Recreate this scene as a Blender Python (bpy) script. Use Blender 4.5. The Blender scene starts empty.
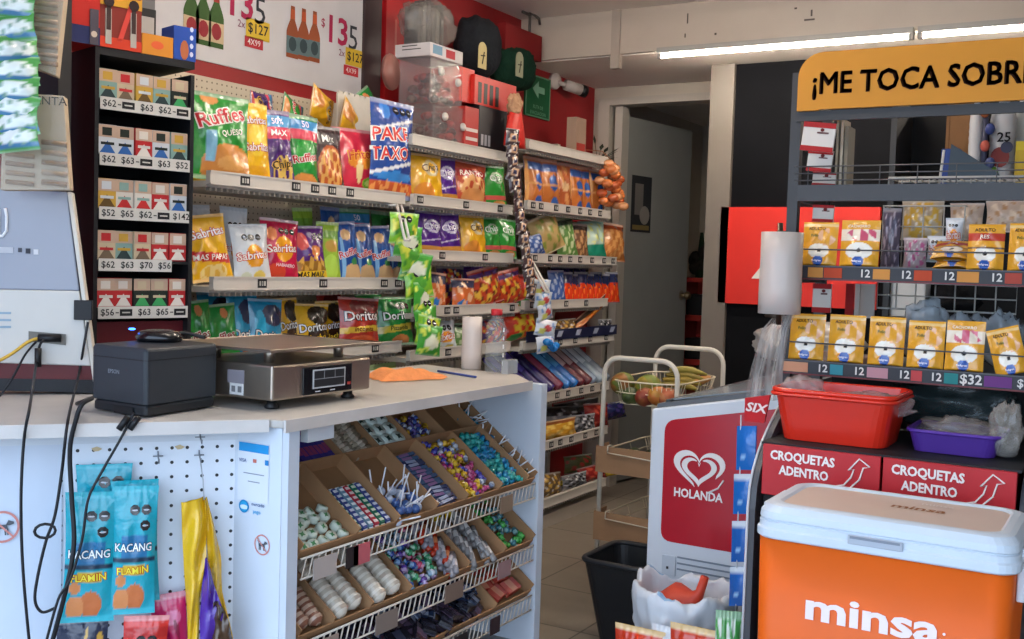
import bpy, bmesh, math, random
from mathutils import Vector, Matrix, Euler, noise
random.seed(7)
R = math.radians; PI = math.pi
C = bpy.context.scene.collection
# ---------------------------------------------------------------- camera model (measured from the photograph)
F = 1070.; TH = R(30.8); PT = R(3.05); RO = R(1.75); H = 1.4
def ray(x, y):
    u = (x-512)/F; v = -(y-319.5)/F
    c, s = math.cos(RO), math.sin(RO)
    uu = u*c - v*s; vv = u*s + v*c
    cp, sp = math.cos(PT), math.sin(PT)
    f = cp+vv*sp; z = -sp+vv*cp
    return Vector((-math.sin(TH)*f+math.cos(TH)*uu, math.cos(TH)*f+math.sin(TH)*uu, z))
def P(x, y, **k):      # where a sight line meets a real plane of the shop
    r = ray(x, y)
    if 'z' in k: t = (k['z']-H)/r.z
    elif 'X' in k: t = k['X']/r.x
    elif 'Y' in k: t = k['Y']/r.y
    else:
        p0, n = k['plane']; t = (p0-Vector((0, 0, H))).dot(n)/r.dot(n)
    return Vector((0, 0, H))+r*t
def setup_camera():
    cd = bpy.data.cameras.new('camera'); co = bpy.data.objects.new('camera', cd); C.objects.link(co)
    cp, sp = math.cos(PT), math.sin(PT)
    fwd = Vector((-math.sin(TH)*cp, math.cos(TH)*cp, -sp)); right = Vector((math.cos(TH), math.sin(TH), 0)); up = right.cross(fwd)
    c, s = math.cos(RO), math.sin(RO)
    X = right*c+up*s; Y = -right*s+up*c; Z = -fwd
    m = Matrix(((X.x, Y.x, Z.x, 0), (X.y, Y.y, Z.y, 0), (X.z, Y.z, Z.z, H), (0, 0, 0, 1)))
    co.matrix_world = m
    cd.sensor_width = 36; cd.lens = 36*F/1024; cd.clip_start = .02
    bpy.context.scene.camera = co
setup_camera()
# ---------------------------------------------------------------- colours
def lin(c): return c/12.92 if c <= .04045 else ((c+.055)/1.055)**2.4
def hx(h):
    if not isinstance(h, str): return h
    h = h.lstrip('#')
    if len(h) == 3: h = ''.join(a*2 for a in h)
    return tuple(lin(int(h[i:i+2], 16)/255) for i in (0, 2, 4))+(1.,)
def mixc(a, b, t):
    a, b = hx(a), hx(b); return tuple(a[i]*(1-t)+b[i]*t for i in range(3))+(1.,)
# ---------------------------------------------------------------- materials
M = {}
def newmat(name):
    m = bpy.data.materials.new(name); m.use_nodes = True
    nt = m.node_tree; b = nt.nodes['Principled BSDF']; return m, nt, b
def attr_mat(name, rough=.5, metal=0, spec=.5, bump=0, bscale=60, var=.0, vscale=8, alpha=1, coat=0, trans=0):
    m, nt, b = newmat(name); N = nt.nodes.new; L = nt.links.new
    a = N('ShaderNodeAttribute'); a.attribute_name = 'Col'
    col = a.outputs['Color']
    tc = N('ShaderNodeTexCoord')
    nz = N('ShaderNodeTexNoise'); nz.inputs['Scale'].default_value = vscale; nz.inputs['Detail'].default_value = 5
    L(tc.outputs['Object'], nz.inputs['Vector'])
    if var:
        mr = N('ShaderNodeMapRange'); mr.inputs[1].default_value = .3; mr.inputs[2].default_value = .7
        mr.inputs[3].default_value = 1-var; mr.inputs[4].default_value = 1+var*.35
        L(nz.outputs['Fac'], mr.inputs[0])
        mx = N('ShaderNodeVectorMath'); mx.operation = 'SCALE'; L(col, mx.inputs[0]); L(mr.outputs[0], mx.inputs['Scale']); col = mx.outputs[0]
    L(col, b.inputs['Base Color'])
    b.inputs['Roughness'].default_value = rough; b.inputs['Metallic'].default_value = metal
    b.inputs['Specular IOR Level'].default_value = spec; b.inputs['Coat Weight'].default_value = coat
    b.inputs['Alpha'].default_value = alpha; b.inputs['Transmission Weight'].default_value = trans
    if bump:
        n2 = N('ShaderNodeTexNoise'); n2.inputs['Scale'].default_value = bscale; n2.inputs['Detail'].default_value = 3
        L(tc.outputs['Object'], n2.inputs['Vector'])
        bp = N('ShaderNodeBump'); bp.inputs['Strength'].default_value = bump; bp.inputs['Distance'].default_value = .01
        L(n2.outputs['Fac'], bp.inputs['Height']); L(bp.outputs[0], b.inputs['Normal'])
    M[name] = m; return m
attr_mat('foil', .24, 0, .8, .8, 16, .0)
attr_mat('plastic', .45, 0, .35, 0, 10, .04)
attr_mat('gloss', .2, 0, .5)
attr_mat('paper', .75, 0, .3, .03, 60, .05)
attr_mat('card', .9, 0, .15, .08, 90, .12, 9)
attr_mat('paint', .45, 0, .5, .02, 200, .05, 5)
attr_mat('worn', .5, 0, .4, .03, 120, .12, 6)
attr_mat('metal', .32, .9, .5, .05, 150, .1, 12)
attr_mat('cloth', .95, 0, .1, .5, 70, .15, 30)
attr_mat('rind', .5, 0, .4, .05, 60, .25, 14)
attr_mat('clear', .12, 0, .8, .5, 30, alpha=.15)
attr_mat('haze', .22, 0, .7, 1., 14, alpha=.42)
attr_mat('film', .3, 0, .5, .2, 20, alpha=.85)
attr_mat('dark', .6, 0, .3, .02, 60, .1)
def emit_mat(name, col, s):
    m, nt, b = newmat(name); b.inputs['Base Color'].default_value = hx(col)
    b.inputs['Emission Color'].default_value = hx(col); b.inputs['Emission Strength'].default_value = s; M[name] = m
emit_mat('tube', '#fff0de', 140); emit_mat('led', '#2b6bff', 6)
def dots_mat(name, base, dot, ax, sp, r, rough=.45):      # perforated board: a grid of small holes
    m, nt, b = newmat(name); N = nt.nodes.new; L = nt.links.new
    tc = N('ShaderNodeTexCoord'); sx = N('ShaderNodeSeparateXYZ'); L(tc.outputs['Object'], sx.inputs[0])
    sq = []
    for i in ax:
        d = N('ShaderNodeMath'); d.operation = 'DIVIDE'; d.inputs[1].default_value = sp; L(sx.outputs[i], d.inputs[0])
        f = N('ShaderNodeMath'); f.operation = 'FRACT'; L(d.outputs[0], f.inputs[0])
        s = N('ShaderNodeMath'); s.operation = 'SUBTRACT'; s.inputs[1].default_value = .5; L(f.outputs[0], s.inputs[0])
        p = N('ShaderNodeMath'); p.operation = 'POWER'; p.inputs[1].default_value = 2; L(s.outputs[0], p.inputs[0]); sq.append(p)
    a = N('ShaderNodeMath'); a.operation = 'ADD'; L(sq[0].outputs[0], a.inputs[0]); L(sq[1].outputs[0], a.inputs[1])
    lt = N('ShaderNodeMath'); lt.operation = 'LESS_THAN'; lt.inputs[1].default_value = (r/sp)**2; L(a.outputs[0], lt.inputs[0])
    mx = N('ShaderNodeMix'); mx.data_type = 'RGBA'; mx.inputs[6].default_value = hx(base); mx.inputs[7].default_value = hx(dot)
    L(lt.outputs[0], mx.inputs[0]); L(mx.outputs[2], b.inputs['Base Color']); b.inputs['Roughness'].default_value = rough; M[name] = m
dots_mat('pegboard', '#d9e0ea', '#15161a', (0, 2), .036, .0042)
dots_mat('shelfback', '#c9bda9', '#6b5f52', (1, 2), .025, .0035, .6)
def surf_mat(name, c1, c2, scale, rough, bump=.05, detail=6):
    m, nt, b = newmat(name); N = nt.nodes.new; L = nt.links.new
    tc = N('ShaderNodeTexCoord'); nz = N('ShaderNodeTexNoise'); nz.inputs['Scale'].default_value = scale; nz.inputs['Detail'].default_value = detail
    L(tc.outputs['Object'], nz.inputs['Vector'])
    cr = N('ShaderNodeValToRGB'); cr.color_ramp.elements[0].color = hx(c1); cr.color_ramp.elements[1].color = hx(c2)
    cr.color_ramp.elements[0].position = .35; cr.color_ramp.elements[1].position = .65
    L(nz.outputs['Fac'], cr.inputs[0]); L(cr.outputs[0], b.inputs['Base Color']); b.inputs['Roughness'].default_value = rough
    bp = N('ShaderNodeBump'); bp.inputs['Strength'].default_value = bump; bp.inputs['Distance'].default_value = .01
    L(nz.outputs['Fac'], bp.inputs['Height']); L(bp.outputs[0], b.inputs['Normal']); M[name] = m; return m, nt, b
surf_mat('wall_red', '#861116', '#96161b', 3, .6)
surf_mat('wall_cream', '#b3a898', '#bfb5a6', 2, .8)
surf_mat('ceil', '#e2dbd2', '#e9e2da', 2, .85)
surf_mat('black_wall', '#0b0c0f', '#0f1014', 3, .9); M['black_wall'].node_tree.nodes['Principled BSDF'].inputs['Specular IOR Level'].default_value = .1
surf_mat('red_panel', '#c81f16', '#d2261a', 3, .5)
surf_mat('pave', '#8d8c8a', '#9c9a97', 2, .9)
surf_mat('room', '#b3a999', '#c0b7a8', 2, .85)
def floor_mat():
    m, nt, b = newmat('floor_tile'); N = nt.nodes.new; L = nt.links.new
    tc = N('ShaderNodeTexCoord'); br = N('ShaderNodeTexBrick'); br.offset = 0
    br.inputs['Scale'].default_value = 1; br.inputs['Brick Width'].default_value = .45; br.inputs['Row Height'].default_value = .45
    br.inputs['Mortar Size'].default_value = .004; br.inputs['Color1'].default_value = hx('#8f8578'); br.inputs['Color2'].default_value = hx('#857c70')
    br.inputs['Mortar'].default_value = hx('#4c463f')
    nz = N('ShaderNodeTexNoise'); nz.inputs['Scale'].default_value = 6; nz.inputs['Detail'].default_value = 7
    L(tc.outputs['Object'], br.inputs['Vector']); L(tc.outputs['Object'], nz.inputs['Vector'])
    mr = N('ShaderNodeMapRange'); mr.inputs[3].default_value = .75; mr.inputs[4].default_value = 1.15; L(nz.outputs['Fac'], mr.inputs[0])
    vm = N('ShaderNodeVectorMath'); vm.operation = 'SCALE'; L(br.outputs['Color'], vm.inputs[0]); L(mr.outputs[0], vm.inputs['Scale'])
    L(vm.outputs[0], b.inputs['Base Color']); b.inputs['Roughness'].default_value = .4; M['floor_tile'] = m
floor_mat()
# ---------------------------------------------------------------- text outlines
_tx = {}
def text2d(s, bold=0.):
    k = (s, bold)
    if k in _tx: return _tx[k]
    cu = bpy.data.curves.new('t', 'FONT'); cu.body = s; cu.size = 1; cu.offset = bold; cu.align_x = 'CENTER'; cu.align_y = 'CENTER'; cu.resolution_u = 2
    o = bpy.data.objects.new('t', cu); C.objects.link(o); dg = bpy.context.evaluated_depsgraph_get()
    me = bpy.data.meshes.new_from_object(o.evaluated_get(dg))
    r = ([(v.co.x, v.co.y) for v in me.vertices], [tuple(p.vertices) for p in me.polygons])
    bpy.data.objects.remove(o); bpy.data.curves.remove(cu); bpy.data.meshes.remove(me)
    _tx[k] = r; return r
# ---------------------------------------------------------------- mesh builder
def basis(d):
    d = Vector(d).normalized(); a = Vector((0, 0, 1)) if abs(d.z) < .9 else Vector((1, 0, 0))
    u = d.cross(a).normalized(); return u, d.cross(u)
class MB:
    def __init__(s, col='#fff'): s.v = []; s.f = []; s.c = []; s.sm = []; s.col = col; s.m = None
    def add(s, vs, fs, col=None, sm=False):
        n = len(s.v)
        for p in vs:
            p = Vector(p); s.v.append(s.m @ p if s.m else p)
        if isinstance(col, list): s.c += [c if isinstance(c, list) else hx(c) for c in col]
        else: s.c += [hx(col or s.col)]*len(fs)
        s.f += [tuple(i+n for i in f) for f in fs]; s.sm += [sm]*len(fs); return s
    def box(s, x0, x1, y0, y1, z0, z1, col=None, bev=0):
        x0, x1 = min(x0, x1), max(x0, x1); y0, y1 = min(y0, y1), max(y0, y1); z0, z1 = min(z0, z1), max(z0, z1)
        if bev: return s.rbox(x0, x1, y0, y1, z0, z1, bev, col)
        return s.add([(x, y, z) for z in (z0, z1) for y in (y0, y1) for x in (x0, x1)],
                     [(0, 2, 3, 1), (4, 5, 7, 6), (0, 1, 5, 4), (2, 6, 7, 3), (0, 4, 6, 2), (1, 3, 7, 5)], col)
    def rbox(s, x0, x1, y0, y1, z0, z1, r, col=None, n=3):     # rounded plan corners + chamfered top and bottom
        r = min(r, (x1-x0)/2.01, (y1-y0)/2.01, (z1-z0)/2.01)
        def ring(ins, z):
            out = []
            for cx, cy, a0 in ((x1-r, y1-r, 0), (x0+r, y1-r, 90), (x0+r, y0+r, 180), (x1-r, y0+r, 270)):
                for k in range(n+1):
                    a = R(a0+90*k/n); q = r-ins; out.append((cx+q*math.cos(a), cy+q*math.sin(a), z))
            return out
        e = r*.3
        return s.loft([ring(e, z0), ring(0, z0+e), ring(0, z1-e), ring(e, z1)], col, True, sm=False)
    def loft(s, rings, col=None, caps=True, sm=True):
        n = len(rings[0]); vs = [p for r_ in rings for p in r_]; fs = []
        for k in range(len(rings)-1):
            for i in range(n):
                j = (i+1) % n; fs.append((k*n+i, k*n+j, (k+1)*n+j, (k+1)*n+i))
        if caps: fs.append(tuple(range(n))[::-1]); fs.append(tuple((len(rings)-1)*n+i for i in range(n)))
        return s.add(vs, fs, col, sm)
    def bar(s, a, b, r=.003, col=None, n=6): return s.tube([a, b], r, col, n)
    def tube(s, pts, r=.003, col=None, n=6, closed=False):
        pts = [Vector(p) for p in pts]; rings = []; N_ = len(pts); u = None
        for i, p in enumerate(pts):
            if closed: d = pts[(i+1) % N_]-pts[i-1]
            else: d = pts[min(i+1, N_-1)]-pts[max(i-1, 0)]
            if d.length < 1e-9: d = Vector((0, 0, 1))
            d.normalize()
            if u is None: u, w = basis(d)
            else:
                u = (u-d*u.dot(d)); u = u.normalized() if u.length > 1e-6 else basis(d)[0]; w = d.cross(u)
            rr = r[i] if isinstance(r, (list, tuple)) else r
            rings.append([p+u*rr*math.cos(2*PI*k/n)+w*rr*math.sin(2*PI*k/n) for k in range(n)])
        if closed: rings.append(rings[0])
        return s.loft(rings, col, not closed)
    def lathe(s, prof, c=(0, 0, 0), col=None, n=20, sm=True, sx=1, sy=1):
        rings = [[(c[0]+r*sx*math.cos(2*PI*k/n), c[1]+r*sy*math.sin(2*PI*k/n), c[2]+z) for k in range(n)] for r, z in prof]
        return s.loft(rings, col, True, sm)
    def ell(s, c, rx, ry, rz, col=None, n=10, m=7):
        return s.lathe([(max(.001, math.sin(PI*i/m)), -math.cos(PI*i/m)) for i in range(m+1)] and [(max(.0005, rx*math.sin(PI*i/m)), -rz*math.cos(PI*i/m)) for i in range(m+1)], c, col, n, True, 1, ry/rx)
    def prism(s, pts2, z0, z1, col=None, ax='z'):              # extrude a 2-D outline along an axis
        def mk(p, z): return {'z': (p[0], p[1], z), 'y': (p[0], z, p[1]), 'x': (z, p[0], p[1])}[ax]
        return s.loft([[mk(p, z0) for p in pts2], [mk(p, z1) for p in pts2]], col, True, False)
    def grid(s, fn, nu, nv, colfn=None, col=None, sm=True):
        vs = [fn(i/nu, j/nv) for j in range(nv+1) for i in range(nu+1)]
        fs = [(j*(nu+1)+i, j*(nu+1)+i+1, (j+1)*(nu+1)+i+1, (j+1)*(nu+1)+i) for j in range(nv) for i in range(nu)]
        if colfn == 'v': cs = None
        if colfn:
            cv = [hx(colfn(i/nu, j/nv)) for j in range(nv+1) for i in range(nu+1)]
            cs = [[cv[k] for k in f] for f in fs]
        else: cs = col
        return s.add(vs, fs, cs, sm)
    def poly(s, pts, col=None): return s.add(pts, [tuple(range(len(pts)))], col)
    def rect(s, o, ux, uy, w, h, col=None):                   # rectangle centred on o
        o, ux, uy = Vector(o), Vector(ux)*w/2, Vector(uy)*h/2
        return s.poly([o-ux-uy, o+ux-uy, o+ux+uy, o-ux+uy], col)
    def disc(s, o, ux, uy, rx, ry, col=None, n=18, a0=0, a1=360):
        o, ux, uy = Vector(o), Vector(ux), Vector(uy)
        return s.poly([o+ux*rx*math.cos(R(a0+(a1-a0)*k/n))+uy*ry*math.sin(R(a0+(a1-a0)*k/n)) for k in range(n)], col)
    def ring(s, o, ux, uy, r1, r2, col=None, n=24, a0=0, a1=360):
        o, ux, uy = Vector(o), Vector(ux), Vector(uy)
        f = lambda r_, k: o+(ux*math.cos(R(a0+(a1-a0)*k/n))+uy*math.sin(R(a0+(a1-a0)*k/n)))*r_
        vs = [f(r_, k) for k in range(n+1) for r_ in (r1, r2)]
        return s.add(vs, [(2*k, 2*k+1, 2*k+3, 2*k+2) for k in range(n)], col)
    def text(s, t, o, ux, uy, size, col='#fff', bold=.0, shear=0, sx=1):
        vs, fs = text2d(t, bold); o, ux, uy = Vector(o), Vector(ux), Vector(uy)
        return s.add([o+ux*((x+shear*y)*size*sx)+uy*(y*size) for x, y in vs], fs, col)
    def build(s, name, mat, parent=None, smooth=None, bevel=0):
        me = bpy.data.meshes.new(name)
        vs = s.v
        if parent is not None and parent.name in TM:
            inv = TM[parent.name].inverted(); vs = [inv @ v for v in vs]
        me.from_pydata([tuple(v) for v in vs], [], s.f); me.validate()
        if len(me.polygons) == len(s.c):
            ca = me.color_attributes.new('Col', 'FLOAT_COLOR', 'CORNER'); arr = []
            for p, c in zip(me.polygons, s.c):
                if isinstance(c, list):
                    for q_ in c: arr += q_
                else: arr += list(c)*p.loop_total
            ca.data.foreach_set('color', arr)
            me.polygons.foreach_set('use_smooth', s.sm if smooth is None else [smooth]*len(s.f))
        else: raise Exception('poly mismatch '+name)
        me.materials.append(M[mat]); o = bpy.data.objects.new(name, me); C.objects.link(o)
        if parent is not None:
            o.parent = parent
            if parent.name in TM: TM[o.name] = TM[parent.name]
        if bevel:
            b = o.modifiers.new('bevel', 'BEVEL'); b.width = bevel; b.segments = 2; b.limit_method = 'ANGLE'; b.angle_limit = R(40)
        return o
TM = {}
def tag(o, label, cat, group=None, kind=None):
    o['label'] = label; o['category'] = cat
    if group: o['group'] = group
    if kind: o['kind'] = kind
    return o
def thing(name, label, cat, loc=(0, 0, 0), rot=(0, 0, 0), group=None):
    """Empty at the thing's base; parts are built in shop coordinates and brought into its frame by build()."""
    o = bpy.data.objects.new(name, None); C.objects.link(o); o.location = loc; o.rotation_euler = rot; o.empty_display_size = .05
    TM[o.name] = Matrix.Translation(loc) @ Euler(rot).to_matrix().to_4x4(); tag(o, label, cat, group); return o
def struct(o): o['kind'] = 'structure'; return o
def dup(o, loc=None, rot=None, label=None, group=None, mw=None):
    r = o.copy(); C.objects.link(r)
    if loc is not None: r.location = loc
    if rot is not None: r.rotation_euler = rot
    if mw is not None: r.matrix_world = mw
    if label: r['label'] = label
    if group: r['group'] = group
    for ch in list(o.children):
        c = ch.copy(); C.objects.link(c); c.parent = r
        for g in list(ch.children):
            d = g.copy(); C.objects.link(d); d.parent = c
    return r
def centre(o):      # move a mesh thing's origin to the middle of its underside
    me = o.data; xs = [v.co for v in me.vertices]
    c = Vector(((min(p.x for p in xs)+max(p.x for p in xs))/2, (min(p.y for p in xs)+max(p.y for p in xs))/2, min(p.z for p in xs)))
    me.transform(Matrix.Translation(-c)); o.location = c; return o
UX, UY, UZ = Vector((1, 0, 0)), Vector((0, 1, 0)), Vector((0, 0, 1))
# ================================================================= the shop
WX = -3.08; BY = 6.1; WR = 1.6
def sbox(name, mat, *b, col='#fff'):
    return struct(MB(col).box(*b).build(name, mat))
sbox('floor', 'floor_tile', WX-.1, WR+.1, .3, 8.2, -.05, 0)
sbox('ground', 'pave', -8, 8, -7, .3, -.1, -.03)
sbox('wall_left', 'wall_red', WX-.1, WX, .5, BY, 0, 2.85)
sbox('wall_right', 'wall_cream', WR, WR+.1, .5, 8.2, 0, 2.85)
sbox('ceiling', 'ceil', WX-.1, WR+.1, .3, 5.2, 2.745, 2.85)
sbox('ceiling', 'ceil', WX-.1, WR+.1, 5.2, 8.2, 2.51, 2.85)
b = MB('#b9ada0').box(WX, WR, 5.17, 5.2, 2.515, 2.745).box(-2.52, -2.47, 5.16, 5.2, 2.44, 2.745, '#a89c90')
for x, z, w, h in ((-2.1, 2.64, .006, .05), (-2.11, 2.57, .006, .02), (-1.95, 2.57, .01, .01), (-1.55, 2.66, .012, .008), (-1.5, 2.6, .05, .008), (-1.47, 2.62, .008, .03)):
    b.box(x, x+w, 5.168, 5.17, z, z+h, '#4b403a')
struct(b.build('trim_beam', 'paint'))
sbox('front_shade_lintel', 'wall_cream', WX-.1, WR+.1, .3, .5, 2.3, 2.85)  # unseen lintel over the open front, added to keep daylight off the ceiling
# back wall with the door opening, the white pillar and the black painted partition
sbox('wall_back', 'wall_cream', WX, -2.97, BY, BY+.12, 0, 2.51)
sbox('wall_back', 'wall_cream', -2.97, -2.1, BY, BY+.12, 2.40, 2.51)
sbox('wall_partition', 'black_wall', -2.0, WR, 5.65, BY+.12, 0, 2.51)
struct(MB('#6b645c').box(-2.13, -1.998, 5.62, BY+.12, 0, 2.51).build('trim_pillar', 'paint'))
struct(MB('#b3aba0').box(-3.03, -2.955, 6.06, 6.13, 0, 2.44).box(-2.955, -2.13, 6.06, 6.13, 2.395, 2.44).box(-2.93, -2.88, 6.1, 6.2, 0, 2.39, '#b9b2a8').build('trim_door_frame', 'paint'))
sbox('wall_room_back', 'room', WX, -1.0, 8.0, 8.1, 0, 2.51)
sbox('wall_room_left', 'room', WX-.1, WX, BY, 8.1, 0, 2.51)
sbox('wall_room_right', 'room', -1.75, -1.65, BY+.12, 8.1, 0, 2.51)
# door leaf, open into the back room
T = struct(thing('door_1', '', '')); del T['label']; del T['category']
hx0, hy0 = -2.88, 6.2; LEAFA = 8; LEAFL = .8
ang = R(LEAFA); dv = Vector((math.sin(ang), math.cos(ang), 0)); nv = Vector((math.cos(ang), -math.sin(ang), 0))
b = MB('#8f908c'); o = Vector((hx0, hy0, .02))
b.loft([[o, o+dv*LEAFL, o+dv*LEAFL-nv*.04, o-nv*.04], [q+UZ*2.32 for q in (o, o+dv*LEAFL, o+dv*LEAFL-nv*.04, o-nv*.04)]], None, True, False)
b.build('door_leaf', 'paint', T)
b = MB('#8d7a5d'); kp = o+dv*(LEAFL-.07)+UZ*1.19
b.tube([kp, kp+nv*.03], .012, n=10).ell(kp+nv*.05, .028, .028, .028); b.disc(kp+nv*.002, dv, UZ, .035, .035, '#8a8378'); b.build('door_handle', 'metal', T)
b = MB('#26282c'); pc = o+dv*.17+nv*.004+UZ*1.78
b.rect(pc, dv, UZ, .24, .36); b.rect(pc+nv*.001+UZ*.03-dv*.03, dv, UZ, .1, .2, '#6f6a66'); b.disc(pc+nv*.002-UZ*.07+dv*.04, dv, UZ, .06, .06, '#8b857e'); b.rect(pc+nv*.001-UZ*.15, dv, UZ, .2, .03, '#7d6a3f')
tag(centre(b.build('wall_poster', 'paper')), 'dark faded poster stuck on the open grey door leaf', 'poster')
# red shelf rack standing in the room behind the door
b = MB('#a8281f'); T = thing('storage_rack', 'red two-tier rack with dark crates seen through the doorway', 'rack', (-2.45, 7.3, 0))
p0 = P(697, 300, Y=7.3); rx = p0.x
b.box(rx-.13, rx+.2, 7.3, 7.6, 1.02, 1.06).box(rx-.13, rx+.2, 7.3, 7.6, 1.3, 1.33).box(rx-.13, rx+.2, 7.3, 7.6, .7, .74)
b.box(rx-.13, rx-.1, 7.3, 7.6, 0, 1.33).box(rx+.17, rx+.2, 7.3, 7.6, 0, 1.33).box(rx-.1, rx+.17, 7.57, 7.6, .7, 1.3)
b.build('frame', 'paint', T)
for z in (.74, 1.06): MB('#17171a').box(rx-.09, rx+.12, 7.31, 7.5, z, z+.15, bev=.02).build('crate', 'plastic', T)
b = MB('#26231f')
for k in range(7): b.ell((rx-.08+random.random()*.18, 7.42, 1.395+random.random()*.14), .05, .05, .06)
b.tube([(rx-.02, 7.42, 1.33), (rx-.03, 7.42, 1.66)], [.05, .012], '#1e2b1c', 8)
tag(centre(b.build('bundle', 'cloth')), 'dark pile of goods on top of the red rack behind the doorway', 'bundle')
# red square panel on the black partition, with a folded white corner of lettering
T = thing('wall_panel', 'bright red square panel mounted on the black partition wall', 'panel', (-1.85, 5.62, 1.2))
a, c = P(722, 207, Y=5.62), P(790, 306, Y=5.62)
b = MB('#c9271c').box(a.x-.005, -1.2, 5.62, 5.648, c.z, a.z); b.build('board', 'plastic', T)
b = MB('#d9d5d0'); q = P(757, 273, Y=5.618); b.poly([q+Vector(v) for v in ((-.03, 0, -.03), (.03, 0, -.03), (.06, 0, .05), (.03, 0, .05))]); b.build('mark', 'paper', T)
# fluorescent batten under the beam + two out-of-view battens added as interior fill light
def batten(x0, x1, y, z, label):
    t = thing('ceiling_lamp', label, 'lamp', ((x0+x1)/2, y, z))
    MB('#9d9a96').box(x0, x1, y-.025, y+.025, z+.03, z+.058).box(x0, x0+.02, y-.015, y+.015, z+.005, z+.03).box(x1-.02, x1, y-.015, y+.015, z+.005, z+.03).build('housing', 'paint', t)
    MB().bar((x0+.02, y, z+.018), (x1-.02, y, z+.018), .008, n=10).build('tube', 'tube', t)
batten(-2.22, -.98, 5.1, 2.452, 'fluorescent tube lamp along the beam, the dimmer left one')
batten(-.96, .28, 5.1, 2.452, 'fluorescent tube lamp along the beam, right end above the yellow sign')
for i, (x, y) in enumerate(((-1.7, 3.3), (-1.7, 2.0))):
    batten(x-.6, x+.6, y, 2.68, ('unseen fluorescent lamp added as fill light above the freezer aisle', 'unseen fluorescent lamp added as fill light above the counter front')[i])
# security camera and the emergency exit sign on the red wall
T = thing('security_camera', 'small white security camera on the red wall beside the exit sign', 'camera', (WX, 5.62, 2.43))
MB('#b5a9a2').lathe([(.045, 0), (.045, .015), (.03, .03)], (0, 0, 0), n=16).build('mount', 'plastic', T) if 0 else None
b = MB('#b9aea8'); b.m = Matrix.Translation((WX, 5.55, 2.47)) @ Matrix.Rotation(R(90), 4, 'Y'); b.lathe([(.05, 0), (.05, .02), (.035, .04)], n=16).build('mount', 'plastic', T)
b = MB('#a79d98'); b.tube([(WX+.03, 5.55, 2.46), (WX+.08, 5.6, 2.445)], .014, n=8); b.tube([(WX+.07, 5.58, 2.45), (WX+.12, 5.68, 2.43)], .033, n=14); b.build('body', 'plastic', T)
MB('#101012').tube([(WX+.118, 5.676, 2.431), (WX+.135, 5.71, 2.424)], .036, n=14).build('lens_hood', 'plastic', T)
a, c = P(526, 72, X=WX+.01), P(549, 121, X=WX+.01)
b = MB('#0f5a35'); x = WX+.012; b.box(WX, x, a.y, c.y, c.z, a.z)
b.box(x, x+.002, a.y, c.y, a.z-.008, a.z, '#5f8f72').box(x, x+.002, a.y, c.y, c.z, c.z+.008, '#5f8f72').box(x, x+.002, a.y, a.y+.008, c.z, a.z, '#5f8f72').box(x, x+.002, c.y-.008, c.y, c.z, a.z, '#5f8f72')
my, mz = (a.y+c.y)/2, (a.z+c.z)/2+.04; x += .003
b.poly([(x, my-.07, mz), (x, my, mz-.05), (x, my, mz+.05)], '#7fb295').poly([(x, my, mz-.018), (x, my+.07, mz-.018), (x, my+.07, mz+.018), (x, my, mz+.018)], '#7fb295')
for k, (t, s) in enumerate((('RUTA DE', .028), ('EVACUACION', .028))): b.text(t, (x, my, mz-.1-.035*k), UY, UZ, s, '#7fb295')
tag(centre(b.build('exit_sign', 'plastic')), 'green exit sign with white arrow on the red wall', 'sign')
# beer price poster on the red wall above the chip shelves
x = WX+.006
a = P(150, -30, X=x); b = MB('#cfcdd0')
yl, yr, zb, zt = 2.55, 3.78, 2.115, 2.74
b.box(WX, x, yl, yr, zb, zt); x += .0015
def bottle(cy, z0, s, glass, lab, neck):
    prof = [(-.5, 0), (-.5, 1.5), (-.42, 1.75), (-.2, 2.2), (-.17, 3.0), (.17, 3.0), (.2, 2.2), (.42, 1.75), (.5, 1.5), (.5, 0)]
    b.poly([(x, cy+u*s, z0+v*s) for u, v in prof], glass)
    b.poly([(x+.0008, cy+u*s, z0+v*s) for u, v in ((-.5, .25), (.5, .25), (.5, 1.25), (-.5, 1.25))], lab)
    b.disc((x+.0016, cy, z0+.8*s), UY, UZ, .33*s, .42*s, '#8e2c33' if lab != '#5f7478' else '#37474c', 12)
    b.poly([(x+.0008, cy+u*s, z0+v*s) for u, v in ((-.19, 2.25), (.19, 2.25), (.17, 2.8), (-.17, 2.8))], neck)
for k, px in enumerate((191, 203, 216)): q = P(px, 42+k*3, X=x); bottle(q.y, q.z, .075, '#3d5a2e', '#c7b08f', '#a63a34')
for k, px in enumerate((292, 303, 314)): q = P(px, 58+k*2, X=x); bottle(q.y, q.z, .07, '#8e4a2c', '#5f7478', '#b4532d')
for px, py, s in ((240, 4, 1), (337, 32, 1)):
    q = P(px, py, X=x); b.text('$', (x, q.y-.09*s, q.z+.02), UY, UZ, .05, '#9c2b4a', .01).text('13', (x, q.y, q.z), UY, UZ, .16, '#a5264d', .02).text('5', (x, q.y+.11, q.z-.01), UY, UZ, .15, '#3a3c42', .0)
    q = P(px+18, py+26, X=x); b.rect((x, q.y, q.z), UY, UZ, .13, .075, '#d9b53a').text('$127', (x+.001, q.y, q.z), UY, UZ, .055, '#2c2a26', .01).text('2x', (x, q.y-.09, q.z+.005), UY, UZ, .04, '#7a3b57', .005)
    q = P(px+14, py+39, X=x); b.rect((x, q.y, q.z), UY, UZ, .1, .042, '#b8343c').text('4X99', (x+.001, q.y, q.z), UY, UZ, .032, '#e2d4d4', .005)
tag(centre(b.build('wall_poster', 'paper')), 'white price poster with beer bottle pictures and 13 peso prices on red wall', 'poster')
b = MB('#3c2e30').box(WX, WX+.02, 3.78, 3.9, 2.12, 2.74); tag(centre(b.build('wall_banner', 'plastic')), 'narrow dark banner edge beside the beer price poster', 'banner')
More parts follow.
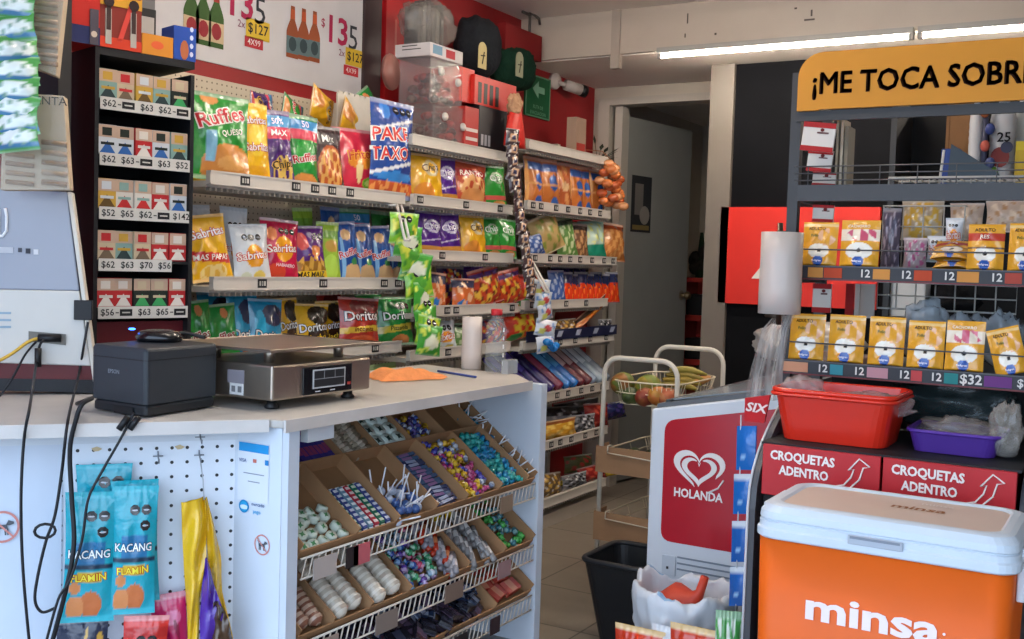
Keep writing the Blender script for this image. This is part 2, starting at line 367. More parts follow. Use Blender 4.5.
b = MB('#a3151b').box(WX, WX+.03, 3.92, 4.2, 2.1, 2.74).box(WX+.03, WX+.031, 3.985, 4.0, 2.2, 2.5, '#b0504a'); b.build('wall_banner', 'plastic')
tag(centre(bpy.data.objects['wall_banner.001']), 'red banner with small sideways lettering behind the clear boxes', 'banner')
# ================================================================= snack bags
def prof(v, kind):
    if kind == 'pouch': return max(0, (1-v)**.55)*min(1, v/.03+.35)
    e = .045
    if v < e or v > 1-e: return .04
    return .04+.96*math.sin(PI*(v-e)/(1-2*e))**.62
def bag_mesh(spec, w, h, t, kind='pillow', nu=40, nv=52, seed=0):
    rnd = random.Random(seed); ph = [rnd.uniform(0, 6) for _ in range(6)]
    base = hx(spec['c']); crimp = hx(spec.get('k', mixc(spec['c'], '#ffffff', .25)))
    def dep(u, v):
        a = prof(v, kind); s = (1-abs(u)**2.6)
        wr = .16*math.sin(5*u+ph[0]+3*v)*math.sin(7*v+ph[1])+.08*math.sin(13*u*v+ph[2]+12*v)+.07*math.sin(9*u-11*v+ph[4])
        edge = .12*math.sin(22*u+ph[3])*math.exp(-((1-v)/.12)**2) if kind != 'pouch' else 0
        return t/2*a*max(0, s)*(1+wr)+t*.3*edge*max(0, s)*(1-v if 0 else 1)*.5
    def half(v): return w/2*(1-(.09 if kind == 'pillow' else .01)*math.sin(PI*v))
    def S(x, z):
        v = min(.999, max(.001, z/h)); u = max(-1, min(1, x/half(v))); return Vector((x, -dep(u, v), z))
    shapes = spec.get('s', [])
    def paint(a, v):
        u = a*2-1
        if kind != 'pouch' and (v > .955 or v < .04): return crimp
        col = base
        for q in shapes:
            k = q[0]
            if k == 'b':
                sl = q[4] if len(q) > 4 else 0
                if q[1] < v+sl*u < q[2]: col = hx(q[3])
            elif k == 'e':
                if ((u-q[1])/q[3])**2+((v-q[2])/q[4])**2 < 1: col = hx(q[5])
            elif k == 'r':
                if q[1] < u < q[2] and q[3] < v < q[4]: col = hx(q[5])
            elif k == 'n':      # a heap of crisps / crumbs printed in a region
                if ((u-q[1])/q[3])**2+((v-q[2])/q[4])**2 < 1 and math.sin(u*q[7]+ph[4])*math.sin(v*q[7]*1.3+ph[5]+u*3) > q[6]: col = hx(q[5])
        return col
    m = MB()
    m.grid(lambda a, v: Vector(((a*2-1)*half(v), -dep(a*2-1, v), v*h)), nu, nv, paint)
    m.grid(lambda a, v: Vector(((1-a*2)*half(v), dep(a*2-1, v)*.8+.0004, v*h)), 10, 14, None, base)
    for q in spec.get('t', []):
        s, u, v, size, col = q[:5]; out = q[5] if len(q) > 5 else None; rot = R(q[6]) if len(q) > 6 else 0
        cr, sr = math.cos(rot), math.sin(rot)
        for lay, (cc, bold, off) in enumerate(([(out, .07, .0016)] if out else [])+[(col, .015, .0026)]):
            vs, fs = text2d(s, bold); pts = []; v0, _ = text2d(s, .015); tw_ = max(a[0] for a in v0)-min(a[0] for a in v0)
            kx = min(.9, w*(.8-abs(u)*.6)/(tw_*size)); ky = max(kx, .72)
            for x, y in vs:
                X, Y = x*size*kx, y*size*ky
                px, pz = (u-.07)*w/2+X*cr-Y*sr, v*h+X*sr+Y*cr
                p = S(max(-w*.49, min(w*.49, px)), pz); p.y -= off; pts.append(p)
            m.add(pts, fs, cc)
    for q in spec.get('o', []):     # black warning seals
        for i in range(q[3]):
            u, v = q[0]+i*q[2]*2.2, q[1]; pts = []; pt2 = []
            for k in range(8):
                a = PI/8+PI/4*k; r = q[2]*w/2
                for lst, rr, off in ((pts, r, .0018), (pt2, r*.6, .0028)):
                    p = S(u*w/2+rr*math.cos(a), v*h+rr*math.sin(a)*(1 if rr == r else .28)); p.y -= off; lst.append(p)
            m.add(pts, [tuple(range(8))], '#14151a'); m.add(pt2, [tuple(range(8))], '#b9bcc4')
    return m
G = {}
def K(nm_, **s): G[nm_] = s
K('ruf_green_big', c='#22892f', s=[('e', .25, .16, .95, .26, '#cf8a45'), ('e', -.35, .93, .3, .07, '#d79455'), ('r', -.6, -.3, .2, .55, '#7fb8d8'), ('e', .3, .2, .5, .08, '#e0a55e')], t=[('Ruffles', .05, .72, .085, '#c02a33', '#f1eee9', 16), ('QUESO', .35, .55, .03, '#f4f2ec', None, 12)])
K('sab_yellow', c='#efb91c', k='#e9c552', s=[('e', 0, .55, .55, .2, '#f6cf3c'), ('e', 0, .15, .8, .1, '#e2a21a')], t=[('Sabritas', .05, .78, .05, '#f6efe6', '#c23a2a', 4), ('Sabritas', .1, .46, .055, '#f6efe6', '#c23a2a', 4)])
K('doble_purple', c='#4a1d6e', s=[('b', .62, .78, '#d8405a'), ('b', .78, .93, '#4f9bd0'), ('e', -.1, .32, .9, .22, '#3c1760'), ('n', .1, .2, .8, .22, '#d8b45a', -.2, 12), ('b', 0, .1, '#c2453a')], t=[('50%', 0, .85, .035, '#eef', None), ('MAX', 0, .7, .035, '#fff', None), ('Chips', .1, .3, .05, '#262012', '#d6a53c', 8)])
K('ruf_green', c='#1d8332', s=[('b', .66, .8, '#d8405a'), ('b', .8, .94, '#3b8ecb'), ('e', .1, .1, .9, .13, '#cf8a45'), ('e', -.1, .45, .6, .2, '#2a9a3a')], t=[('50', .1, .87, .04, '#eef', None), ('Ruffles', .05, .42, .05, '#c02a33', '#efece6', 14)])
K('brown_mix', c='#3c2a2c', s=[('e', 0, .35, .85, .36, '#b3552a'), ('n', 0, .32, .8, .34, '#dda65a', -.1, 16), ('b', .72, .9, '#4d4648')], t=[('Mix', 0, .8, .045, '#eceae6', None)])
K('pink_fritos', c='#c92a45', s=[('e', .1, .5, .7, .1, '#e28a2c'), ('e', -.1, .35, .12, .17, '#f0d59a'), ('e', .35, .2, .28, .08, '#6fae34'), ('e', .35, .2, .16, .045, '#c3d873')], t=[('Fritos', .1, .6, .06, '#c23b22', '#f0b23c', 8)])
K('pake_blue', c='#16408f', s=[('b', 0, .16, '#c9582d'), ('n', 0, .08, 1, .1, '#e79a52', 0, 16), ('e', 0, .22, .9, .05, '#3a86d0'), ('e', -.45, .88, .25, .08, '#2f7ad0'), ('b', .3, .335, '#dfe4ec', -.08), ('b', .74, .77, '#dfe4ec', -.08)], t=[('PAKE', -.16, .64, .1, '#d3392f', '#f4f1ee', 4), ('TAXO', -.16, .44, .1, '#d3392f', '#f4f1ee', 4)], o=[(.05, .9, .14, 3)])
K('sab_yellow2', c='#ecb51a', s=[('b', .28, .42, '#c8302a', .05), ('e', 0, .12, .7, .13, '#f0d890'), ('n', 0, .12, .6, .12, '#e2b44a', .1, 12)], t=[('Sabritas', 0, .72, .05, '#f6efe6', '#c23a2a', 6), ('MAS PAPAS', 0, .35, .034, '#f4efe4', None, -3)])
K('sab_white', c='#dce3ea', k='#c9d2dc', s=[('e', .05, .45, .5, .2, '#f0a21f'), ('e', .3, .1, .35, .1, '#e7d06a'), ('e', -.4, .1, .3, .08, '#cfd8c6')], t=[('Sabritas', .05, .45, .046, '#f6efe6', '#d1392c', 5)], o=[(-.4, .76, .16, 3)])
K('sab_pink', c='#bf1742', k='#cfb3bd', s=[('e', .05, .52, .5, .2, '#f0a21f'), ('e', -.3, .15, .5, .14, '#d9482e'), ('e', -.55, .75, .25, .1, '#e8824a')], t=[('Sabritas', .05, .52, .046, '#f6efe6', '#d1392c', 5), ('HABANERO', .2, .26, .018, '#f3d8de', None)], o=[(-.1, .8, .14, 3)])
K('purple_gold', c='#551f73', s=[('b', 0, .38, '#9b6a22'), ('n', 0, .3, .8, .2, '#d5a343', 0, 12), ('b', .07, .2, '#eac42b'), ('e', -.5, .72, .3, .16, '#d0504c'), ('e', .2, .55, .35, .1, '#da8644')], t=[('MAS MAIZ', 0, .135, .032, '#3a2410', None)], o=[(.25, .8, .18, 2)])
K('lime', c='#9cc43a', s=[('e', 0, .25, .7, .22, '#b6dc56'), ('e', .1, .6, .6, .1, '#c9a048'), ('b', .72, .85, '#6fa52e')])
K('ruf_blue', c='#1b4f9c', s=[('e', .3, .15, .75, .15, '#d9b585'), ('r', -.55, -.3, .08, .75, '#7fb3e2'), ('e', .0, .78, .4, .09, '#d6ad7a'), ('e', .45, .33, .3, .06, '#3d8a4e')], t=[('Ruffles', .15, .48, .052, '#c63d46', '#e8e6ee', 12)])
K('dor_blue', c='#1187b3', s=[('e', .3, .7, .7, .2, '#26314e'), ('e', .2, .15, .5, .12, '#c26f3a'), ('e', -.5, .5, .3, .3, '#25a5cc')], t=[('Doritos', .1, .34, .062, '#f0f2f2', '#1b1d2c', -4)])
K('dor_yellow', c='#dfae1e', s=[('e', .35, .75, .7, .2, '#2b2018'), ('e', .35, .3, .7, .2, '#3a2416'), ('b', .12, .2, '#d1912b', -.06)], t=[('Doritos', .1, .48, .062, '#f0f2f2', '#1d1512', 6), ('Nacho', .2, .26, .04, '#e8c93a', '#3a2416', 8)])
K('dor_red', c='#a92b20', s=[('e', .2, .8, .8, .2, '#6c1a1c'), ('b', .3, .42, '#d9b53a', -.05), ('e', .1, .12, .7, .12, '#c8552c')], t=[('Doritos', .05, .62, .062, '#e9e2e2', '#3a1414', 3), ('incognita', .1, .36, .03, '#5c2018', None, 3)])
K('dor_green', c='#1f8236', s=[('b', .28, .42, '#d2c23e', -.05), ('e', .2, .1, .5, .12, '#c47a3e'), ('e', .1, .82, .6, .1, '#155a28')], t=[('Doritos', .1, .6, .062, '#eef2ee', '#123a1c', 3), ('Pizzerola', .1, .35, .03, '#3a4a18', None, 3)], o=[(0, .8, .13, 3)])
K('ruf_green_low', c='#1f8a36', s=[('e', .2, .82, .22, .1, '#d58a55'), ('e', -.3, .2, .5, .1, '#1a6e2c')], t=[('Ruffles', -.05, .36, .06, '#8f2a2c', '#e6ede6', 14)])
K('chips_yellow', c='#e2aa1d', s=[('e', .1, .7, .5, .17, '#c9b98c'), ('e', .1, .7, .3, .11, '#e9b21e'), ('e', -.3, .2, .6, .2, '#d98a32')], t=[('Chips', .1, .7, .05, '#5a4326', None, 8)])
K('chips_purple', c='#4b1f80', s=[('e', .1, .66, .6, .15, '#b9aecb'), ('e', .1, .66, .36, .1, '#4b1f80'), ('b', .08, .22, '#c78a3a'), ('b', .34, .37, '#b9aecb', -.05)], t=[('Chips', .1, .66, .045, '#e6e0f0', None, 8)])
K('runners', c='#b5482c', s=[('b', .62, .8, '#a92323'), ('n', 0, .4, .8, .3, '#d9a064', -.2, 13), ('e', 0, .2, .7, .18, '#cc8b52')], t=[('RANCHO', 0, .71, .038, '#f0dcd0', None, 3)])
K('chips_green', c='#2b9136', s=[('e', .2, .7, .5, .14, '#a9c9a4'), ('e', .2, .7, .32, .1, '#2b9136'), ('b', .2, .3, '#d05a56'), ('e', .3, .1, .5, .09, '#c98a4c')], t=[('Chips', .15, .7, .045, '#e8f2e6', None, 8)])
K('mixed_dark', c='#3a2350', s=[('n', 0, .5, 1, .5, '#d0432c', .1, 9), ('n', 0, .5, 1, .5, '#e0b23c', .55, 14), ('n', .2, .6, .8, .4, '#d8d8e0', .75, 11)])
K('orange_stripe', c='#c8401f', s=[('n', -.2, .4, .8, .5, '#e8b73c', .1, 10), ('b', .78, .9, '#4b2a70'), ('n', 0, .5, 1, .5, '#5b1f1c', .6, 13)])
K('orange_blue', c='#cf6a33', s=[('e', -.3, .15, .4, .16, '#2f7fd0'), ('b', .7, .95, '#3a3a58'), ('n', 0, .5, .9, .4, '#e6b48c', .3, 8)])
K('red_gold', c='#cf3420', s=[('n', .2, .5, .7, .5, '#e8c33a', -.1, 12), ('e', -.4, .15, .4, .14, '#3c8e46'), ('b', .85, .96, '#b0281c')])
K('bread', c='#b56a30', s=[('b', .72, .9, '#2c4f8e'), ('e', .25, .5, .42, .17, '#2e5aa0'), ('e', .3, .1, .4, .14, '#2e5aa0'), ('r', -.95, -.72, .1, .9, '#e0a25a'), ('b', .44, .48, '#d99a5c')])
K('bread_plain', c='#a0532c', s=[('e', .1, .5, .4, .1, '#c8a57a'), ('n', 0, .5, .9, .5, '#c98a52', .3, 7)])
K('sweet_blue', c='#3b5da0', s=[('n', 0, .5, .9, .5, '#a9b9d8', .3, 11)])
K('sweet_brown', c='#6f4c34', s=[('n', 0, .5, .9, .5, '#b98c5c', .1, 12), ('b', .82, .96, '#3a2a26')])
K('sweet_tan', c='#b59a62', s=[('n', 0, .5, .9, .5, '#7c8a3c', .3, 10)])
K('sweet_green', c='#5f8a45', s=[('n', 0, .5, .9, .5, '#c3cfa0', .2, 12), ('b', .8, .95, '#2a3a2c')])
K('sweet_teal', c='#1d8a70', s=[('b', .4, 1, '#b4cfc0'), ('n', 0, .7, .8, .3, '#d9e08a', .3, 12)])
K('peanut', c='#b5703c', s=[('n', 0, .45, .9, .5, '#d79a5a', .0, 14), ('b', .8, .96, '#8a3c22')])
K('flame', c='#2c3358', s=[('b', 0, .66, '#dd3f1c'), ('n', 0, .6, 1, .2, '#2c3358', .4, 9), ('n', 0, .3, 1, .3, '#f27a2c', .5, 10)])
K('cheeto_or', c='#cb6a22', s=[('n', 0, .4, .9, .4, '#e89a3c', .2, 11), ('b', .75, .95, '#5e4a3a')])
K('dark_pack', c='#2a2a30', s=[('b', .35, .6, '#8f9096'), ('n', 0, .5, .9, .4, '#c9c9cc', .5, 13)])
K('gold_pack', c='#c08a26', s=[('n', 0, .5, .9, .5, '#e4c05c', .2, 10), ('b', .8, 1, '#8a4c26')])
K('red_pack', c='#8e2020', s=[('n', 0, .5, .9, .5, '#c84a38', .2, 9)])
K('navy_pack', c='#27306a', s=[('n', 0, .5, .9, .5, '#5a4a9a', .3, 9)])
K('silver_pack', c='#77787e', s=[('n', 0, .5, 1, .5, '#1f2026', .1, 14), ('n', 0, .5, 1, .5, '#d8d8dc', .7, 11)])
K('olive_pack', c='#5a5a34', s=[('n', 0, .5, 1, .5, '#b03a34', .3, 8)])
K('yellow_pack', c='#cfae22', s=[('n', 0, .5, 1, .5, '#5a5a2c', .5, 12)])
K('brown_bag', c='#6a5236', s=[('n', 0, .5, 1, .5, '#c9a04a', .3, 12), ('n', 0, .5, 1, .5, '#c9c6c0', .75, 10)])
K('kacang', c='#12a0b4', k='#2bb0c2', s=[('e', .1, .14, .42, .11, '#c96f3c'), ('e', -.5, .12, .35, .09, '#d98a52'), ('e', -.55, .27, .22, .05, '#d98a52'), ('r', -.6, .62, .45, .62, '#1c6fa0'), ('b', .415, .45, '#12324a'), ('r', -.5, .55, .31, .39, '#e0b81e')], t=[('KACANG', .05, .53, .037, '#eef6f8', '#173a52', 0), ('FLAMIN', .05, .35, .026, '#f4e23a', '#c2401c', 3)], o=[(.0, .82, .22, 2), (.45, .7, .22, 1)])
K('pouch', c='#e0a02a', k='#e0a02a', s=[('e', 0, .33, .6, .17, '#efe9dc'), ('n', .4, .65, .5, .2, '#e9b58c', .1, 9), ('e', 0, .1, .3, .11, '#1d4fa3'), ('b', .9, .96, '#e8c27c'), ('e', .02, .34, .12, .045, '#1a1512')], t=[('ADULTO', -.1, .84, .013, '#3a2410', None), ('Pollo', -.2, .68, .012, '#3a5a2a', None), ('Pedigree', 0, .1, .0085, '#eef', None)])
K('pouch_pink', c='#e0a02a', k='#e0a02a', s=[('b', .55, .8, '#e9d9c4'), ('n', .1, .68, .8, .14, '#c8506c', .0, 8), ('e', 0, .33, .7, .18, '#f0ece2'), ('e', 0, .1, .3, .11, '#1d4fa3'), ('e', .0, .34, .12, .045, '#1a1512')], t=[('CACHORRO', 0, .86, .012, '#f3ead8', None), ('Pedigree', 0, .1, .0085, '#eef', None)])
K('pouch_red', c='#e0a02a', k='#e0a02a', s=[('b', .62, .8, '#b8361f'), ('e', 0, .33, .6, .17, '#efe9dc'), ('e', 0, .1, .3, .11, '#1d4fa3'), ('b', .45, .5, '#6a4a2a'), ('e', .0, .34, .12, .045, '#1a1512')], t=[('ADULTO', 0, .86, .014, '#3a2410', None), ('RES', 0, .71, .016, '#f3ead8', None), ('Pedigree', 0, .1, .0085, '#eef', None)])
_bm = {}
def bag(kind, loc, w, h, t, rz, label, cat='bag', lean=.12, roll=0, group=None, form='pillow', name='chip_bag', mat='foil', lo=False):
    key = (kind, form, name, round(w*25), round(h*25), round(t*25))
    if key not in _bm:
        o = bag_mesh(G[kind], w, h, t, form, *((18, 24) if lo else (40, 52)), seed=len(_bm)).build(name, mat); _bm[key] = (o, w, h); s = (1, 1, 1)
    else:
        o0, w0, h0 = _bm[key]; o = o0.copy(); C.objects.link(o); s = (w/w0, 1, h/h0)
    o.rotation_euler = (-lean, roll, rz); o.location = loc; o.scale = s
    if 'group' in o: del o['group']
    return tag(o, label, cat, group)
# ================================================================= shelving against the red wall
SF = -2.65      # front edge of the shelves
def tagmesh():
    m = MB('#15161a').box(0, .0025, -.021, .021, -.015, .015)
    m.box(.0025, .003, -.015, -.009, -.008, .008, '#b9b6b0').box(.0025, .003, -.004, .003, -.008, .008, '#a9a6a0').box(.0025, .003, .007, .015, -.008, .008, '#c9c6c0').box(.0025, .003, -.002, .001, -.004, .004, '#15161a')
    return m
tag_me = None
def shelf_unit(name, label, y0, y1, zs, ztop, base=True, open_low=False):
    global tag_me
    T = thing(name, label, 'shelving', ((WX+SF)/2, (y0+y1)/2, 0))
    MB('#c9bda9').box(WX+.004, WX+.02, y0, y1, .05, ztop).build('back_panel', 'shelfback', T)
    for y in (y0, y1-.03): MB('#c7beb0').box(WX+.02, WX+.06, y, y+.03, .0, ztop).build('upright', 'paint', T)
    for z, s, e, tags in zs:
        S = MB('#c3bbb0'); S.box(WX+.06, SF-.02, s, e, z-.035, z-.015)
        n = int((e-s)/.025)
        for i in range(n): S.box(SF-.03, SF-.012, s+.008+i*.025, s+.016+i*.025, z-.047, z-.035, '#8d857b')
        sh = S.build('shelf', 'paint', T)
        rl = MB('#c6c0b8').box(SF-.02, SF, s, e, z-.026, z+.018).box(SF-.001, SF+.003, s, e, z+.013, z+.019).box(SF-.001, SF+.003, s, e, z-.027, z-.021).build('price_rail', 'paint', sh)
        for y in [v for v in tags if s+.03 < v < e-.03]:
            if tag_me is None: tag_me = tagmesh().build('price_tag', 'plastic'); C.objects.unlink(tag_me)
            t = tag_me.copy(); C.objects.link(t); t.parent = sh; p = TM[T.name].inverted() @ Vector((SF+.0005, y, z-.004)); t.location = p
        for y in (s+.01, e-.014): MB('#c7beb0').prism([(WX+.06, z-.035), (WX+.06, z-.1), (WX+.08, z-.1), (WX+.14, z-.035)], y, y+.004, None, 'y').build('bracket', 'paint', sh)
    if base: MB('#b5aca0').box(WX+.02, SF-.04, y0, y1, .0, .07).build('kick_board', 'paint', T)
    return T
def ty(z, *pxs): return [P(x, y, X=SF).y for x, y in pxs]
SA = dict(a1=1.652, a2=1.305, a3=1.045); SB = dict(b0=1.9, b1=1.655, b2=1.425, b3=1.185, b4=1.0)
SC = dict(c1=1.69, c2=1.43, c3=1.195, c4=.995, c5=.715, c6=.46, c7=.155)
shelf_unit('shelf_unit', 'cream slotted shelving unit at the left with three shelves of big chip bags', 2.42, 3.58,
    [(SA['a1'], 2.5, 3.56, ty(1.65, (245, 180), (296, 184), (315, 186), (332, 188), (350, 190))), (SA['a2'], 2.52, 3.56, ty(1.3, (262, 284), (323, 284), (384, 285), (398, 285))),
     (SA['a3'], 2.52, 3.56, ty(1.04, (375, 352), (398, 350))), (.66, 2.5, 3.5, []), (.2, 2.5, 3.5, [])], 2.055)
shelf_unit('shelf_unit', 'cream shelving unit in the middle with clear sweet boxes on its top board', 3.6, 4.5,
    [(SB['b0'], 3.6, 4.36, []), (SB['b1'], 3.62, 4.42, ty(1.6, (420, 200), (466, 203), (500, 206))), (SB['b2'], 3.62, 4.44, ty(1.4, (442, 257), (485, 257), (515, 257))),
     (SB['b3'], 3.65, 4.5, ty(1.2, (447, 312), (456, 311), (512, 306))), (SB['b4'], 3.62, 4.44, ty(1, (448, 351), (533, 347))), (.62, 3.62, 4.44, []), (.2, 3.62, 4.44, [])], 2.05)
shelf_unit('shelf_unit', 'cream shelving unit nearest the doorway stocked down to the floor', 4.52, 5.56,
    [(1.985, 4.56, 5.45, []), (SC['c1'], 4.56, 5.5, ty(1.7, (533, 204), (541, 204), (556, 206), (568, 207), (580, 208), (590, 209), (600, 210))),
     (SC['c2'], 4.56, 5.6, ty(1.43, (535, 258), (550, 258), (560, 258), (570, 258), (580, 259), (592, 259), (604, 259), (613, 260))),
     (SC['c3'], 4.56, 5.5, ty(1.2, (532, 304), (543, 304), (566, 304), (586, 303), (607, 302))), (SC['c4'], 4.56, 5.6, ty(1, (560, 345), (575, 343), (590, 340), (606, 337))),
     (SC['c5'], 4.54, 5.56, ty(.7, (557, 398), (568, 395), (581, 392), (592, 390), (602, 387))), (SC['c6'], 4.54, 5.56, ty(.45, (551, 449), (560, 447), (571, 444), (585, 440), (596, 437))),
     (SC['c7'], 4.54, 5.56, [])], 2.1)
RZ = R(90)
_n = [0]
LV = sorted(set(list(SA.values())+list(SB.values())+list(SC.values())+[.66, .2, .62, 1.985]))
def rowbag(kind, xl, xr, yt, zb, label, X=-2.765, lean=.13, roll=0, tk=.34, **k):
    if X == -2.765 and (xl+xr)/2 > 404: X = -2.712
    u_ = [SA, SB, SC][0 if (xl+xr)/2 < 404 else 1 if (xl+xr)/2 < 520 else 2]; cap = min([v-.05 for v in list(u_.values())+[1.985 if u_ is SC else 9] if v > zb+.1] or [9])+.012
    ym = (yt+P_y(X, (xl+xr)/2, zb))/2
    a, b = P(xl, ym, X=X), P(xr, ym, X=X); w = abs(b.y-a.y)
    zt = min(P((xl+xr)/2, yt, X=X-.05).z, cap-.004); h = (zt-zb)/math.cos(lean); w *= .96; X = X+(.005 if _n[0] % 2 else -.005); _n[0] += 1; yw = -.2+.06*math.sin(_n[0]*2.4); roll = roll or (0 if 'group' in k else .055*math.sin(_n[0]*3.9+1))
    if roll: zb += w/2*math.sin(abs(roll)); h = min(h, (zt-zb)/math.cos(roll))
    o = bag(kind, Vector((X, (a.y+b.y)/2, zb)), w, h, min(.1, w*tk), RZ+yw, label, lean=lean, roll=roll, **k)
    return o
def P_y(X, x, z):       # picture row of height z at distance plane X
    lo, hi = -200., 900.
    for _ in range(40):
        m = (lo+hi)/2
        if P(x, m, X=X).z > z: lo = m
        else: hi = m
    return lo
def row(z, items, **kw):
    for it in items:
        kind, xl, xr, yt, label = it[:5]; k = dict(kw); k.update(it[5] if len(it) > 5 else {})
        rowbag(kind, xl, xr, yt, z-.01, label, **k)
# --- left unit, top shelf
row(SA['a1'], [
 ('sab_yellow', 190, 207, 98, 'narrow yellow bag mostly hidden behind the big green bag, top left shelf', dict(X=-2.86)),
 ('ruf_green_big', 192, 246, 95, 'large green ridged-chip bag at the left end of the top shelf', dict(X=-2.74, tk=.3)),
 ('sab_yellow', 243, 272, 104, 'tall yellow chip bag beside the large green one, top left shelf'),
 ('doble_purple', 270, 294, 112, 'purple chip bag with red and blue bands, top left shelf'),
 ('ruf_green', 292, 318, 116, 'green chip bag with red and blue bands, top left shelf'),
 ('brown_mix', 316, 344, 128, 'dark brown snack mix bag with golden crisps, top left shelf'),
 ('pink_fritos', 341, 378, 130, 'pinkish red corn chip bag with lime print, top left shelf'),
 ('pake_blue', 371, 409, 103, 'tall royal blue snack bag with large red block letters', dict(X=-2.70, lean=.05, name='chip_bag'))])
def lying(kind, x, y, w, h, X, roll, label, lean=.9, **k):
    p = P(x, y, X=X); q = Matrix.Rotation(RZ, 3, 'Z') @ Matrix.Rotation(roll, 3, 'Y') @ Matrix.Rotation(-lean, 3, 'X') @ Vector((0, 0, h/2))
    return bag(kind, p-q, w, h, min(.07, w*.3), RZ, label, lean=lean, roll=roll, **k)
for kind, x, y, w, h, roll, lab in (
 ('doble_purple', 262, 110, .13, .2, 1.5, 'crumpled purple bag lying on top behind the tall yellow bag'),
 ('ruf_green', 292, 116, .13, .2, 1.75, 'green bag with blue band lying behind the purple bags'),
 ('chips_yellow', 322, 108, .13, .24, 1.75, 'yellow bag lying at the back, left of its pair, top left shelf'),
 ('chips_yellow', 352, 124, .14, .27, 1.85, 'yellow bag lying at the back directly above the pinkish red bag'),
 ('ruf_green_low', 372, 112, .14, .2, -.6, 'green bag leaning at the back left of the tall blue bag')):
    lying(kind, x, y, w, h, -2.88, roll, lab, lean=.35)
# --- left unit, second shelf
row(SA['a2'], [
 ('sab_white', 196, 218, 205, 'white bag hidden behind the yellow red-banded bag', dict(X=-2.88)),
 ('sab_white', 222, 246, 207, 'white chip bag behind its twin on the middle left shelf', dict(X=-2.86)),
 ('sab_yellow2', 196, 234, 215, 'yellow chip bag with a red band tilting at the middle shelf left end', dict(roll=-.12)),
 ('sab_white', 236, 269, 224, 'white chip bag with orange disc at the front of the middle left shelf', dict(roll=-.05)),
 ('sab_pink', 264, 298, 219, 'crimson chip bag with pale crimped top and orange disc'),
 ('purple_gold', 295, 326, 226, 'purple bag with golden corn chips and yellow band'),
 ('lime', 322, 341, 222, 'plain lime green bag standing next to the blue ridged-chip bags'),
 ('ruf_blue', 336, 360, 222, 'first blue ridged-chip bag, next to the lime bag', dict(roll=-.08)),
 ('ruf_blue', 354, 376, 224, 'second blue ridged-chip bag from the lime bag', dict(roll=-.06, X=-2.78)),
 ('ruf_blue', 370, 392, 226, 'third blue ridged-chip bag from the lime bag', dict(roll=-.06, X=-2.80)),
 ('ruf_blue', 386, 405, 230, 'fourth blue ridged-chip bag, nearest the hanging lime sachets', dict(roll=-.03, X=-2.80)),
 ('ruf_green', 345, 372, 209, 'green bag at the back above the blue ridged-chip bags, left one', dict(X=-2.9)),
 ('dor_green', 376, 400, 212, 'green bag at the back above the blue ridged-chip bags, right one', dict(X=-2.9)),
 ('lime', 300, 318, 208, 'lime green bag at the back above the purple and gold bag', dict(X=-2.9)),
 ('ruf_blue', 326, 342, 206, 'dark blue bag at the back above the plain lime bag', dict(X=-2.92)),
 ('chips_purple', 396, 412, 208, 'small purple bag at the right end of the middle left shelf', dict(X=-2.86))])
# --- left unit, third shelf
row(SA['a3'], [
 ('ruf_green_low', 186, 216, 300, 'green chip bag low behind the grey printer', dict(roll=-.1)),
 ('ruf_green_low', 208, 238, 303, 'green chip bag low behind the steel scale', dict(roll=-.08)),
 ('dor_blue', 204, 236, 288, 'turquoise bag at the back of the low shelf, above the green bags', dict(X=-2.9)),
 ('dor_blue', 231, 258, 292, 'turquoise tortilla chip bag left of its twin, behind the scale'),
 ('dor_blue', 252, 283, 298, 'turquoise tortilla chip bag right of its twin, behind the scale', dict(X=-2.72)),
 ('dor_yellow', 279, 300, 297, 'yellow tortilla chip bag squeezed beside the turquoise bags', dict(X=-2.8)),
 ('dor_yellow', 296, 328, 303, 'yellow and dark tortilla chip bag in front above the scale plate'),
 ('dor_yellow', 318, 342, 300, 'yellow and dark tortilla chip bag next to the red bag', dict(X=-2.8)),
 ('dor_red', 324, 345, 292, 'red tortilla chip bag half hidden at the back', dict(X=-2.88)),
 ('dor_red', 341, 376, 297, 'red tortilla chip bag with yellow band at the front of the low shelf', dict(X=-2.72)),
 ('dor_green', 362, 386, 292, 'green tortilla chip bag between the red bag and its green twin', dict(X=-2.82)),
 ('dor_green', 380, 410, 296, 'green tortilla chip bag beside the hanging lime sachets', dict(X=-2.74))])
row(.66, [('ruf_green_low', 330, 372, 360, 'green bag on the low shelf just above the orange cloth', dict(X=-2.74)), ('lime', 372, 400, 362, 'lime bag on the low shelf behind the orange cloth')], lo=True)
# --- middle unit
row(SB['b1'], [
 ('ruf_green', 404, 418, 152, 'narrow green bag at the left end of the small-bag shelf', dict(X=-2.8)),
 ('chips_yellow', 412, 442, 142, 'yellow thick-cut chip bag on the upper middle shelf'),
 ('chips_purple', 438, 458, 146, 'purple thick-cut chip bag between the yellow and the brown bag'),
 ('runners', 455, 484, 150, 'orange brown crisp bag with red heading'),
 ('chips_green', 482, 507, 156, 'green thick-cut chip bag at the right end of the upper middle shelf')])
row(SB['b2'], [
 ('chips_purple', 405, 424, 207, 'purple bag behind the hanging lime sachets', dict(X=-2.8)),
 ('chips_purple', 420, 443, 208, 'purple bag, left of the front pair on the second middle shelf'),
 ('chips_purple', 439, 460, 210, 'purple bag, right of the front pair on the second middle shelf'),
 ('runners', 454, 468, 214, 'orange brown bag wedged between purple and yellow bags', dict(X=-2.82)),
 ('chips_yellow', 463, 485, 211, 'bright yellow bag on the second middle shelf'),
 ('chips_green', 482, 501, 213, 'green bag beside the bright yellow bag, second middle shelf'),
 ('chips_green', 496, 515, 212, 'green bag at the right end of the second middle shelf')])
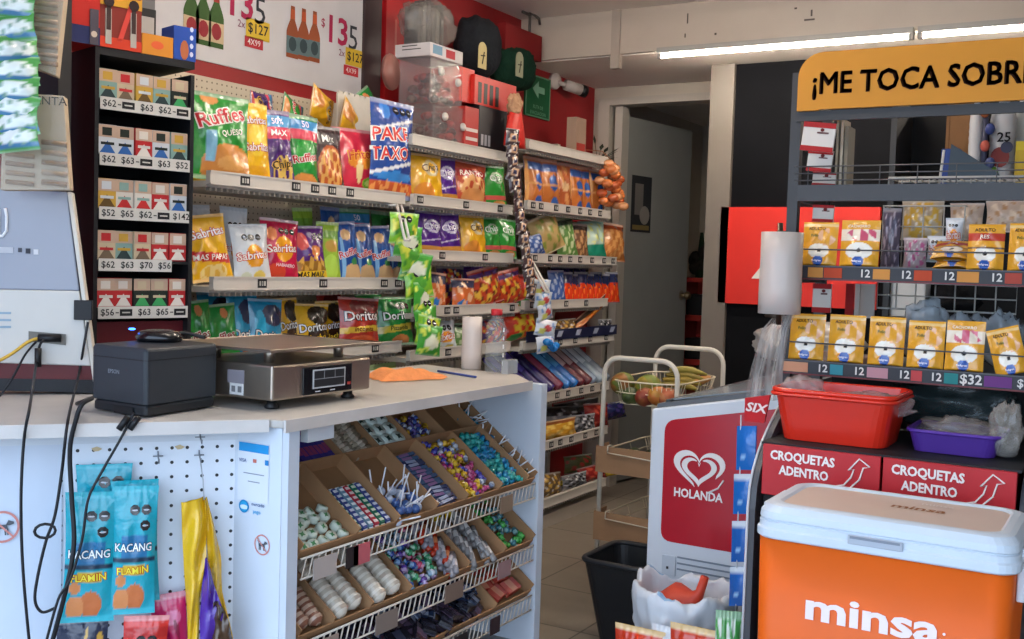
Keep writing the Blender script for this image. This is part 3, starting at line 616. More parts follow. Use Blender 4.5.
row(SB['b3'], [
 ('orange_blue', 430, 446, 272, 'orange bag with blue print at the left of the third middle shelf', dict(roll=.1)),
 ('mixed_dark', 440, 462, 266, 'dark purple bag with red and gold print beside the orange one', dict(X=-2.82)),
 ('orange_blue', 455, 476, 278, 'orange snack bag with blue print under the purple bags'),
 ('chips_purple', 466, 484, 264, 'plain purple bag at the back of the third middle shelf', dict(X=-2.86)),
 ('orange_stripe', 478, 503, 268, 'orange red bag with gold streaks, left of a similar one', dict(roll=-.2)),
 ('orange_stripe', 498, 522, 270, 'orange red bag with gold streaks, right of a similar one', dict(roll=-.2)),
 ('red_gold', 518, 540, 274, 'red and gold bag at the right end of the third middle shelf')], lo=True)
row(SB['b4'], [
 ('brown_bag', 418, 438, 325, 'brown and gold bag behind the tip of the lime sachets'),
 ('sab_white', 434, 456, 320, 'whitish bag standing left behind the film roll'),
 ('sweet_green', 450, 472, 322, 'greenish bag standing right behind the film roll'),
 ('mixed_dark', 480, 505, 318, 'dark patterned bag behind the clear bottle'),
 ('red_gold', 506, 534, 308, 'red and gold bag leaning right of the clear bottle', dict(roll=-.2, X=-2.72))], lo=True)
# --- unit by the doorway
row(SC['c1'], [('bread', 528, 544, 152, 'blue and orange bread pack at the left end of the bread shelf'),
 ('bread', 540, 559, 150, 'bread pack, left of the front three'), ('bread_plain', 556, 572, 152, 'plain brown bread pack in the middle of the bread shelf'),
 ('bread', 569, 583, 154, 'bread pack with blue label, first of the right-hand three'), ('bread', 581, 593, 156, 'bread pack with blue label, middle of the right-hand three'), ('bread', 591, 603, 158, 'bread pack with blue label, last of the right-hand three')], lo=True, name='bread_pack', cat='bread pack')
row(SC['c2'], [('sweet_blue', 528, 545, 236, 'small blue sweet bag at the left of the sweet shelf', dict(roll=-.2)), ('sweet_tan', 540, 562, 216, 'tan sweet bag tilted to the left', dict(roll=-.35)),
 ('sweet_brown', 545, 563, 212, 'brown sweet bag behind the tilted tan one', dict(X=-2.86)), ('sweet_green', 560, 576, 216, 'olive green sweet bag beside the tan bag', dict(roll=-.15)),
 ('sweet_brown', 573, 588, 224, 'small brown sweet bag in the middle of the sweet shelf'), ('sweet_green', 570, 590, 212, 'green sweet bag at the back of the sweet shelf', dict(X=-2.88)),
 ('sweet_teal', 586, 605, 214, 'teal bottomed sweet bag near the right end')], lo=True, name='sweet_bag', cat='bag')
row(SC['c2'], [('peanut', 602, 622, 215, 'orange peanut bag at the right end of the sweet shelf')], name='peanut_bag', cat='bag', lo=True)
for i in range(8):
    x = 560+i*7.6
    o = rowbag('flame', x-5, x+5, 274-(i % 2)*2, SC['c3']-.013, 'small flame orange and blue bag standing in the packed row above the third shelf', X=-2.72, lo=True, group='flame orange bags in a row'); 
row(SC['c3'], [('sweet_blue', 553, 566, 270, 'dark blue bag left of the flame orange row'), ('navy_pack', 556, 573, 264, 'navy bag at the back above the flame orange row, left one', dict(X=-2.88)), ('navy_pack', 574, 590, 264, 'navy bag at the back above the flame orange row, right one', dict(X=-2.88))], lo=True)
row(SC['c4'], [('brown_bag', 556, 574, 318, 'dull brown bag left of the large orange bag'), ('cheeto_or', 570, 606, 311, 'large orange puffed-corn bag lying on its side near the shelf end', dict(roll=-.5)), ('silver_pack', 600, 611, 318, 'small grey pack at the end of the orange bag shelf')], lo=True)
# dark promotional strip in front of the orange bag shelf
b = MB('#1c2140').box(SF+.004, SF+.008, 4.58, 5.62, .995-.02+.03, .995+.065)
for k in range(5):
    y = 4.68+k*.21; b.poly([(SF+.009, y, .0+1.02), (SF+.009, y+.05, 1.02), (SF+.009, y+.075, 1.05), (SF+.009, y+.02, 1.05)], '#9fa6bd')
tag(centre(b.build('shelf_strip', 'plastic')), 'dark blue promotional strip with pale marks clipped along the shelf edge', 'strip')
# cookie tubes and packs, low shelves
def slug(name, cols, xc, yc, X, L_, r, lean, label, cat='cookie pack', rz=RZ, group=None):
    p = P(xc, yc, X=X); m = MB(cols[0])
    n = 12; prof_ = [(r*.3, 0), (r*.95, .006), (r, .02), (r, L_*.5), (r, L_-.02), (r*.95, L_-.006), (r*.3, L_)]
    vs0 = len(m.f); m.lathe(prof_, n=n)
    cc = []
    for j in range(len(prof_)-1):
        for i in range(n): cc.append(hx(cols[1] if (j in (3,) and len(cols) > 1 and i % 3) else cols[0]))
    m.c = cc+[hx(cols[0])]*2
    o = m.build(name, 'foil'); o.rotation_euler = (lean*2, lean*.8, rz); o.location = p; return tag(o, label, cat, group)
cp = [('#35246e', '#5a4aa8', 'dark purple'), ('#3a2878', '#2a1c58', 'deep violet'), ('#7a1f3c', '#a83a58', 'maroon'), ('#1b6fc4', '#5aa8e0', 'bright blue'), ('#6a2430', '#d0b0b0', 'brownish red'), ('#8a9cb4', '#c8d4e0', 'pale silver'), ('#9fb0c0', '#e0e8f0', 'silver blue'), ('#8c98a8', '#c4ccd6', 'grey silver')]
xs = [(522, 0), (530, 1), (538, 0), (547, 1), (556, 2), (564, 3), (571, 3), (578, 4), (585, 4), (590, 5), (597, 6), (603, 7)]
seen = {}
for i, (x, ci) in enumerate(xs):
    c1, c2, nm = cp[ci]; k = seen.get(ci, 0); seen[ci] = k+1
    z = SC['c5']-.013; yy = P_y(-2.705, x+5, z+.028)
    pl = ['left one of the pair', 'right one of the pair'][min(1, k)] if sum(1 for q in xs if q[1] == ci) > 1 else 'the only one'
    slug('cookie_pack', (c1, c2), x+5, yy, -2.705, .3, .03, -.42, '%s cookie pack leaning on the cookie shelf, %s of that colour' % (nm, pl.replace(' of the pair', '').replace('the only one', 'single')))
row(SC['c6'], [('gold_pack', 538, 572, 418, 'golden pack lying low at the left on the dark pack shelf', dict(X=-2.70)), ('dark_pack', 545, 582, 404, 'long charcoal pack with pale lettering, lower of two', dict(X=-2.82)),
 ('dark_pack', 562, 596, 398, 'long charcoal pack with pale lettering, upper of two', dict(X=-2.9)), ('silver_pack', 572, 592, 412, 'black and silver speckled pack beside the red pack'), ('red_pack', 588, 608, 401, 'dark red pack near the end of the dark pack shelf'), ('navy_pack', 603, 622, 400, 'navy pack at the very end beside the fruit rack', dict(X=-2.8))], lo=True, name='biscuit_pack', cat='pack')
row(SC['c7'], [('brown_bag', 538, 560, 470, 'brown and gold bag at the left of the lowest shelf'), ('yellow_pack', 556, 572, 476, 'yellow print bag beside the brown bag on the lowest shelf', dict(X=-2.8)), ('silver_pack', 567, 585, 470, 'silver speckled bag in the middle of the lowest shelf'), ('olive_pack', 566, 590, 452, 'olive and red bag at the back of the lowest shelf', dict(X=-2.9)),
 ('red_pack', 583, 604, 462, 'red bag at the right of the lowest shelf'), ('yellow_pack', 602, 620, 464, 'yellow bag seen behind the fruit rack leg'), ('red_pack', 612, 640, 452, 'dark red bag behind the fruit rack', dict(X=-2.9))], lo=True)
# hanging chains of sachets ------------------------------------------------
def chain(label, pts, kinds, w, h, n, yaw, name='sachet_strip', t=.02, seed=3, mat='foil'):
    T = thing(name, label, 'sachet strip', tuple(pts[0])); rnd = random.Random(seed)
    MB('#d8d4cc').tube([Vector(p)+Vector((-.012, 0, 0)) for p in pts], .003).build('cord', 'plastic', T)
    tot = len(pts)-1
    for i in range(n):
        f = (i+.5)/n*tot; j = min(tot-1, int(f)); p = Vector(pts[j]).lerp(Vector(pts[j+1]), f-j)
        m = bag_mesh(G[kinds[i % len(kinds)]], w, h, t, 'pillow', 10, 12, seed=i)
        mm = Matrix.Translation(p) @ Matrix.Rotation(yaw+rnd.uniform(-.35, .35), 4, 'Z') @ Matrix.Rotation(rnd.uniform(-.25, .25), 4, 'Y') @ Matrix.Translation((0, 0, -h/2))
        m.v = [mm @ v for v in m.v]; m.build('sachet', mat, T)
    return T
K('s_lime', c='#76b72e', s=[('n', 0, .5, 1, .6, '#d7dc4c', .1, 6), ('n', 0, .5, 1, .5, '#2f7d2c', .6, 8), ('e', 0, .5, .5, .2, '#4d9a34')], o=[(-.2, .8, .2, 2)])
K('s_lime2', c='#3f9a34', s=[('n', 0, .5, 1, .6, '#cfe05a', .3, 7), ('e', .1, .45, .6, .22, '#e3e8d0')])
K('s_brown', c='#3a2a30', s=[('e', 0, .5, .6, .25, '#c09a7a'), ('e', 0, .5, .3, .12, '#2a2a4a'), ('n', 0, .5, 1, .6, '#d8d4d0', .75, 8)])
K('s_white', c='#c3cdda', s=[('n', 0, .5, 1, .6, '#5a86c4', .55, 6), ('e', .1, .5, .4, .2, '#b8484c'), ('e', -.4, .3, .3, .2, '#cfcf6a')])
K('s_mint', c='#4d9a4c', s=[('e', 0, .5, .9, .3, '#dfe8e4'), ('b', .12, .3, '#3c77a0'), ('n', 0, .5, .8, .3, '#7aa08c', .5, 9)])
chain('long strip of lime green sachets hanging in front of the chip shelves', [P(402, 222, X=-2.58), P(415, 265, X=-2.56), P(425, 315, X=-2.54), P(430, 345, X=-2.5)], ['s_lime', 's_lime2'], .135, .125, 10, RZ-.25, t=.035)
chain('long dark brown strip of sachets hanging between two shelving units', [P(512, 132, X=-2.6), P(514, 175, X=-2.6), P(520, 215, X=-2.59), P(527, 260, X=-2.58), P(532, 296, X=-2.57)], ['s_brown'], .078, .085, 15, RZ-.25, t=.03)
chain('short white and blue strip of sachets under the shelf ends', [P(540, 282, X=-2.6), P(545, 312, X=-2.58), P(546, 352, X=-2.57)], ['s_white'], .12, .085, 5, RZ-.25, t=.04)
b = MB('#1f7fd0')
for k in range(5): b.ell(P(547+k*2.2, 341+random.random()*8, X=-2.54), .022, .022, .018)
tag(centre(b.build('plastic_bow', 'gloss')), 'bright blue plastic knot under the white and blue sachet strip', 'bow')
# metal arms the strips hang from
for (x1, y1), (x2, y2), lab in (((397, 205), (405, 240), 'white metal shelf arm behind the lime sachet strip'), ((530, 262), (546, 292), 'white metal shelf arm above the white and blue sachet strip')):
    m = MB('#cfcbc6'); a, c = P(x1, y1, X=-2.62), P(x2, y2, X=-2.5); m.tube([a, c], .006).tube([a+UY*.03, c+UY*.03], .006).tube([c, c+UY*.03], .006); m.tube([a, a-UX*.06], .006)
    tag(centre(m.build('hanging_hook', 'paint')), lab, 'arm')
# things on the top board ---------------------------------------------------
X0 = -2.68
def onbox(name, label, cat, x0, x1, ytop, zb, X, col, dep=.2, mat='paper', deco=None, n=.004):
    ym = P_y(X, (x0+x1)/2, zb); a, c = P(x0, ym, X=X), P(x1, ym, X=X); zt = P((x0+x1)/2, ytop, X=X).z
    m = MB(col).box(X-dep, X, a.y, c.y, zb, zt, bev=n)
    if deco: deco(m, X, a.y, c.y, zb, zt)
    return tag(centre(m.build(name, mat)), label, cat), zt, a.y, c.y
zb = SB['b0']-.013
def clear_box(x0, x1, yt, zb_, X, label, fill, lid, dep=.2):
    a, c = P(x0, P_y(X, x0, zb_), X=X), P(x1, P_y(X, x1, zb_), X=X); zt = P((x0+x1)/2, yt, X=X).z
    T = thing('display_box', label, 'box', (X-dep/2, (a.y+c.y)/2, zb_)); y0, y1 = a.y, c.y
    m = MB('#b9aeb0'); t = .004
    m.box(X-t, X, y0, y1, zb_, zt).box(X-dep, X-dep+t, y0, y1, zb_, zt).box(X-dep+t, X-t, y0, y0+t, zb_, zt).box(X-dep+t, X-t, y1-t, y1, zb_, zt).build('shell', 'clear', T)
    m = MB('#cfc9c6').box(X-dep, X+.002, y0-.002, y1+.002, zt, zt+.006)
    for y in (y0, y1): m.bar((X, y, zb_), (X, y, zt), .003)
    m.build('lid_frame', 'clear', T)
    for k in range(2):
        m = MB('#c9c3bd'); m.m = Matrix.Translation((X+.001, y0+(y1-y0)*(.3 if k == 0 else .85), zb_+(zt-zb_)*(.6 if k else .75))) @ Matrix.Rotation(R(90), 4, 'Y'); m.lathe([(.018, 0), (.018, .008), (.012, .014)], n=12); m.build('latch', 'plastic', T)
    rnd = random.Random(5); m = MB()
    for k in range(46):
        m.ell((X-.03-rnd.random()*(dep-.06), y0+.03+rnd.random()*(y1-y0-.06), zb_+.022+rnd.random()*(zt-zb_)*.75*fill), .024, .024, .018, rnd.choice(['#7c1a18', '#4c1a18', '#a0241c', '#2c1c1c', '#5a4238']), 7, 5)
    o = m.build('sweet_pile', 'plastic'); o['kind'] = 'stuff'; tag(centre(o), 'red and brown sweets heaped inside the %s clear box' % lid, 'sweets'); return zt, y0, y1
z1, ya, yb = clear_box(433, 466, 107, zb, -2.70, 'lower clear plastic box with round latches on the top board', .9, 'lower', .15)
z2, _, _ = clear_box(430, 461, 62, z1+.008, -2.72, 'upper clear plastic box with round latches under the white carton', .7, 'upper', .17)
def d_white(m, X, y0, y1, za, zb_):
    m.box(X-.15, X-.05, y0-.001, y0, za+.03, za+.034, '#3a3a3a').box(X-.15, X-.07, y0-.001, y0, za+.045, za+.049, '#3a3a3a').box(X, X+.001, y0+.02, y0+.09, za+.012, za+.05, '#6d8fa6').box(X, X+.001, y0+.12, y0+.19, za+.01, zb_-.01, '#a83a40')
T, z3, y0_, y1_ = onbox('carton', 'white flat carton with blue and red marks on the upper clear box', 'carton', 430, 463, 47, z2+.008, -2.715, '#c4bfc0', .19, deco=d_white)
b = MB('#6f6a68'); cx = (y0_+y1_)/2
rnd = random.Random(9)
def crumple(m, c, rx, ry, rz_, col, seed, nu=18, nv=12, amp=.16, top=None):
    rr = random.Random(seed); ph = [rr.uniform(0, 6) for _ in range(6)]
    nu, nv = max(nu, 36), max(nv, 22)
    def fn(a, v):
        th = a*2*PI; f = math.sin(PI*min(1, max(0, v)))**.7 if 0 < v < 1 else 0
        d = Vector((f*math.cos(th), f*math.sin(th), -math.cos(PI*v))); q = d*2.2+Vector((seed*1.7, ph[0], ph[1]))
        w = 1+amp*2.2*(noise.noise(q)+.5*abs(noise.noise(q*2.3))+.45*abs(noise.noise(q*5.1)))
        return Vector((c[0]+rx*f*w*math.cos(th), c[1]+ry*f*w*math.sin(th), c[2]+max(0, rz_*(1-math.cos(PI*v))/2*(w*.7+.3))))
    m.grid(fn, nu, nv, None, col); return m
o = tag(centre(crumple(MB(), (-2.82, cx, z3), .09, .15, .19, '#8d8a86', 4, 30, 20, .14).build('plastic_bag', 'haze')), 'crumpled clear plastic bag of grey packets on top of the white carton', 'bag')
b = MB()
for k in range(6): b.box(-2.88, -2.8, cx-.1+k*.034, cx-.075+k*.034, z3, z3+.17+.02*(k % 3), ['#5d5a58', '#7d7872', '#4a4646'][k % 3], .006)
tag(centre(b.build('packet_bundle', 'plastic')), 'grey packets standing inside the crumpled clear bag', 'packets')
def d_black(m, X, y0, y1, za, zb_):
    for k in range(3): m.box(X, X+.001, y0+.02+k*.03, y0+.04+k*.03, za+.05, za+.1, '#9a9aa0')
T, zk, ka, kb = onbox('sweet_box', 'black sweets box with pale top on the top board', 'box', 478, 506, 108, zb, -2.69, '#1d1c20', .16, 'plastic', d_black)
def d_redblack(m, X, y0, y1, za, zb_):
    for k in range(3): m.box(X, X+.001, y0+.01, y1-.01, za+.02+k*.04, za+.035+k*.04, '#c8c0bc')
onbox('sweet_box', 'red box with pale stripes between the clear box and the black box', 'box', 464, 478, 107, zb, -2.69, '#a32420', .16, 'plastic', d_redblack)
def d_cards(m, X, y0, y1, za, zb_):
    for k in range(4): m.box(X, X+.001, y0+.03+k*.05, y0+.06+k*.05, za+.01, zb_-.03, '#26201f')
T, zr, _, _ = onbox('sweet_box', 'red open box of dark sticks standing on the black box', 'box', 474, 516, 80, zk+.002, -2.70, '#b3281f', .16, 'plastic', d_cards)
onbox('sweet_box', 'plain bright red box left of the open stick box', 'box', 459, 474, 68, zk+.002, -2.72, '#c1271d', .16, 'plastic')
# dark cap and green bag hung high on the wall
b = MB('#25282d'); crumple(b, (-2.93, P(478, 40, X=-2.93).y, P(478, 78, X=-2.93).z), .1, .15, .29, '#25282d', 8, 24, 16, .05)
tag(centre(b.build('backpack', 'cloth')), 'dark grey rounded bag hanging high between carton and green bag', 'bag')
b = MB('#173327'); crumple(b, (-2.95, P(512, 60, X=-2.95).y, P(512, 90, X=-2.95).z), .09, .2, .22, '#173327', 12, 24, 16, .07)
tag(centre(b.build('hanging_bag', 'cloth')), 'dark green bag hanging high next to the exit sign', 'bag')
for (x, y), lab in (((482, 58), 'round-topped cream price tag on the dark grey bag'), ((519, 67), 'dull cream price tag on the dark green bag')):
    p = P(x, y, X=-2.8); m = MB('#c6b784' if x < 500 else '#8f9178'); m.prism([(p.y+.035*math.cos(a), p.z+.04+.035*math.sin(a)) for a in [PI*k/8 for k in range(9)]]+[(p.y-.035, p.z-.05), (p.y+.035, p.z-.05)], p.x, p.x+.004, None, 'x')
    m.poly([(p.x+.006, p.y-.01, p.z-.03), (p.x+.006, p.y+.0, p.z-.03), (p.x+.006, p.y+.015, p.z+.03), (p.x+.006, p.y+.005, p.z+.03)], '#3a3428').poly([(p.x+.006, p.y-.02, p.z+.005), (p.x+.006, p.y+.02, p.z+.01), (p.x+.006, p.y+.02, p.z+.016), (p.x+.006, p.y-.02, p.z+.011)], '#3a3428')
    tag(centre(m.build('hang_tag', 'paper')), lab, 'tag')
p = P(516, 22, X=-2.95); b = MB('#7c1518').box(-3.0, -2.9, P(497, 40, X=-2.95).y, P(534, 40, X=-2.95).y, P(520, 58, X=-2.95).z, P(520, 32, X=-2.95).z)
tag(centre(b.build('carton', 'paper')), 'dark red carton high on the wall above the green bag', 'carton')
b = MB('#4a4440'); a = P(530, 15, X=-2.95); b.tube([a+UZ*.02, a-UZ*.16], .008).tube([a+UZ*.02, a+UZ*.0+UY*.1, a+UY*.11-UZ*.03], .008); b.tube([a+UZ*.0, a-UY*.08], .008)
tag(centre(b.build('wall_hook', 'paint')), 'bent dark metal hook on the wall under the ceiling beam', 'hook')
b = MB('#c0251c'); y = P(517, 130, X=-2.62).y; z = P(517, 128, X=-2.62).z
b.loft([[(-2.62-.01+.02*math.cos(q), y+r_*math.sin(q), z_) for q in [2*PI*k/10 for k in range(10)]] for r_, z_ in ((.03, z+.1), (.06, z+.05), (.09, z-.04), (.1, z-.09))])
tag(centre(b.build('red_pouch', 'plastic')), 'bright red bag hanging above the brown sachet strip', 'bag')
crumple(MB(), (-2.66, P(518, 118, X=-2.66).y, P(518, 128, X=-2.66).z), .03, .045, .05, '#b08a6c', 3)
b = MB(); crumple(b, (-2.63, y-.01, z+.06), .03, .045, .09, '#b08a6c', 3); tag(centre(b.build('beige_pouch', 'cloth')), 'small beige pouch on top of the bright red bag', 'pouch')
# flat box, wavy white cards, brown disc at the left of the clear boxes
b = MB('#7b4f48'); b.m = Matrix.Translation(P(391, 72, X=-2.8)) @ Matrix.Rotation(RZ+.3, 4, 'Z') @ Matrix.Rotation(R(90), 4, 'X'); b.lathe([(.09, -.01), (.095, 0), (.09, .01)], n=24, sy=.8)
tag(centre(b.build('round_tray', 'plastic')), 'brown round tray leaning left of the clear boxes', 'tray')
b = MB('#cdc8bd'); a = P(385, 130, X=-2.72); y0 = P(365, 120, X=-2.72).y; y1 = P(412, 120, X=-2.72).y; zt = P(390, 97, X=-2.72).z
pts = [(y0, SA['a1']), (y0, zt)]
for k in range(9): pts += [(y0+(y1-y0)*(k+.2)/9, zt+.012), (y0+(y1-y0)*(k+.8)/9, zt+.012), (y0+(y1-y0)*(k+1)/9, zt)]
pts += [(y1, SA['a1'])]; b.prism(pts, -2.87, -2.862, None, 'x')
tag(centre(b.build('egg_tray', 'card')), 'pale scalloped card tray standing behind the tall blue bag', 'tray')
# top board right: leaflet box and plant sprig
p = P(581, 135, X=-2.8); b = MB('#a58a78').box(p.x-.06, p.x, p.y-.06, p.y+.06, 1.985-.013, P(581, 118, X=-2.8).z).box(p.x, p.x+.002, p.y-.05, p.y+.05, 2.03, 2.08, '#a83a32')
tag(centre(b.build('leaflet_box', 'paper')), 'small beige and red box on the top board near the doorway', 'box')
T = thing('potted_sprig', 'dark wilted plant sprig on the top board beside the doorway', 'plant', (-2.8, P(598, 145, X=-2.8).y, 1.972)); yy = P(598, 145, X=-2.8).y
MB('#3a2a24').lathe([(.03, 0), (.035, .03), (.03, .035)], (-2.8, yy, 1.972), n=12).build('pot', 'plastic', T)
b = MB('#1f2a1c'); rr = random.Random(2)
for k in range(16):
    d = Vector((rr.uniform(-1, 1), rr.uniform(-1, 1.6), rr.uniform(-.1, 1))).normalized(); o = Vector((-2.8, yy, 2.0)); L_ = rr.uniform(.05, .13); e = o+d*L_; s_ = d.cross(UZ).normalized()*.014
    b.tube([o, e], .0015, n=4); b.add([e-d*.03, e+s_, e+d*.03, e-s_], [(0, 1, 2, 3)])
b.build('foliage', 'plastic', T)
# net bag of snacks on the end of the bread shelf
T = thing('snack_net', 'net of coppery wrapped snacks hanging at the end of the bread shelf', 'net bag', tuple(P(612, 210, X=-2.62)))
c = P(613, 186, X=-2.62); rr = random.Random(11)
for k in range(28):
    m = MB(rr.choice(['#b5562c', '#c8723c', '#8e4426', '#c98a5c'])); m.ell(c+Vector((rr.uniform(-.05, .05), rr.uniform(-.08, .09), -.11+k*.0085)), .034, .036, .024, n=8, m=6); m.build('snack', 'foil', T)
b = MB('#9a6a4c'); b.tube([c+UZ*.13, c+UZ*.19-UY*.05-UX*.05, c+UZ*.2-UX*.15-UY*.05], .003, n=5).build('tie', 'plastic', T)
# ================================================================= the counter
XF = -1.80                                   # front plane of the sweets cabinet
NY0, NY1, FY0, FY1 = 1.942, 2.004, 3.235, 3.275
LD = Vector((-.627, -.779, 0)); LN = Vector((.779, -.627, 0))       # along / out of the angled left front
TW = Vector((-1.95, 1.95, 0))
# worktop: one continuous slab turning the corner
front = [Vector((-1.79, 3.14, 0)), Vector((-1.79, 1.935, 0)), Vector((-1.828, 1.925, 0)), Vector((-1.828, 1.925, 0))+LD*1.15]
back = [front[-1]-LN*.75, Vector((-3.0, 1.95, 0)), Vector((-2.93, 2.4, 0)), Vector((-2.38, 2.4, 0)), Vector((-2.38, 3.34, 0)), Vector((-1.93, 3.29, 0))]
T = thing('shop_counter', 'white angled shop counter with open sweets cabinet and perforated left front', 'counter', (-2.1, 2.4, 0))
pl = [(p.x, p.y) for p in front+back]
w = MB('#b4b0ab').prism(pl, .98, 1.0, None, 'z'); w.build('worktop', 'worn', T, bevel=.004)
e = MB('#cfcac6')
for a, c in ((front[0], front[1]), (front[2], front[3])):
    d = (c-a).normalized(); n = Vector((-d.y, d.x, 0)); n = n if n.dot(Vector((1, -.3, 0))) > 0 else -n
    e.loft([[a+n*.001+UZ*.97, a+n*.008+UZ*.97, a+n*.008+UZ*1.001, a+n*.001+UZ*1.001], [c+n*.001+UZ*.97, c+n*.008+UZ*.97, c+n*.008+UZ*1.001, c+n*.001+UZ*1.001]], None, True, False)
e.build('edge_strip', 'worn', T)
def panel(name, p0, p1, z0, z1, th, mat, col, nrm):
    n = Vector(nrm)*th; m = MB(col); m.loft([[p0, p1, p1-n, p0-n], [q+UZ*(z1-z0) for q in (p0, p1, p1-n, p0-n)]], None, True, False)
    m.v = [v+UZ*z0 for v in m.v]; return m.build(name, mat, T)
side = MB('#cdd6e2').box(-1.965, XF, NY0, NY1, 0, .979); side.build('side_panel', 'paint', T)
MB('#c9d3e0').prism([(XF+.0, NY0+.002), (XF+.012, NY0+.012), (XF+.012, NY1-.012), (XF, NY1-.002)], 0, .972, None, 'z').build('front_post', 'paint', T)
MB('#cdd6e2').box(-2.36, XF, FY0, FY1, 0, .979).build('side_panel', 'paint', T)
MB('#8e8a86').box(-2.36, -2.34, NY1, FY0, 0, .979).build('back_panel', 'paint', T)
MB('#8e8a86').box(-2.34, XF-.06, NY1, FY0, .02, .06).build('floor_panel', 'paint', T)
MB('#cdd3da').box(XF-.03, XF-.006, P(310, 425, X=XF).y, P(336, 420, X=XF).y, .93, .979).build('lock_plate', 'paint', T)
# perforated board: its object frame is the board's own plane
def lframe(q): return Matrix(((LD.x, -LN.x, 0, q.x), (LD.y, -LN.y, 0, q.y), (0, 0, 1, 0), (0, 0, 0, 1)))
def Lp(x, y, off=0): return P(x, y, plane=(TW+LN*off, LN))
sL = [(Lp(x, 500)-TW).dot(LD) for x in (222, 62, -60)]
pm = MB(); pm.m = None
pb = bpy.data.objects.new('tmp', None)
def lbox(name, mat, s0, s1, z0, z1, t0, t1, col, parent):
    m = MB(col).box(s0, s1, t0, t1, z0, z1); o = m.build(name, mat); o.parent = parent; o.matrix_local = TM[parent.name].inverted() @ lframe(TW); return o
bpy.data.objects.remove(pb)
lbox('perforated_board', 'pegboard', .0, sL[1], 0, .935, 0, .006, '#fff', T)
lbox('front_panel', 'paint', sL[1], 1.05, 0, .962, -.004, .014, '#c6d0df', T)
lbox('top_rail', 'paint', 0, 1.05, .935, .962, -.006, .02, '#cfd6df', T)
# stickers on the narrow white side and a no-dogs sticker left of the board
ys = NY0-.0015
def on_side(x, y): return P(x, y, Y=ys)
m = MB('#d5dbe3'); c = on_side(255, 460)
m.rect(on_side(253, 474), UX, UZ, .105, .14, '#d8dee6')
m.rect(on_side(254, 448)+Vector((0, -.001, 0)), UX, UZ, .1, .022, '#2492d2').rect(on_side(247, 461)+Vector((0, -.001, 0)), UX, UZ, .001, .001, '#fff')
m.text('VISA', on_side(243, 460)+Vector((0, -.001, 0)), UX, UZ, .013, '#33508e', .01).rect(on_side(255, 461)+Vector((0, -.001, 0)), UX, UZ, .012, .009, '#c06a5c').rect(on_side(267, 463)+Vector((0, -.001, 0)), UX, UZ, .012, .013, '#2a7fc0')
for k in range(2): m.rect(on_side(254, 474+k*8)+Vector((0, -.001, 0)), UX, UZ, .07-.03*k, .0025, '#8b93a0')
m.build('payment_sticker', 'paper', T)
m = MB(); q = on_side(244, 506); m.disc(q, UX, UZ, .017, .014, '#2a9fd6', 20).disc(q+Vector((0, -.0006, -.002)), UX, UZ, .014, .006, '#cfe6f4', 14).ring(q+Vector((0, -.001, 0)), UX, UZ, .0125, .0165, '#1c86bf')
m.text('mercado', on_side(258, 505)+Vector((0, -.001, .0)), UX, UZ, .012, '#2b4f86', .01).text('pago', on_side(257, 512)+Vector((0, -.001, 0)), UX, UZ, .0135, '#2a9fd6', .01)
m.build('payment_logo', 'paper', T)
def nodog(m, q, ux, s, n):
    m.ring(q, ux, UZ, s*.86, s, '#c9857e', 28)
    o = q+n*.0005; g = lambda pts: m.poly([o+ux*(x*s)+UZ*(y*s) for x, y in pts], '#565a62')
    g([(-.45, .12), (.3, .15), (.32, -.12), (-.42, -.14)]); g([(.2, .1), (.36, .42), (.68, .3), (.66, .16), (.4, .08)]); g([(-.42, .1), (-.62, .42), (-.56, .44), (-.34, .12)])
    for x in (-.42, -.26, .12, .26): g([(x, -.1), (x+.1, -.1), (x+.12, -.52), (x+.04, -.52)])
    m.add([q+n*.001+ux*(x*s)+UZ*(y*s) for x, y in ((-.65, .57), (-.57, .65), (.65, -.57), (.57, -.65))], [(0, 1, 2, 3)], '#c9857e')
m = MB(); nodog(m, on_side(262, 545), UX, .026, Vector((0, -1, 0))); m.build('no_dogs_sticker', 'paper', T)
m = MB(); nodog(m, Lp(2, 527, .008), -LD, .038, LN); m.build('no_dogs_sticker', 'paper', T)
for x, y in ((97, 449), (180, 447)):
    m = MB('#c9b48e'); q = Lp(x, y, .003); m.poly([q-LD*.012, q+UZ*.006, q+LD*.013+UZ*.002, q+LD*.006-UZ*.006, q-LD*.004-UZ*.005]); m.build('tape_scrap', 'paper', T)
# peg hooks
def hook(x, y, label, L_=.07, n_=1):
    q = Lp(x, y, .004); m = MB('#8d9198'); m.tube([q+UZ*.012, q+LN*.006+UZ*.004, q+LN*L_*.9-UZ*.006, q+LN*L_+UZ*.004], .0018, n=5); m.tube([q-LD*.012+LN*.002, q+LD*.012+LN*.002], .0016, n=5)
    return tag(centre(m.build('peg_hook', 'metal')), label, 'hook')
hook(158, 456, 'bent metal hook on the perforated board beside the blue peanut bags'); hook(199, 455, 'metal hook holding the yellow and purple bag'); hook(200, 437, 'top right wire hook just below the worktop edge'); hook(95, 496, 'hook behind the left turquoise peanut bag'); hook(130, 492, 'hook behind the right turquoise peanut bag')
def hang(kind, xl, xr, yt, yb, off, label, t=.03, name='snack_bag', roll=0, **k):
    a, c = Lp(xl, (yt+yb)/2, off), Lp(xr, (yt+yb)/2, off); w_ = (a-c).length; tp, bt = Lp((xl+xr)/2, yt, off), Lp((xl+xr)/2, yb, off)
    return bag(kind, Vector((bt.x, bt.y, bt.z)), w_, tp.z-bt.z, t, math.atan2(-LD.y, -LD.x), label, lean=0, roll=roll, name=name, **k)
hang('kacang', 75, 132, 464, 560, .02, 'turquoise peanut bag at the back, its top showing above the others')
hang('kacang', 112, 160, 480, 602, .045, 'turquoise peanut bag behind the right one, edge showing at its right', roll=-.02)
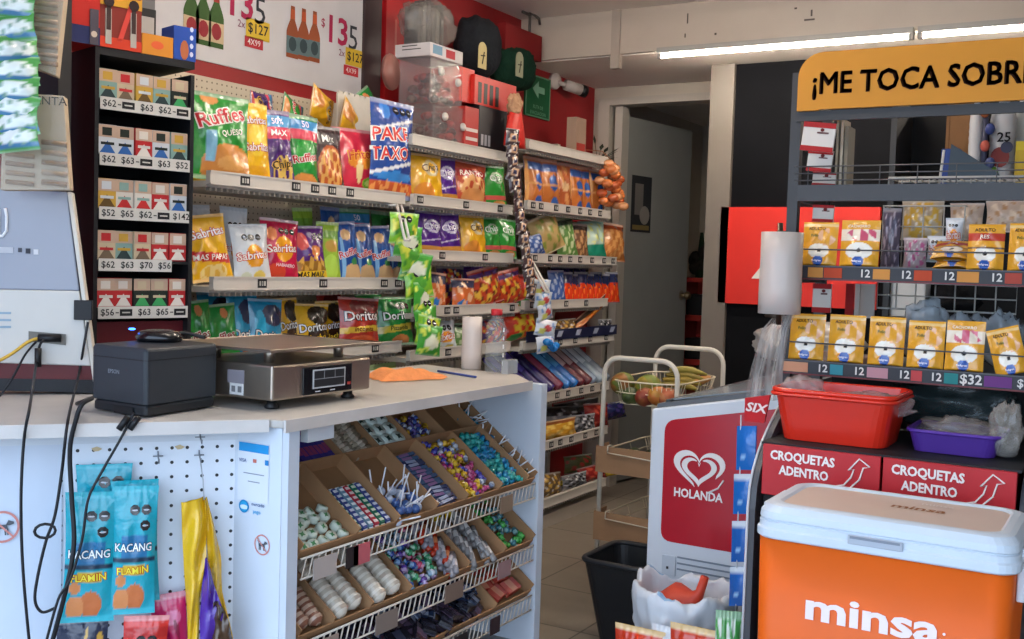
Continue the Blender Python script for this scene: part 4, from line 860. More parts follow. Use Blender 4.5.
hang('kacang', 60, 114, 492, 622, .085, 'front turquoise peanut bag, the left one hanging lowest', roll=.03)
hang('kacang', 108, 155, 486, 614, .085, 'front turquoise peanut bag, the right one', roll=.02)
K('dark_blue', c='#1d2742', s=[('n', .5, .6, .5, .4, '#d0a040', .3, 10), ('e', -.4, .7, .3, .1, '#3a4a6a')])
K('red_seal', c='#cf2a20', s=[('b', .8, .9, '#b8201c')], o=[(-.2, .78, .22, 2)])
K('magenta', c='#c21f5e', s=[('e', .2, .8, .5, .06, '#e27aa4'), ('n', 0, .5, .8, .3, '#8e1444', .5, 6)])
hang('dark_blue', 55, 108, 618, 720, .06, 'dark navy snack bag hanging below the turquoise bags')
hang('red_seal', 116, 162, 616, 720, .09, 'bright red snack bag with black seals at the bottom of the board', roll=.06)
hang('magenta', 160, 196, 592, 710, .04, 'magenta snack bag between the red and the yellow bags', roll=-.1)
T2 = thing('hanging_bag', 'folded yellow bag with a purple lower flap hanging from a hook', 'bag', tuple(Lp(205, 600, .06)))
def strip_surface(pts, col, name, th=.012, seed=0, amp=.006):      # folded foil: outline points given left/right per row
    m = MB(col); rr = random.Random(seed); ph = rr.uniform(0, 6)
    def fn(a, v):
        j = min(len(pts)-2, int(v*(len(pts)-1))); f = v*(len(pts)-1)-j
        L_ = pts[j][0].lerp(pts[j+1][0], f); R_ = pts[j][1].lerp(pts[j+1][1], f); p = L_.lerp(R_, a)
        return p+LN*(math.sin(PI*a)*th+amp*math.sin(9*a+ph+7*v)+amp*math.sin(17*v+5*a))
    m.grid(fn, 14, 24); m.grid(lambda a, v: fn(1-a, v)-LN*(.004+th*.6*math.sin(PI*a)), 14, 24); return m
q = lambda x, y, o=.06: Lp(x, y, o)
strip_surface([(q(181, 502), q(204, 497)), (q(182, 530), q(207, 528)), (q(184, 570), q(206, 560)), (q(187, 610), q(200, 600)), (q(188, 660), q(198, 660))], '#e3b51c', 'a', .02, 1).build('yellow_side', 'foil', T2)
strip_surface([(q(203, 499, .05), q(207, 497, .05)), (q(206, 530, .05), q(215, 528, .05)), (q(208, 560, .05), q(221, 556, .05)), (q(211, 600, .05), q(222, 590, .05)), (q(220, 640, .05), q(235, 645, .05))], '#d4a61a', 'b', .016, 2).build('yellow_side', 'foil', T2)
strip_surface([(q(205, 558, .09), q(207, 556, .09)), (q(202, 590, .09), q(214, 585, .09)), (q(200, 620, .09), q(224, 612, .09)), (q(200, 665, .09), q(238, 655, .09))], '#4a2496', 'c', .016, 3).build('purple_flap', 'foil', T2)
strip_surface([(q(213, 602, .1), q(219, 600, .1)), (q(212, 620, .1), q(228, 618, .1)), (q(212, 660, .1), q(236, 655, .1))], '#4a3320', 'd', .01, 4).build('brown_flap', 'foil', T2)
MB('#a9adb3').tube([q(200, 458, .03), q(203, 480, .05), q(204, 500, .06)], .0015, n=5).build('string', 'plastic', T2)
# ----------------------------------------------------------------- sloping sweet trays
AL = R(36.5); L_TR = 1.2; Y0T = 2.025
n_cand = 0
class Tray:
    def __init__(s, zf, label, rows, depth, cols, y0=Y0T, ln=L_TR, xf=-1.825, tag_spots=(), al=AL):
        s.M = Matrix.Translation((xf, y0, zf)) @ Matrix.Rotation(R(90), 4, 'Z') @ Matrix.Rotation(al, 4, 'X'); s.al = al
        s.T = thing('candy_tray', label, 'tray', (xf, y0, zf), (al, 0, R(90)))
        W = '#a57f5c'; hgt = .05; T_ = s.T; Mx = s.M
        def part(name, bx, mat='card', col=W):
            m = MB(col); m.m = Mx
            for q_ in bx: m.box(*q_)
            return m.build(name, mat, T_)
        part('base', [(0, ln, 0, depth, -.004, 0)], col='#8c6a4a')
        part('front_wall', [(0, ln, 0, .004, 0, hgt*.55)]); part('back_wall', [(0, ln, depth-.004, depth, 0, hgt)])
        part('end_wall', [(0, .004, .004, depth-.004, 0, hgt)]); part('end_wall', [(ln-.004, ln, .004, depth-.004, 0, hgt)])
        for r_ in rows: part('long_divider', [(.004, ln-.004, r_-.002, r_+.002, 0, hgt)])
        for (c_, b0, b1) in cols: part('divider', [(c_-.0025, c_+.0025, b0, b1, 0, hgt)])
        m = MB('#d3c9bd'); m.m = Mx        # coated wire front, sloping down and back
        dn = Mx.to_3x3().inverted() @ Vector((-.0, 0, -1)); dn.normalize(); up = Vector((0, -.012, .012))
        m.bar(up+Vector((.002, 0, 0)), up+Vector((ln-.0, 0, 0)), .0035); m.bar(up+dn*.052+Vector((.002, 0, 0)), up+dn*.052+Vector((ln-.0, 0, 0)), .003)
        n = int(ln/.025)
        for i in range(1, n+1): m.bar(up+Vector((i*ln/n-.002, 0, 0)), up+dn*.052+Vector((i*ln/n-.02, 0, 0)), .0024, n=4)
        m.build('wire_front', 'paint', T_)
        for x_, w_, c_ in tag_spots:
            m = MB(c_); m.m = Mx; o = up+dn*.03+Vector((x_, -.008, 0)); ux = Vector((1, 0, 0)); nn = ux.cross(dn)
            m.loft([[o-ux*w_/2-dn*.025, o+ux*w_/2-dn*.025, o+ux*w_/2+dn*.03, o-ux*w_/2+dn*.03], [p_+nn*.003 for p_ in (o-ux*w_/2-dn*.025, o+ux*w_/2-dn*.025, o+ux*w_/2+dn*.03, o-ux*w_/2+dn*.03)]], None, True, False).build('price_card', 'paper', T_)
def p_candy(c1, c2='#ccc', r=.012, L_=.03):        # twist-wrapped sweet lying along x
    m = MB(c1); m.tube([(-L_*.5, 0, r), (-L_*.3, 0, r), (-L_*.22, 0, r), (0, 0, r), (L_*.22, 0, r), (L_*.3, 0, r), (L_*.5, 0, r)], [r*.8, r*.3, r*.75, r, r*.75, r*.3, r*.8], None, 7)
    for i in range(len(m.c)): m.c[i] = hx(c2) if (i < 14 or i > 27) else hx(c1)
    return m
def p_bar(c1, c2, L_=.07, w_=.014, h_=.01):
    m = MB(c1).box(-L_/2, L_/2, -w_/2, w_/2, .001, h_, bev=.003); m.box(-L_*.2, L_*.2, -w_*.45, w_*.45, h_-.001, h_+.0006, c2); m.box(-L_/2-.006, -L_/2, -w_*.45, w_*.45, h_*.4, h_*.5, c2).box(L_/2, L_/2+.006, -w_*.45, w_*.45, h_*.4, h_*.5, c2); return m
def p_roll(c1, c2, r=.011, L_=.085):
    m = MB(c1); m.tube([(-L_/2, 0, r), (-L_*.15, 0, r), (L_*.2, 0, r), (L_/2, 0, r)], r, None, 9)
    for i in range(9, 18): m.c[i] = hx(c2)
    return m
def p_lolli(c1, L_=.085): return MB(c1).ell((0, 0, .014), .015, .015, .014, n=9, m=6).tube([(0, 0, .02), (.006, .0, .02+L_)], .0025, '#e3e4ea', 6)
def p_jar(c1, c2, r=.021, h_=.03):
    m = MB(c1).lathe([(r*.9, 0), (r, .004), (r, h_-.004), (r*.92, h_)], n=14); m.add([(r*f*math.cos(a*PI/4), r*f*math.sin(a*PI/4), h_+.0008) for a, f in [(k, .62 if k % 2 else .28) for k in range(8)]], [tuple(range(8))], c2); return m
def p_tube(c1, c2, r=.02, L_=.12):
    m = MB(c1); N_ = 13; m.tube([(L_*(k/N_-.5), 0, r) for k in range(N_+1)], [r*.35]+[r*(.97 if k % 2 else .84) for k in range(N_-1)]+[r*.35], None, 9)
    for i in range(len(m.c)): m.c[i] = hx(c2) if (i//9) % 2 == 0 else (mixc(c1, '#8a5a48', .25) if (i*7) % 5 == 0 else hx(c1))
    return m
rc = random.Random(21)
def fill(tr, protos, a0, a1, b0, b1, na, nb, label, group, cat='sweet', name='wrapped_sweet', ang=0, jit=.15, jr=.3, mat='foil', lay=1, tilt=0, dz=.0):
    obs = [None]*len(protos); i = 0
    for l_ in range(lay):
        for ib in range(nb):
            for ia in range(na):
                k = rc.randrange(len(protos)) if len(protos) > 1 and jit > .04 else (ia % len(protos))
                x_ = a0+(a1-a0)*(ia+.5)/na+rc.uniform(-1, 1)*jit*(a1-a0)/na; y_ = b0+(b1-b0)*(ib+.5)/nb+rc.uniform(-1, 1)*jit*(b1-b0)/nb
                mw = tr.M @ Matrix.Translation((x_, y_, .002+l_*dz)) @ Matrix.Rotation(ang+rc.uniform(-jr, jr), 4, 'Z') @ Matrix.Rotation(rc.uniform(-tilt, tilt), 4, 'Y') @ Matrix.Rotation(rc.uniform(-tilt, tilt), 4, 'X')
                if obs[k] is None: m, nm = protos[k]; obs[k] = (m.build(name, mat), nm); o = obs[k][0]
                else: o = obs[k][0].copy(); C.objects.link(o)
                o.matrix_world = mw; tag(o, label.replace('#', obs[k][1]), cat, group)
D = .46; RW = .26
def ay(px, py=None): return P(px[0], px[1], X=-1.83).y-Y0T
cu = [.395, .568, .74, .928, 1.12]; cl = [.223, .402, .592, .758, .962, 1.135]
t1 = Tray(.632, 'top cardboard sweet tray with two rows, just under the worktop', [RW], D, [(c, 0, RW) for c in cl]+[(c, RW, D) for c in cu], tag_spots=[(.09, .09, '#b3a9a4'), (.2, .05, '#2e2628'), (.24, .07, '#c0626a'), (1.0, .08, '#8f7a66')])
lo_, hi_ = .012, RW-.012
fill(t1, [(p_bar('#3a2f8a', '#8a3a6a', .085, .018), 'purple')], .25, .39, RW+.01, D-.03, 7, 2, '# chocolate bar in the back row bundle at the left of the top tray', 'purple bars, top tray', jit=.04, jr=.06, name='candy_bar', lay=3, dz=.0105, ang=R(90))
fill(t1, [(p_roll('#a39a88', '#d6cfbf', .009, .085), 'silvery')], .405, .56, RW+.01, D-.03, 2, 12, '# sweet roll in the back row beside the purple bars', 'silvery rolls, top tray', name='sweet_roll', lay=2, dz=.015, jit=.1, ang=.3, jr=.15)
fill(t1, [(p_jar('#d6e8e2', '#1c3c34', .026, .036), 'pale mint')], .575, .735, RW+.008, D-.01, 3, 4, '# round lidded sweet tub with a dark star, back row of top tray', 'mint tubs, top tray', jit=.02, jr=.1, cat='sweet tub', name='sweet_tub', mat='plastic')
fill(t1, [(p_candy('#cfa82a', '#8a6a20'), 'gold'), (p_candy('#3c3470', '#6a5aa8'), 'violet'), (p_candy('#3a55a8', '#c0c8e0'), 'blue')], .75, .92, RW+.012, RW+.12, 5, 6, '# wrapped sweet beside the mint tubs, back row of top tray', 'small sweets behind the mint tubs', jit=.4, jr=3, tilt=.5, lay=1)
fill(t1, [(p_lolli('#1f7f9a', .07), 'teal')], 1.13, 1.195, RW+.015, RW+.1, 3, 3, '# lollipop with white stick at the far right of the back row', 'teal lollipops, back row', jit=.3, tilt=.9, name='lollipop', cat='lollipop')
fill(t1, [(p_jar('#cdd9cc', '#4a8a5a', .016, .02), 'white and green')], .01, .21, lo_, .13, 5, 4, '# small sweet pack at the near left corner of the top tray', 'white and green packs, top tray', jit=.3, tilt=.4, mat='plastic')
fill(t1, [(p_bar('#1f6a52', '#c8d8c0', .022, .018, .014), 'green'), (p_bar('#3a4a8a', '#c8d0e0', .022, .018, .014), 'blue'), (p_bar('#6a8aa0', '#e0e8ec', .022, .018, .014), 'grey blue'), (p_bar('#b03040', '#e8d0d0', .022, .018, .014), 'red')], .235, .39, lo_, .16, 6, 8, '# chewing sweet in the striped ranks, front row of top tray', 'striped ranks of chewing sweets', jit=.03, jr=.06, name='chewing_sweet', ang=R(90), lay=2, dz=.0145)
fill(t1, [(p_lolli('#4a6aa8', .07), 'blue'), (p_lolli('#b9c4d8', .07), 'pale')], .42, .58, lo_, .12, 5, 4, '# lollipop with long white stick, front row of top tray', 'long-stick lollipops, front row', jit=.4, tilt=.75, name='lollipop', cat='lollipop')
fill(t1, [(p_bar('#3f5f86', '#8a6a9a', .12, .012), 'blue and plum'), (p_bar('#2c3f6a', '#9aa8c8', .12, .012), 'navy')], .61, .745, lo_, RW-.03, 1, 15, '# stick sweet laid in neat ranks, front row of top tray', 'ranked stick sweets, top tray', jit=.06, jr=.1, name='stick_sweet', lay=2, dz=.012)
fill(t1, [(p_candy('#e0b52a', '#b98a1c', .012), 'yellow'), (p_candy('#34339a', '#6a6ac8', .012), 'blue violet'), (p_candy('#c7cdd8', '#8a96b0', .011), 'silver'), (p_candy('#e6c43a', '#c8a030', .012), 'golden'), (p_candy('#a8286a', '#d070a0', .011), 'magenta')], .775, .95, lo_, hi_, 6, 8, '# wrapped sweet in the mixed yellow and violet compartment, top tray', 'yellow and violet sweets', jit=.4, jr=3, tilt=.4, lay=2, dz=.014)
fill(t1, [(p_candy('#1578b0', '#2aa0c8', .012), 'blue'), (p_candy('#159a96', '#4ac0b8', .012), 'teal')], .975, 1.125, lo_, hi_, 5, 9, '# wrapped sweet in the teal compartment near the tray end', 'teal and blue sweets', jit=.3, jr=.8, lay=2, dz=.014)
fill(t1, [(p_lolli('#1a6f9c', .055), 'blue'), (p_lolli('#2c3c2c', .055), 'dark green')], 1.145, 1.195, lo_, hi_, 2, 7, '# lollipop with white stick in the last front compartment', 'lollipops at the tray end', jit=.3, tilt=.6, name='lollipop', cat='lollipop')
D2 = .33
t2 = Tray(.412, 'middle cardboard sweet tray with wrapped cookies and sweets', [], D2, [(c, 0, D2) for c in (.13, .29, .47, .78, 1.0)], tag_spots=[(.1, .1, '#9a8a80'), (.36, .1, '#857870'), (.7, .1, '#7d6a5e'), (1.0, .08, '#a08080')])
fill(t2, [(p_tube('#c2a48e', '#8a5a48', .024, .12), 'brownish')], .012, .12, .02, .25, 2, 2, '# wrapped roll at the near left corner of the middle tray', 'brownish rolls, middle tray', name='biscuit_roll', mat='foil', jit=.05, ang=R(90), jr=.1)
fill(t2, [(p_tube('#bdb3a2', '#ddd6c8', .03, .135), 'beige')], .14, .28, .01, .28, 2, 2, '# wrapped roll in the left roll compartment of the middle tray', 'beige rolls, left compartment', name='biscuit_roll', ang=R(90), jit=.05, jr=.1)
fill(t2, [(p_tube('#c8bfae', '#e2dccf', .03, .13), 'pale beige')], .3, .46, .01, .27, 2, 2, '# wrapped roll in the right roll compartment of the middle tray', 'pale rolls, right compartment', name='biscuit_roll', ang=R(90), jit=.05, jr=.1)
fill(t2, [(p_candy('#c8446a', '#e0a0b8', .013), 'pink'), (p_candy('#2a4f9a', '#8ab0d8', .013), 'blue'), (p_candy('#c9d4e0', '#8fb0c8', .013), 'white'), (p_candy('#2f8a5c', '#a0d0b0', .013), 'green'), (p_candy('#5a3a90', '#c0a8d8', .013), 'purple')], .48, .65, .012, .31, 5, 9, '# wrapped sweet in the multicoloured heap of the middle tray', 'multicoloured sweets', jit=.45, jr=3, tilt=.4, lay=2, dz=.015)
fill(t2, [(p_roll('#8d8a90', '#c8c4c8', .009, .08), 'clear grey'), (p_roll('#9d9aa6', '#5c5a66', .009, .08), 'dark grey'), (p_roll('#c23a22', '#e08a5a', .009, .08), 'orange red')], .67, .77, .012, .3, 1, 15, '# stick pack next to the multicoloured heap, middle tray', 'grey and red stick packs', jit=.06, name='sweet_roll', lay=3, dz=.014, ang=R(35), jr=.4)
fill(t2, [(p_roll('#8a8888', '#d0ccc8', .01, .08), 'grey')], .8, .98, .012, .2, 2, 8, '# stick pack below the yellow sweets, middle tray', 'grey stick packs', jit=.1, name='sweet_roll', lay=2, dz=.016, ang=R(60), jr=.3)
fill(t2, [(p_candy('#e0c21f', '#b89a1c', .016), 'yellow')], .8, .98, .2, .31, 5, 3, '# wrapped sweet at the back of the middle tray', 'yellow sweets, middle tray', jit=.4, jr=3, tilt=.3, lay=2, dz=.016)
fill(t2, [(p_candy('#2f9a3c', '#5ac860', .014), 'green'), (p_candy('#3a7a8a', '#8ab8b8', .012), 'grey teal')], 1.015, 1.185, .012, .31, 5, 8, '# wrapped sweet in the last compartment of the middle tray', 'green sweets, middle tray', jit=.3, jr=2, tilt=.3, lay=1)
t3 = Tray(.235, 'bottom sweet tray filled with dark packets', [], .32, [(.95, 0, .32)], tag_spots=[(.75, .07, '#2a2426'), (.95, .06, '#3a2a2e')])
fill(t3, [(p_bar('#1d1e28', '#3a3e50', .07, .045, .02), 'black'), (p_bar('#2c2430', '#5a4a60', .07, .045, .02), 'dark plum'), (p_bar('#23304a', '#8a94a8', .06, .03, .018), 'navy')], .02, .94, .012, .3, 13, 5, '# sweet packet in the bottom tray', 'dark packets, bottom tray', jit=.3, jr=.9, tilt=.35, name='sweet_packet', lay=2, dz=.02)
fill(t3, [(p_bar('#c24a3c', '#d88a6a', .08, .05, .025), 'red')], .97, 1.18, .02, .26, 2, 4, '# sweet packet at the far end of the bottom tray', 'red packets, bottom tray', jit=.2, name='sweet_packet', tilt=.1)
# ----------------------------------------------------------------- things on the worktop
ZW = 1.0015
A, B_, Cc = P(91, 410, z=ZW), P(147, 418, z=ZW), P(217, 407, z=ZW); B_ = P(146, 418.5, z=ZW)
zt = P(144, 349, plane=(B_, Vector((.5, -.85, 0)))).z
T = thing('receipt_printer', 'dark grey boxy receipt printer on the left worktop', 'printer', tuple(B_))
Dd = A+Cc-B_; cz = (A+Cc)/2
def qpr(m, z0, z1, s=1., col=None, r=.012):
    pts = [cz+(p-cz)*s for p in (A, B_, Cc, Dd)]; out = []
    for i in range(4):
        p, a_, b_ = pts[i], pts[i-1], pts[(i+1) % 4]
        d1, d2 = (a_-p).normalized(), (b_-p).normalized()
        for k in range(4): f = k/3; out.append(p+d1*r*(1-f)**2+d2*r*f**2)
    m.loft([[Vector((p.x, p.y, z)) for p in out] for z in ((z0, z1) if z1-z0 < .02 else (z0, z1-.008))]+([[Vector((c_.x, c_.y, z1)) for c_ in [cz+(p-cz)*.97 for p in out]]] if z1-z0 >= .02 else []), col, True, False)
m = MB('#2c3137'); qpr(m, ZW+.004, ZW+.03, .97, '#1e2226'); qpr(m, ZW+.03, zt); m.build('body', 'plastic', T, bevel=.003)
nl = (B_-A).normalized(); fl = Vector((nl.y, -nl.x, 0)); fl = -fl if fl.dot(Vector((0, 0, 0))-B_) < 0 else fl
m = MB('#6f757c'); q_ = A.lerp(B_, .42)+fl*.0012+UZ*(zt-ZW)*.62; m.text('EPSON', q_, nl, UZ, .014, '#7d848c', .01); m.build('lettering', 'plastic', T)
m = MB('#1b1e22'); qpr(m, zt-.03, zt-.028, 1.003, '#15181b', .012); m.build('seam', 'plastic', T)
m = MB('#15171a'); q_ = A.lerp(B_, .6)+fl*.0012+UZ*.012; m.rect(q_, nl, UZ, .07, .018).build('socket', 'plastic', T)
# small router with a blue lamp behind the printer
p = P(118, 333, z=zt+.03); T = thing('router', 'small black device with a glowing blue light behind the printer', 'device', tuple(p))
q0 = cz.lerp(Dd, .35); T.location = (q0.x, q0.y, zt); TM[T.name] = Matrix.Translation(T.location)
m = MB('#121317'); m.lathe([(.05, .001), (.055, .012), (.045, .026), (.03, .03)], (q0.x, q0.y, zt), n=20, sx=1.2).build('body', 'gloss', T)
l = P(132, 330.5, plane=(Vector((q0.x, q0.y, 0)), Vector((.45, -.88, 0)))); m = MB().ell((l.x, l.y, zt+.03), .009, .009, .003, n=12); m.build('light', 'led', T)
m = MB('#141518'); m.tube([q0+UZ*(zt-q0.z+.012), Cc.lerp(Dd, .6)+UZ*(zt-Cc.z+.02), Cc.lerp(Dd, .5)+UZ*(zt-Cc.z+.012)+UX*.05], .006).build('cable', 'plastic', T)
# monitor seen from behind
bl, br = P(-40, 386, z=1.075), P(100, 393, z=1.0375)
mr = Vector((-2.49, 1.945, 0)); md = (Vector((-2.49, 1.945, 0))-Vector((-2.72, 1.70, 0))).normalized(); mn = Vector((md.y, -md.x, 0))
T = thing('computer_monitor', 'silver-backed computer monitor with cables, seen from behind at the far left', 'monitor', (mr.x-.15, mr.y-.15, ZW))
def Mp(x, y, off=0): return P(x, y, plane=(mr+mn*off, mn))
tl, tr_, brr, bll = Mp(-30, 186), Mp(72, 192), Mp(99, 392), Mp(-30, 385)
def slab(m, pts, th, col, off=0):
    a_ = [p_+mn*off for p_ in pts]; b2 = [p_-mn*th for p_ in a_]; m.loft([b2, a_], col, True, False)
m = MB('#a7adba'); mid = Mp(84, 291), Mp(-30, 289)
slab(m, [tl, tr_-md*.012, mid[0]-md*.012, mid[1]], .05, '#8d93a2'); m.build('back_cover', 'gloss', T, bevel=.004)
m = MB(); slab(m, [mid[1], mid[0]-md*.012, Mp(93, 366)-md*.005, Mp(-30, 362)], .05, '#c7c6c2', .004); m.build('port_panel', 'plastic', T, bevel=.004)
m = MB(); slab(m, [tr_-md*.012, tr_, brr, brr-md*.012], .06, '#cfcac0', .003); m.build('side_rim', 'plastic', T, bevel=.003)
m = MB(); slab(m, [Mp(-30, 362), Mp(91, 366), Mp(93, 380), Mp(-30, 378)], .04, '#5a1d22', -.003); slab(m, [Mp(-30, 378), Mp(93, 380), Mp(96, 393), Mp(-30, 390)], .06, '#1a1c22', 0); m.build('base', 'plastic', T)
m = MB('#e6e8ec'); c_ = Mp(0, 223, .003)
m.tube([c_+md*.012+UZ*.04, c_+md*.016+UZ*.02, c_+md*.016-UZ*.02, c_+md*.006-UZ*.035, c_-md*.02-UZ*.035], .004, n=6).tube([c_-md*.03+UZ*.03, c_-md*.003+UZ*.035, c_-md*.003-UZ*.03], .004, n=6); m.build('emblem', 'plastic', T)
m = MB('#b9bdc6'); m.rect(Mp(4, 250, .002), md, UZ, .045, .016); m.rect(Mp(20, 250, .002), md, UZ, .01, .012, '#4a4d58').rect(Mp(28, 251, .002), md, UZ, .012, .014, '#3a3d46').rect(Mp(36, 252, .002), md, UZ, .012, .014, '#d0d2d8'); m.build('rating_labels', 'paper', T)
m = MB('#8fa6b8')
for k in range(3): m.rect(Mp(5, 313+k*7, .006), md, UZ, .03, .006)
m.build('info_label', 'paper', T)
m = MB('#b5b1ab'); slab(m, [Mp(29, 331), Mp(66, 334), Mp(66, 345), Mp(29, 341)], .004, '#6a6862', .0085); m.build('port_strip', 'plastic', T)
# cables
def cable(name, label, pts, r=.0035, col='#14151a', extra=None):
    sm = []; n = len(pts)
    for i in range(n-1):
        p0, p1, p2, p3 = pts[max(0, i-1)], pts[i], pts[i+1], pts[min(n-1, i+2)]
        for k in range(6):
            t = k/6; sm.append(.5*((2*p1)+(p2-p0)*t+(2*p0-5*p1+4*p2-p3)*t*t+(3*p1-p0-3*p2+p3)*t**3))
    sm.append(pts[-1]); m = MB(col).tube(sm, r, n=7)
    if extra: extra(m)
    return tag(centre(m.build(name, 'plastic')), label, 'cable')
e0 = (Vector((-1.828, 1.925, 0))-TW).dot(LN)+.012      # clear of the worktop edge
E_ = lambda x, y, o=0: Lp(x, y, e0+o)
def plug1(m):
    a_ = Mp(38, 352, .03); m.bar(a_+UZ*.01, a_-UZ*.04, .009, '#111216', 8); q2 = Mp(50, 338, .012); m.tube([q2-md*.03, q2+md*.028], .011, '#111216', 8)
cable('power_cable', 'black monitor cable with ferrite falling over the counter front at the left', [Mp(46, 338, .014), Mp(40, 345, .03), Mp(36, 365, .05), E_(30, 405), E_(24, 440), E_(21, 500), E_(23, 570), E_(30, 650)], extra=plug1)
def plug2(m):
    q2 = Mp(84, 309, .008); m.m = Matrix.Translation(q2) @ Matrix.Rotation(math.atan2(md.y, md.x), 4, 'Z'); m.box(-.026, .022, -.004, .014, -.03, .024, '#15161b', bev=.004); m.m = None
def loop(m):
    c0 = E_(45, 531, .01)
    m.tube([c0-LD*.022*math.cos(k*PI/6)+UZ*.016*math.sin(k*PI/6) for k in range(12)], .0035, None, 6, True)
cable('adapter_cable', 'black cable hanging from the square plug and curling on the counter front', [Mp(88, 322, .012), Mp(84, 345, .02), Mp(78, 378, .04), E_(68, 420), E_(62, 470), E_(55, 515), E_(46, 541), E_(38, 575), E_(35, 600), E_(42, 612), E_(55, 608)], extra=lambda m: (plug2(m), loop(m)))
cable('network_cable', 'yellow network cable plugged into the monitor back', [Mp(40, 338, .012), Mp(28, 342, .02), Mp(8, 356, .035), Mp(-25, 372, .05)], .0045, '#c9a03a')
cable('thin_cable', 'thin black cable under the yellow network cable', [Mp(36, 342, .012), Mp(25, 355, .03), Mp(8, 385, .06), Mp(-20, 420, .06)], .003)
cable('thick_cable', 'thick black cable looping down from the printer side', [A+Vector((.0, -.04, .02)), E_(92, 405, -.03)+UZ*.016, E_(82, 409, .01)+UZ*.01, E_(76, 420, .008), E_(70, 450), E_(72, 500), E_(74, 545, .01), E_(66, 590, .01), E_(50, 650)], .0055)
def plug3(m):
    a_ = E_(128, 420, .004); d_ = -LD
    for k, s_ in ((0, 0), (1, .024)): m.bar(a_+d_*s_+UZ*.008, a_+d_*(s_-.02)-UZ*.022, .0075, '#111216', 8)
cable('usb_cable', 'pair of black plugs and cable running from under the printer to the left', [E_(134, 413), E_(120, 440), E_(100, 475, .005), E_(88, 500, .01), E_(82, 540, .01), E_(70, 580, .02), E_(58, 600, .02), E_(44, 650, .02)], .0032, extra=plug3)
# steel weighing scale
fA, fB, fC = P(272, 402, z=1.025), P(370, 389, z=1.025), P(190, 394, z=1.025)
dx = (fB-fA).normalized(); dy = Vector((-dx.y, dx.x, 0)); Lx = (fB-fA).length; Ly = .34
T = thing('weighing_scale', 'stainless steel counter scale with a wide plate and black display', 'scale', (fA.x, fA.y, ZW))
SM = Matrix(((dx.x, dy.x, 0, fA.x), (dx.y, dy.y, 0, fA.y), (0, 0, 1, ZW), (0, 0, 0, 1)))
hs = P(272, 366, plane=(fA, dy)).z-ZW
def sc(name, mat, fn, bevel=0, col='#b3a79a'): m = MB(col); m.m = SM; fn(m); return m.build(name, mat, T, bevel=bevel)
sc('body', 'metal', lambda m: m.box(0, Lx, 0, Ly, .024, hs), .006)
for x_, y_ in ((.04, .04), (Lx-.05, .04), (.04, Ly-.04), (Lx-.05, Ly-.04)): sc('foot', 'plastic', lambda m: m.lathe([(.018, 0), (.02, .004), (.014, .012), (.012, .024)], (x_, y_, 0), n=12), col='#1a1a1c')
zp = hs+.035
for x_, y_ in ((.06, .07), (Lx-.06, .07), (.06, Ly-.07), (Lx-.06, Ly-.07)): sc('support', 'metal', lambda m: m.lathe([(.014, hs), (.014, hs+.02), (.02, zp)], (x_, y_, 0), n=10))
sc('platform', 'metal', lambda m: m.box(-.03, Lx+.02, -.02, Ly+.02, zp, zp+.007).tube([(-.03, -.02, zp+.006), (Lx+.02, -.02, zp+.006), (Lx+.02, Ly+.02, zp+.006), (-.03, Ly+.02, zp+.006)], .004, None, 6, True), .002, '#a3978b')
def disp(m):
    a_, b_ = Lx*.28, Lx*.78; m.box(a_, b_, -.005, .0, .03, hs-.012); 
sc('display', 'gloss', disp, .002, '#131418')
def scr(m):
    a_, b_ = Lx*.37, Lx*.70; z0_, z1_ = .045, hs-.02
    m.box(a_, b_, -.007, -.005, z0_, z1_, '#b9bcc0').box(a_+.004, b_-.004, -.0075, -.007, z0_+.004, z1_-.004, '#23262a')
    m.box(a_+.004, b_-.004, -.008, -.0075, (z0_+z1_)/2-.001, (z0_+z1_)/2+.001, '#8a8e94')
    for k in (1, 2): m.box(a_+(b_-a_)*k/3-.001, a_+(b_-a_)*k/3+.001, -.008, -.0075, (z0_+z1_)/2, z1_-.004, '#8a8e94')
    m.rect(((b_+.018), -.0056, .05), UX, UZ, .014, .008, '#b03a34').rect((a_+.02, -.0056, .037), UX, UZ, .02, .003, '#c8c8cc').rect((a_+.08, -.0056, .037), UX, UZ, .02, .003, '#c8c8cc')
sc('screen', 'plastic', scr)
def stick(m):
    m.box(-.0012, 0, .1, .16, hs-.055, hs-.02, '#8b8791').box(-.0022, -.0012, .1, .15, hs-.085, hs-.055, '#dcdcdc').box(-.003, -.0022, .107, .12, hs-.078, hs-.062, '#7a7c80').box(-.003, -.0022, .13, .143, hs-.078, hs-.062, '#7a7c80')
sc('rating_sticker', 'paper', stick)
# orange cloth, pen, film roll, bottle
c0 = P(407, 378, z=ZW); m = MB('#e2925c'); rr = [random.Random(6).uniform(0, 6) for _ in range(4)]
def cl_fn(a, v):
    th = a*2*PI; f = v; r_ = 1+.13*math.sin(4*th+rr[0])+.08*math.sin(9*th+rr[1]); x_ = .145*f*r_*math.cos(th); y_ = .085*f*r_*math.sin(th)
    h_ = (1-f**3)*(.024+.013*math.sin(38*x_+rr[2])*math.cos(30*y_+rr[3])+.006*math.sin(70*y_+25*x_)+.018*max(0, math.cos(th+2.6))*math.sin(PI*f))
    d2 = Vector((.35, .94, 0)); d3 = Vector((-.94, .35, 0)); return c0+d2*x_+d3*y_+UZ*max(.001, h_)
m.grid(cl_fn, 48, 14); tag(centre(m.build('cleaning_cloth', 'cloth')), 'crumpled orange cleaning cloth on the worktop', 'cloth')
m = MB('#2a3f86'); a_, b_ = P(438, 371, z=ZW+.004), P(476, 377, z=ZW+.004); m.bar(a_, b_, .004, n=8); tag(centre(m.build('pen', 'plastic')), 'blue pen lying between the cloth and the film roll', 'pen')
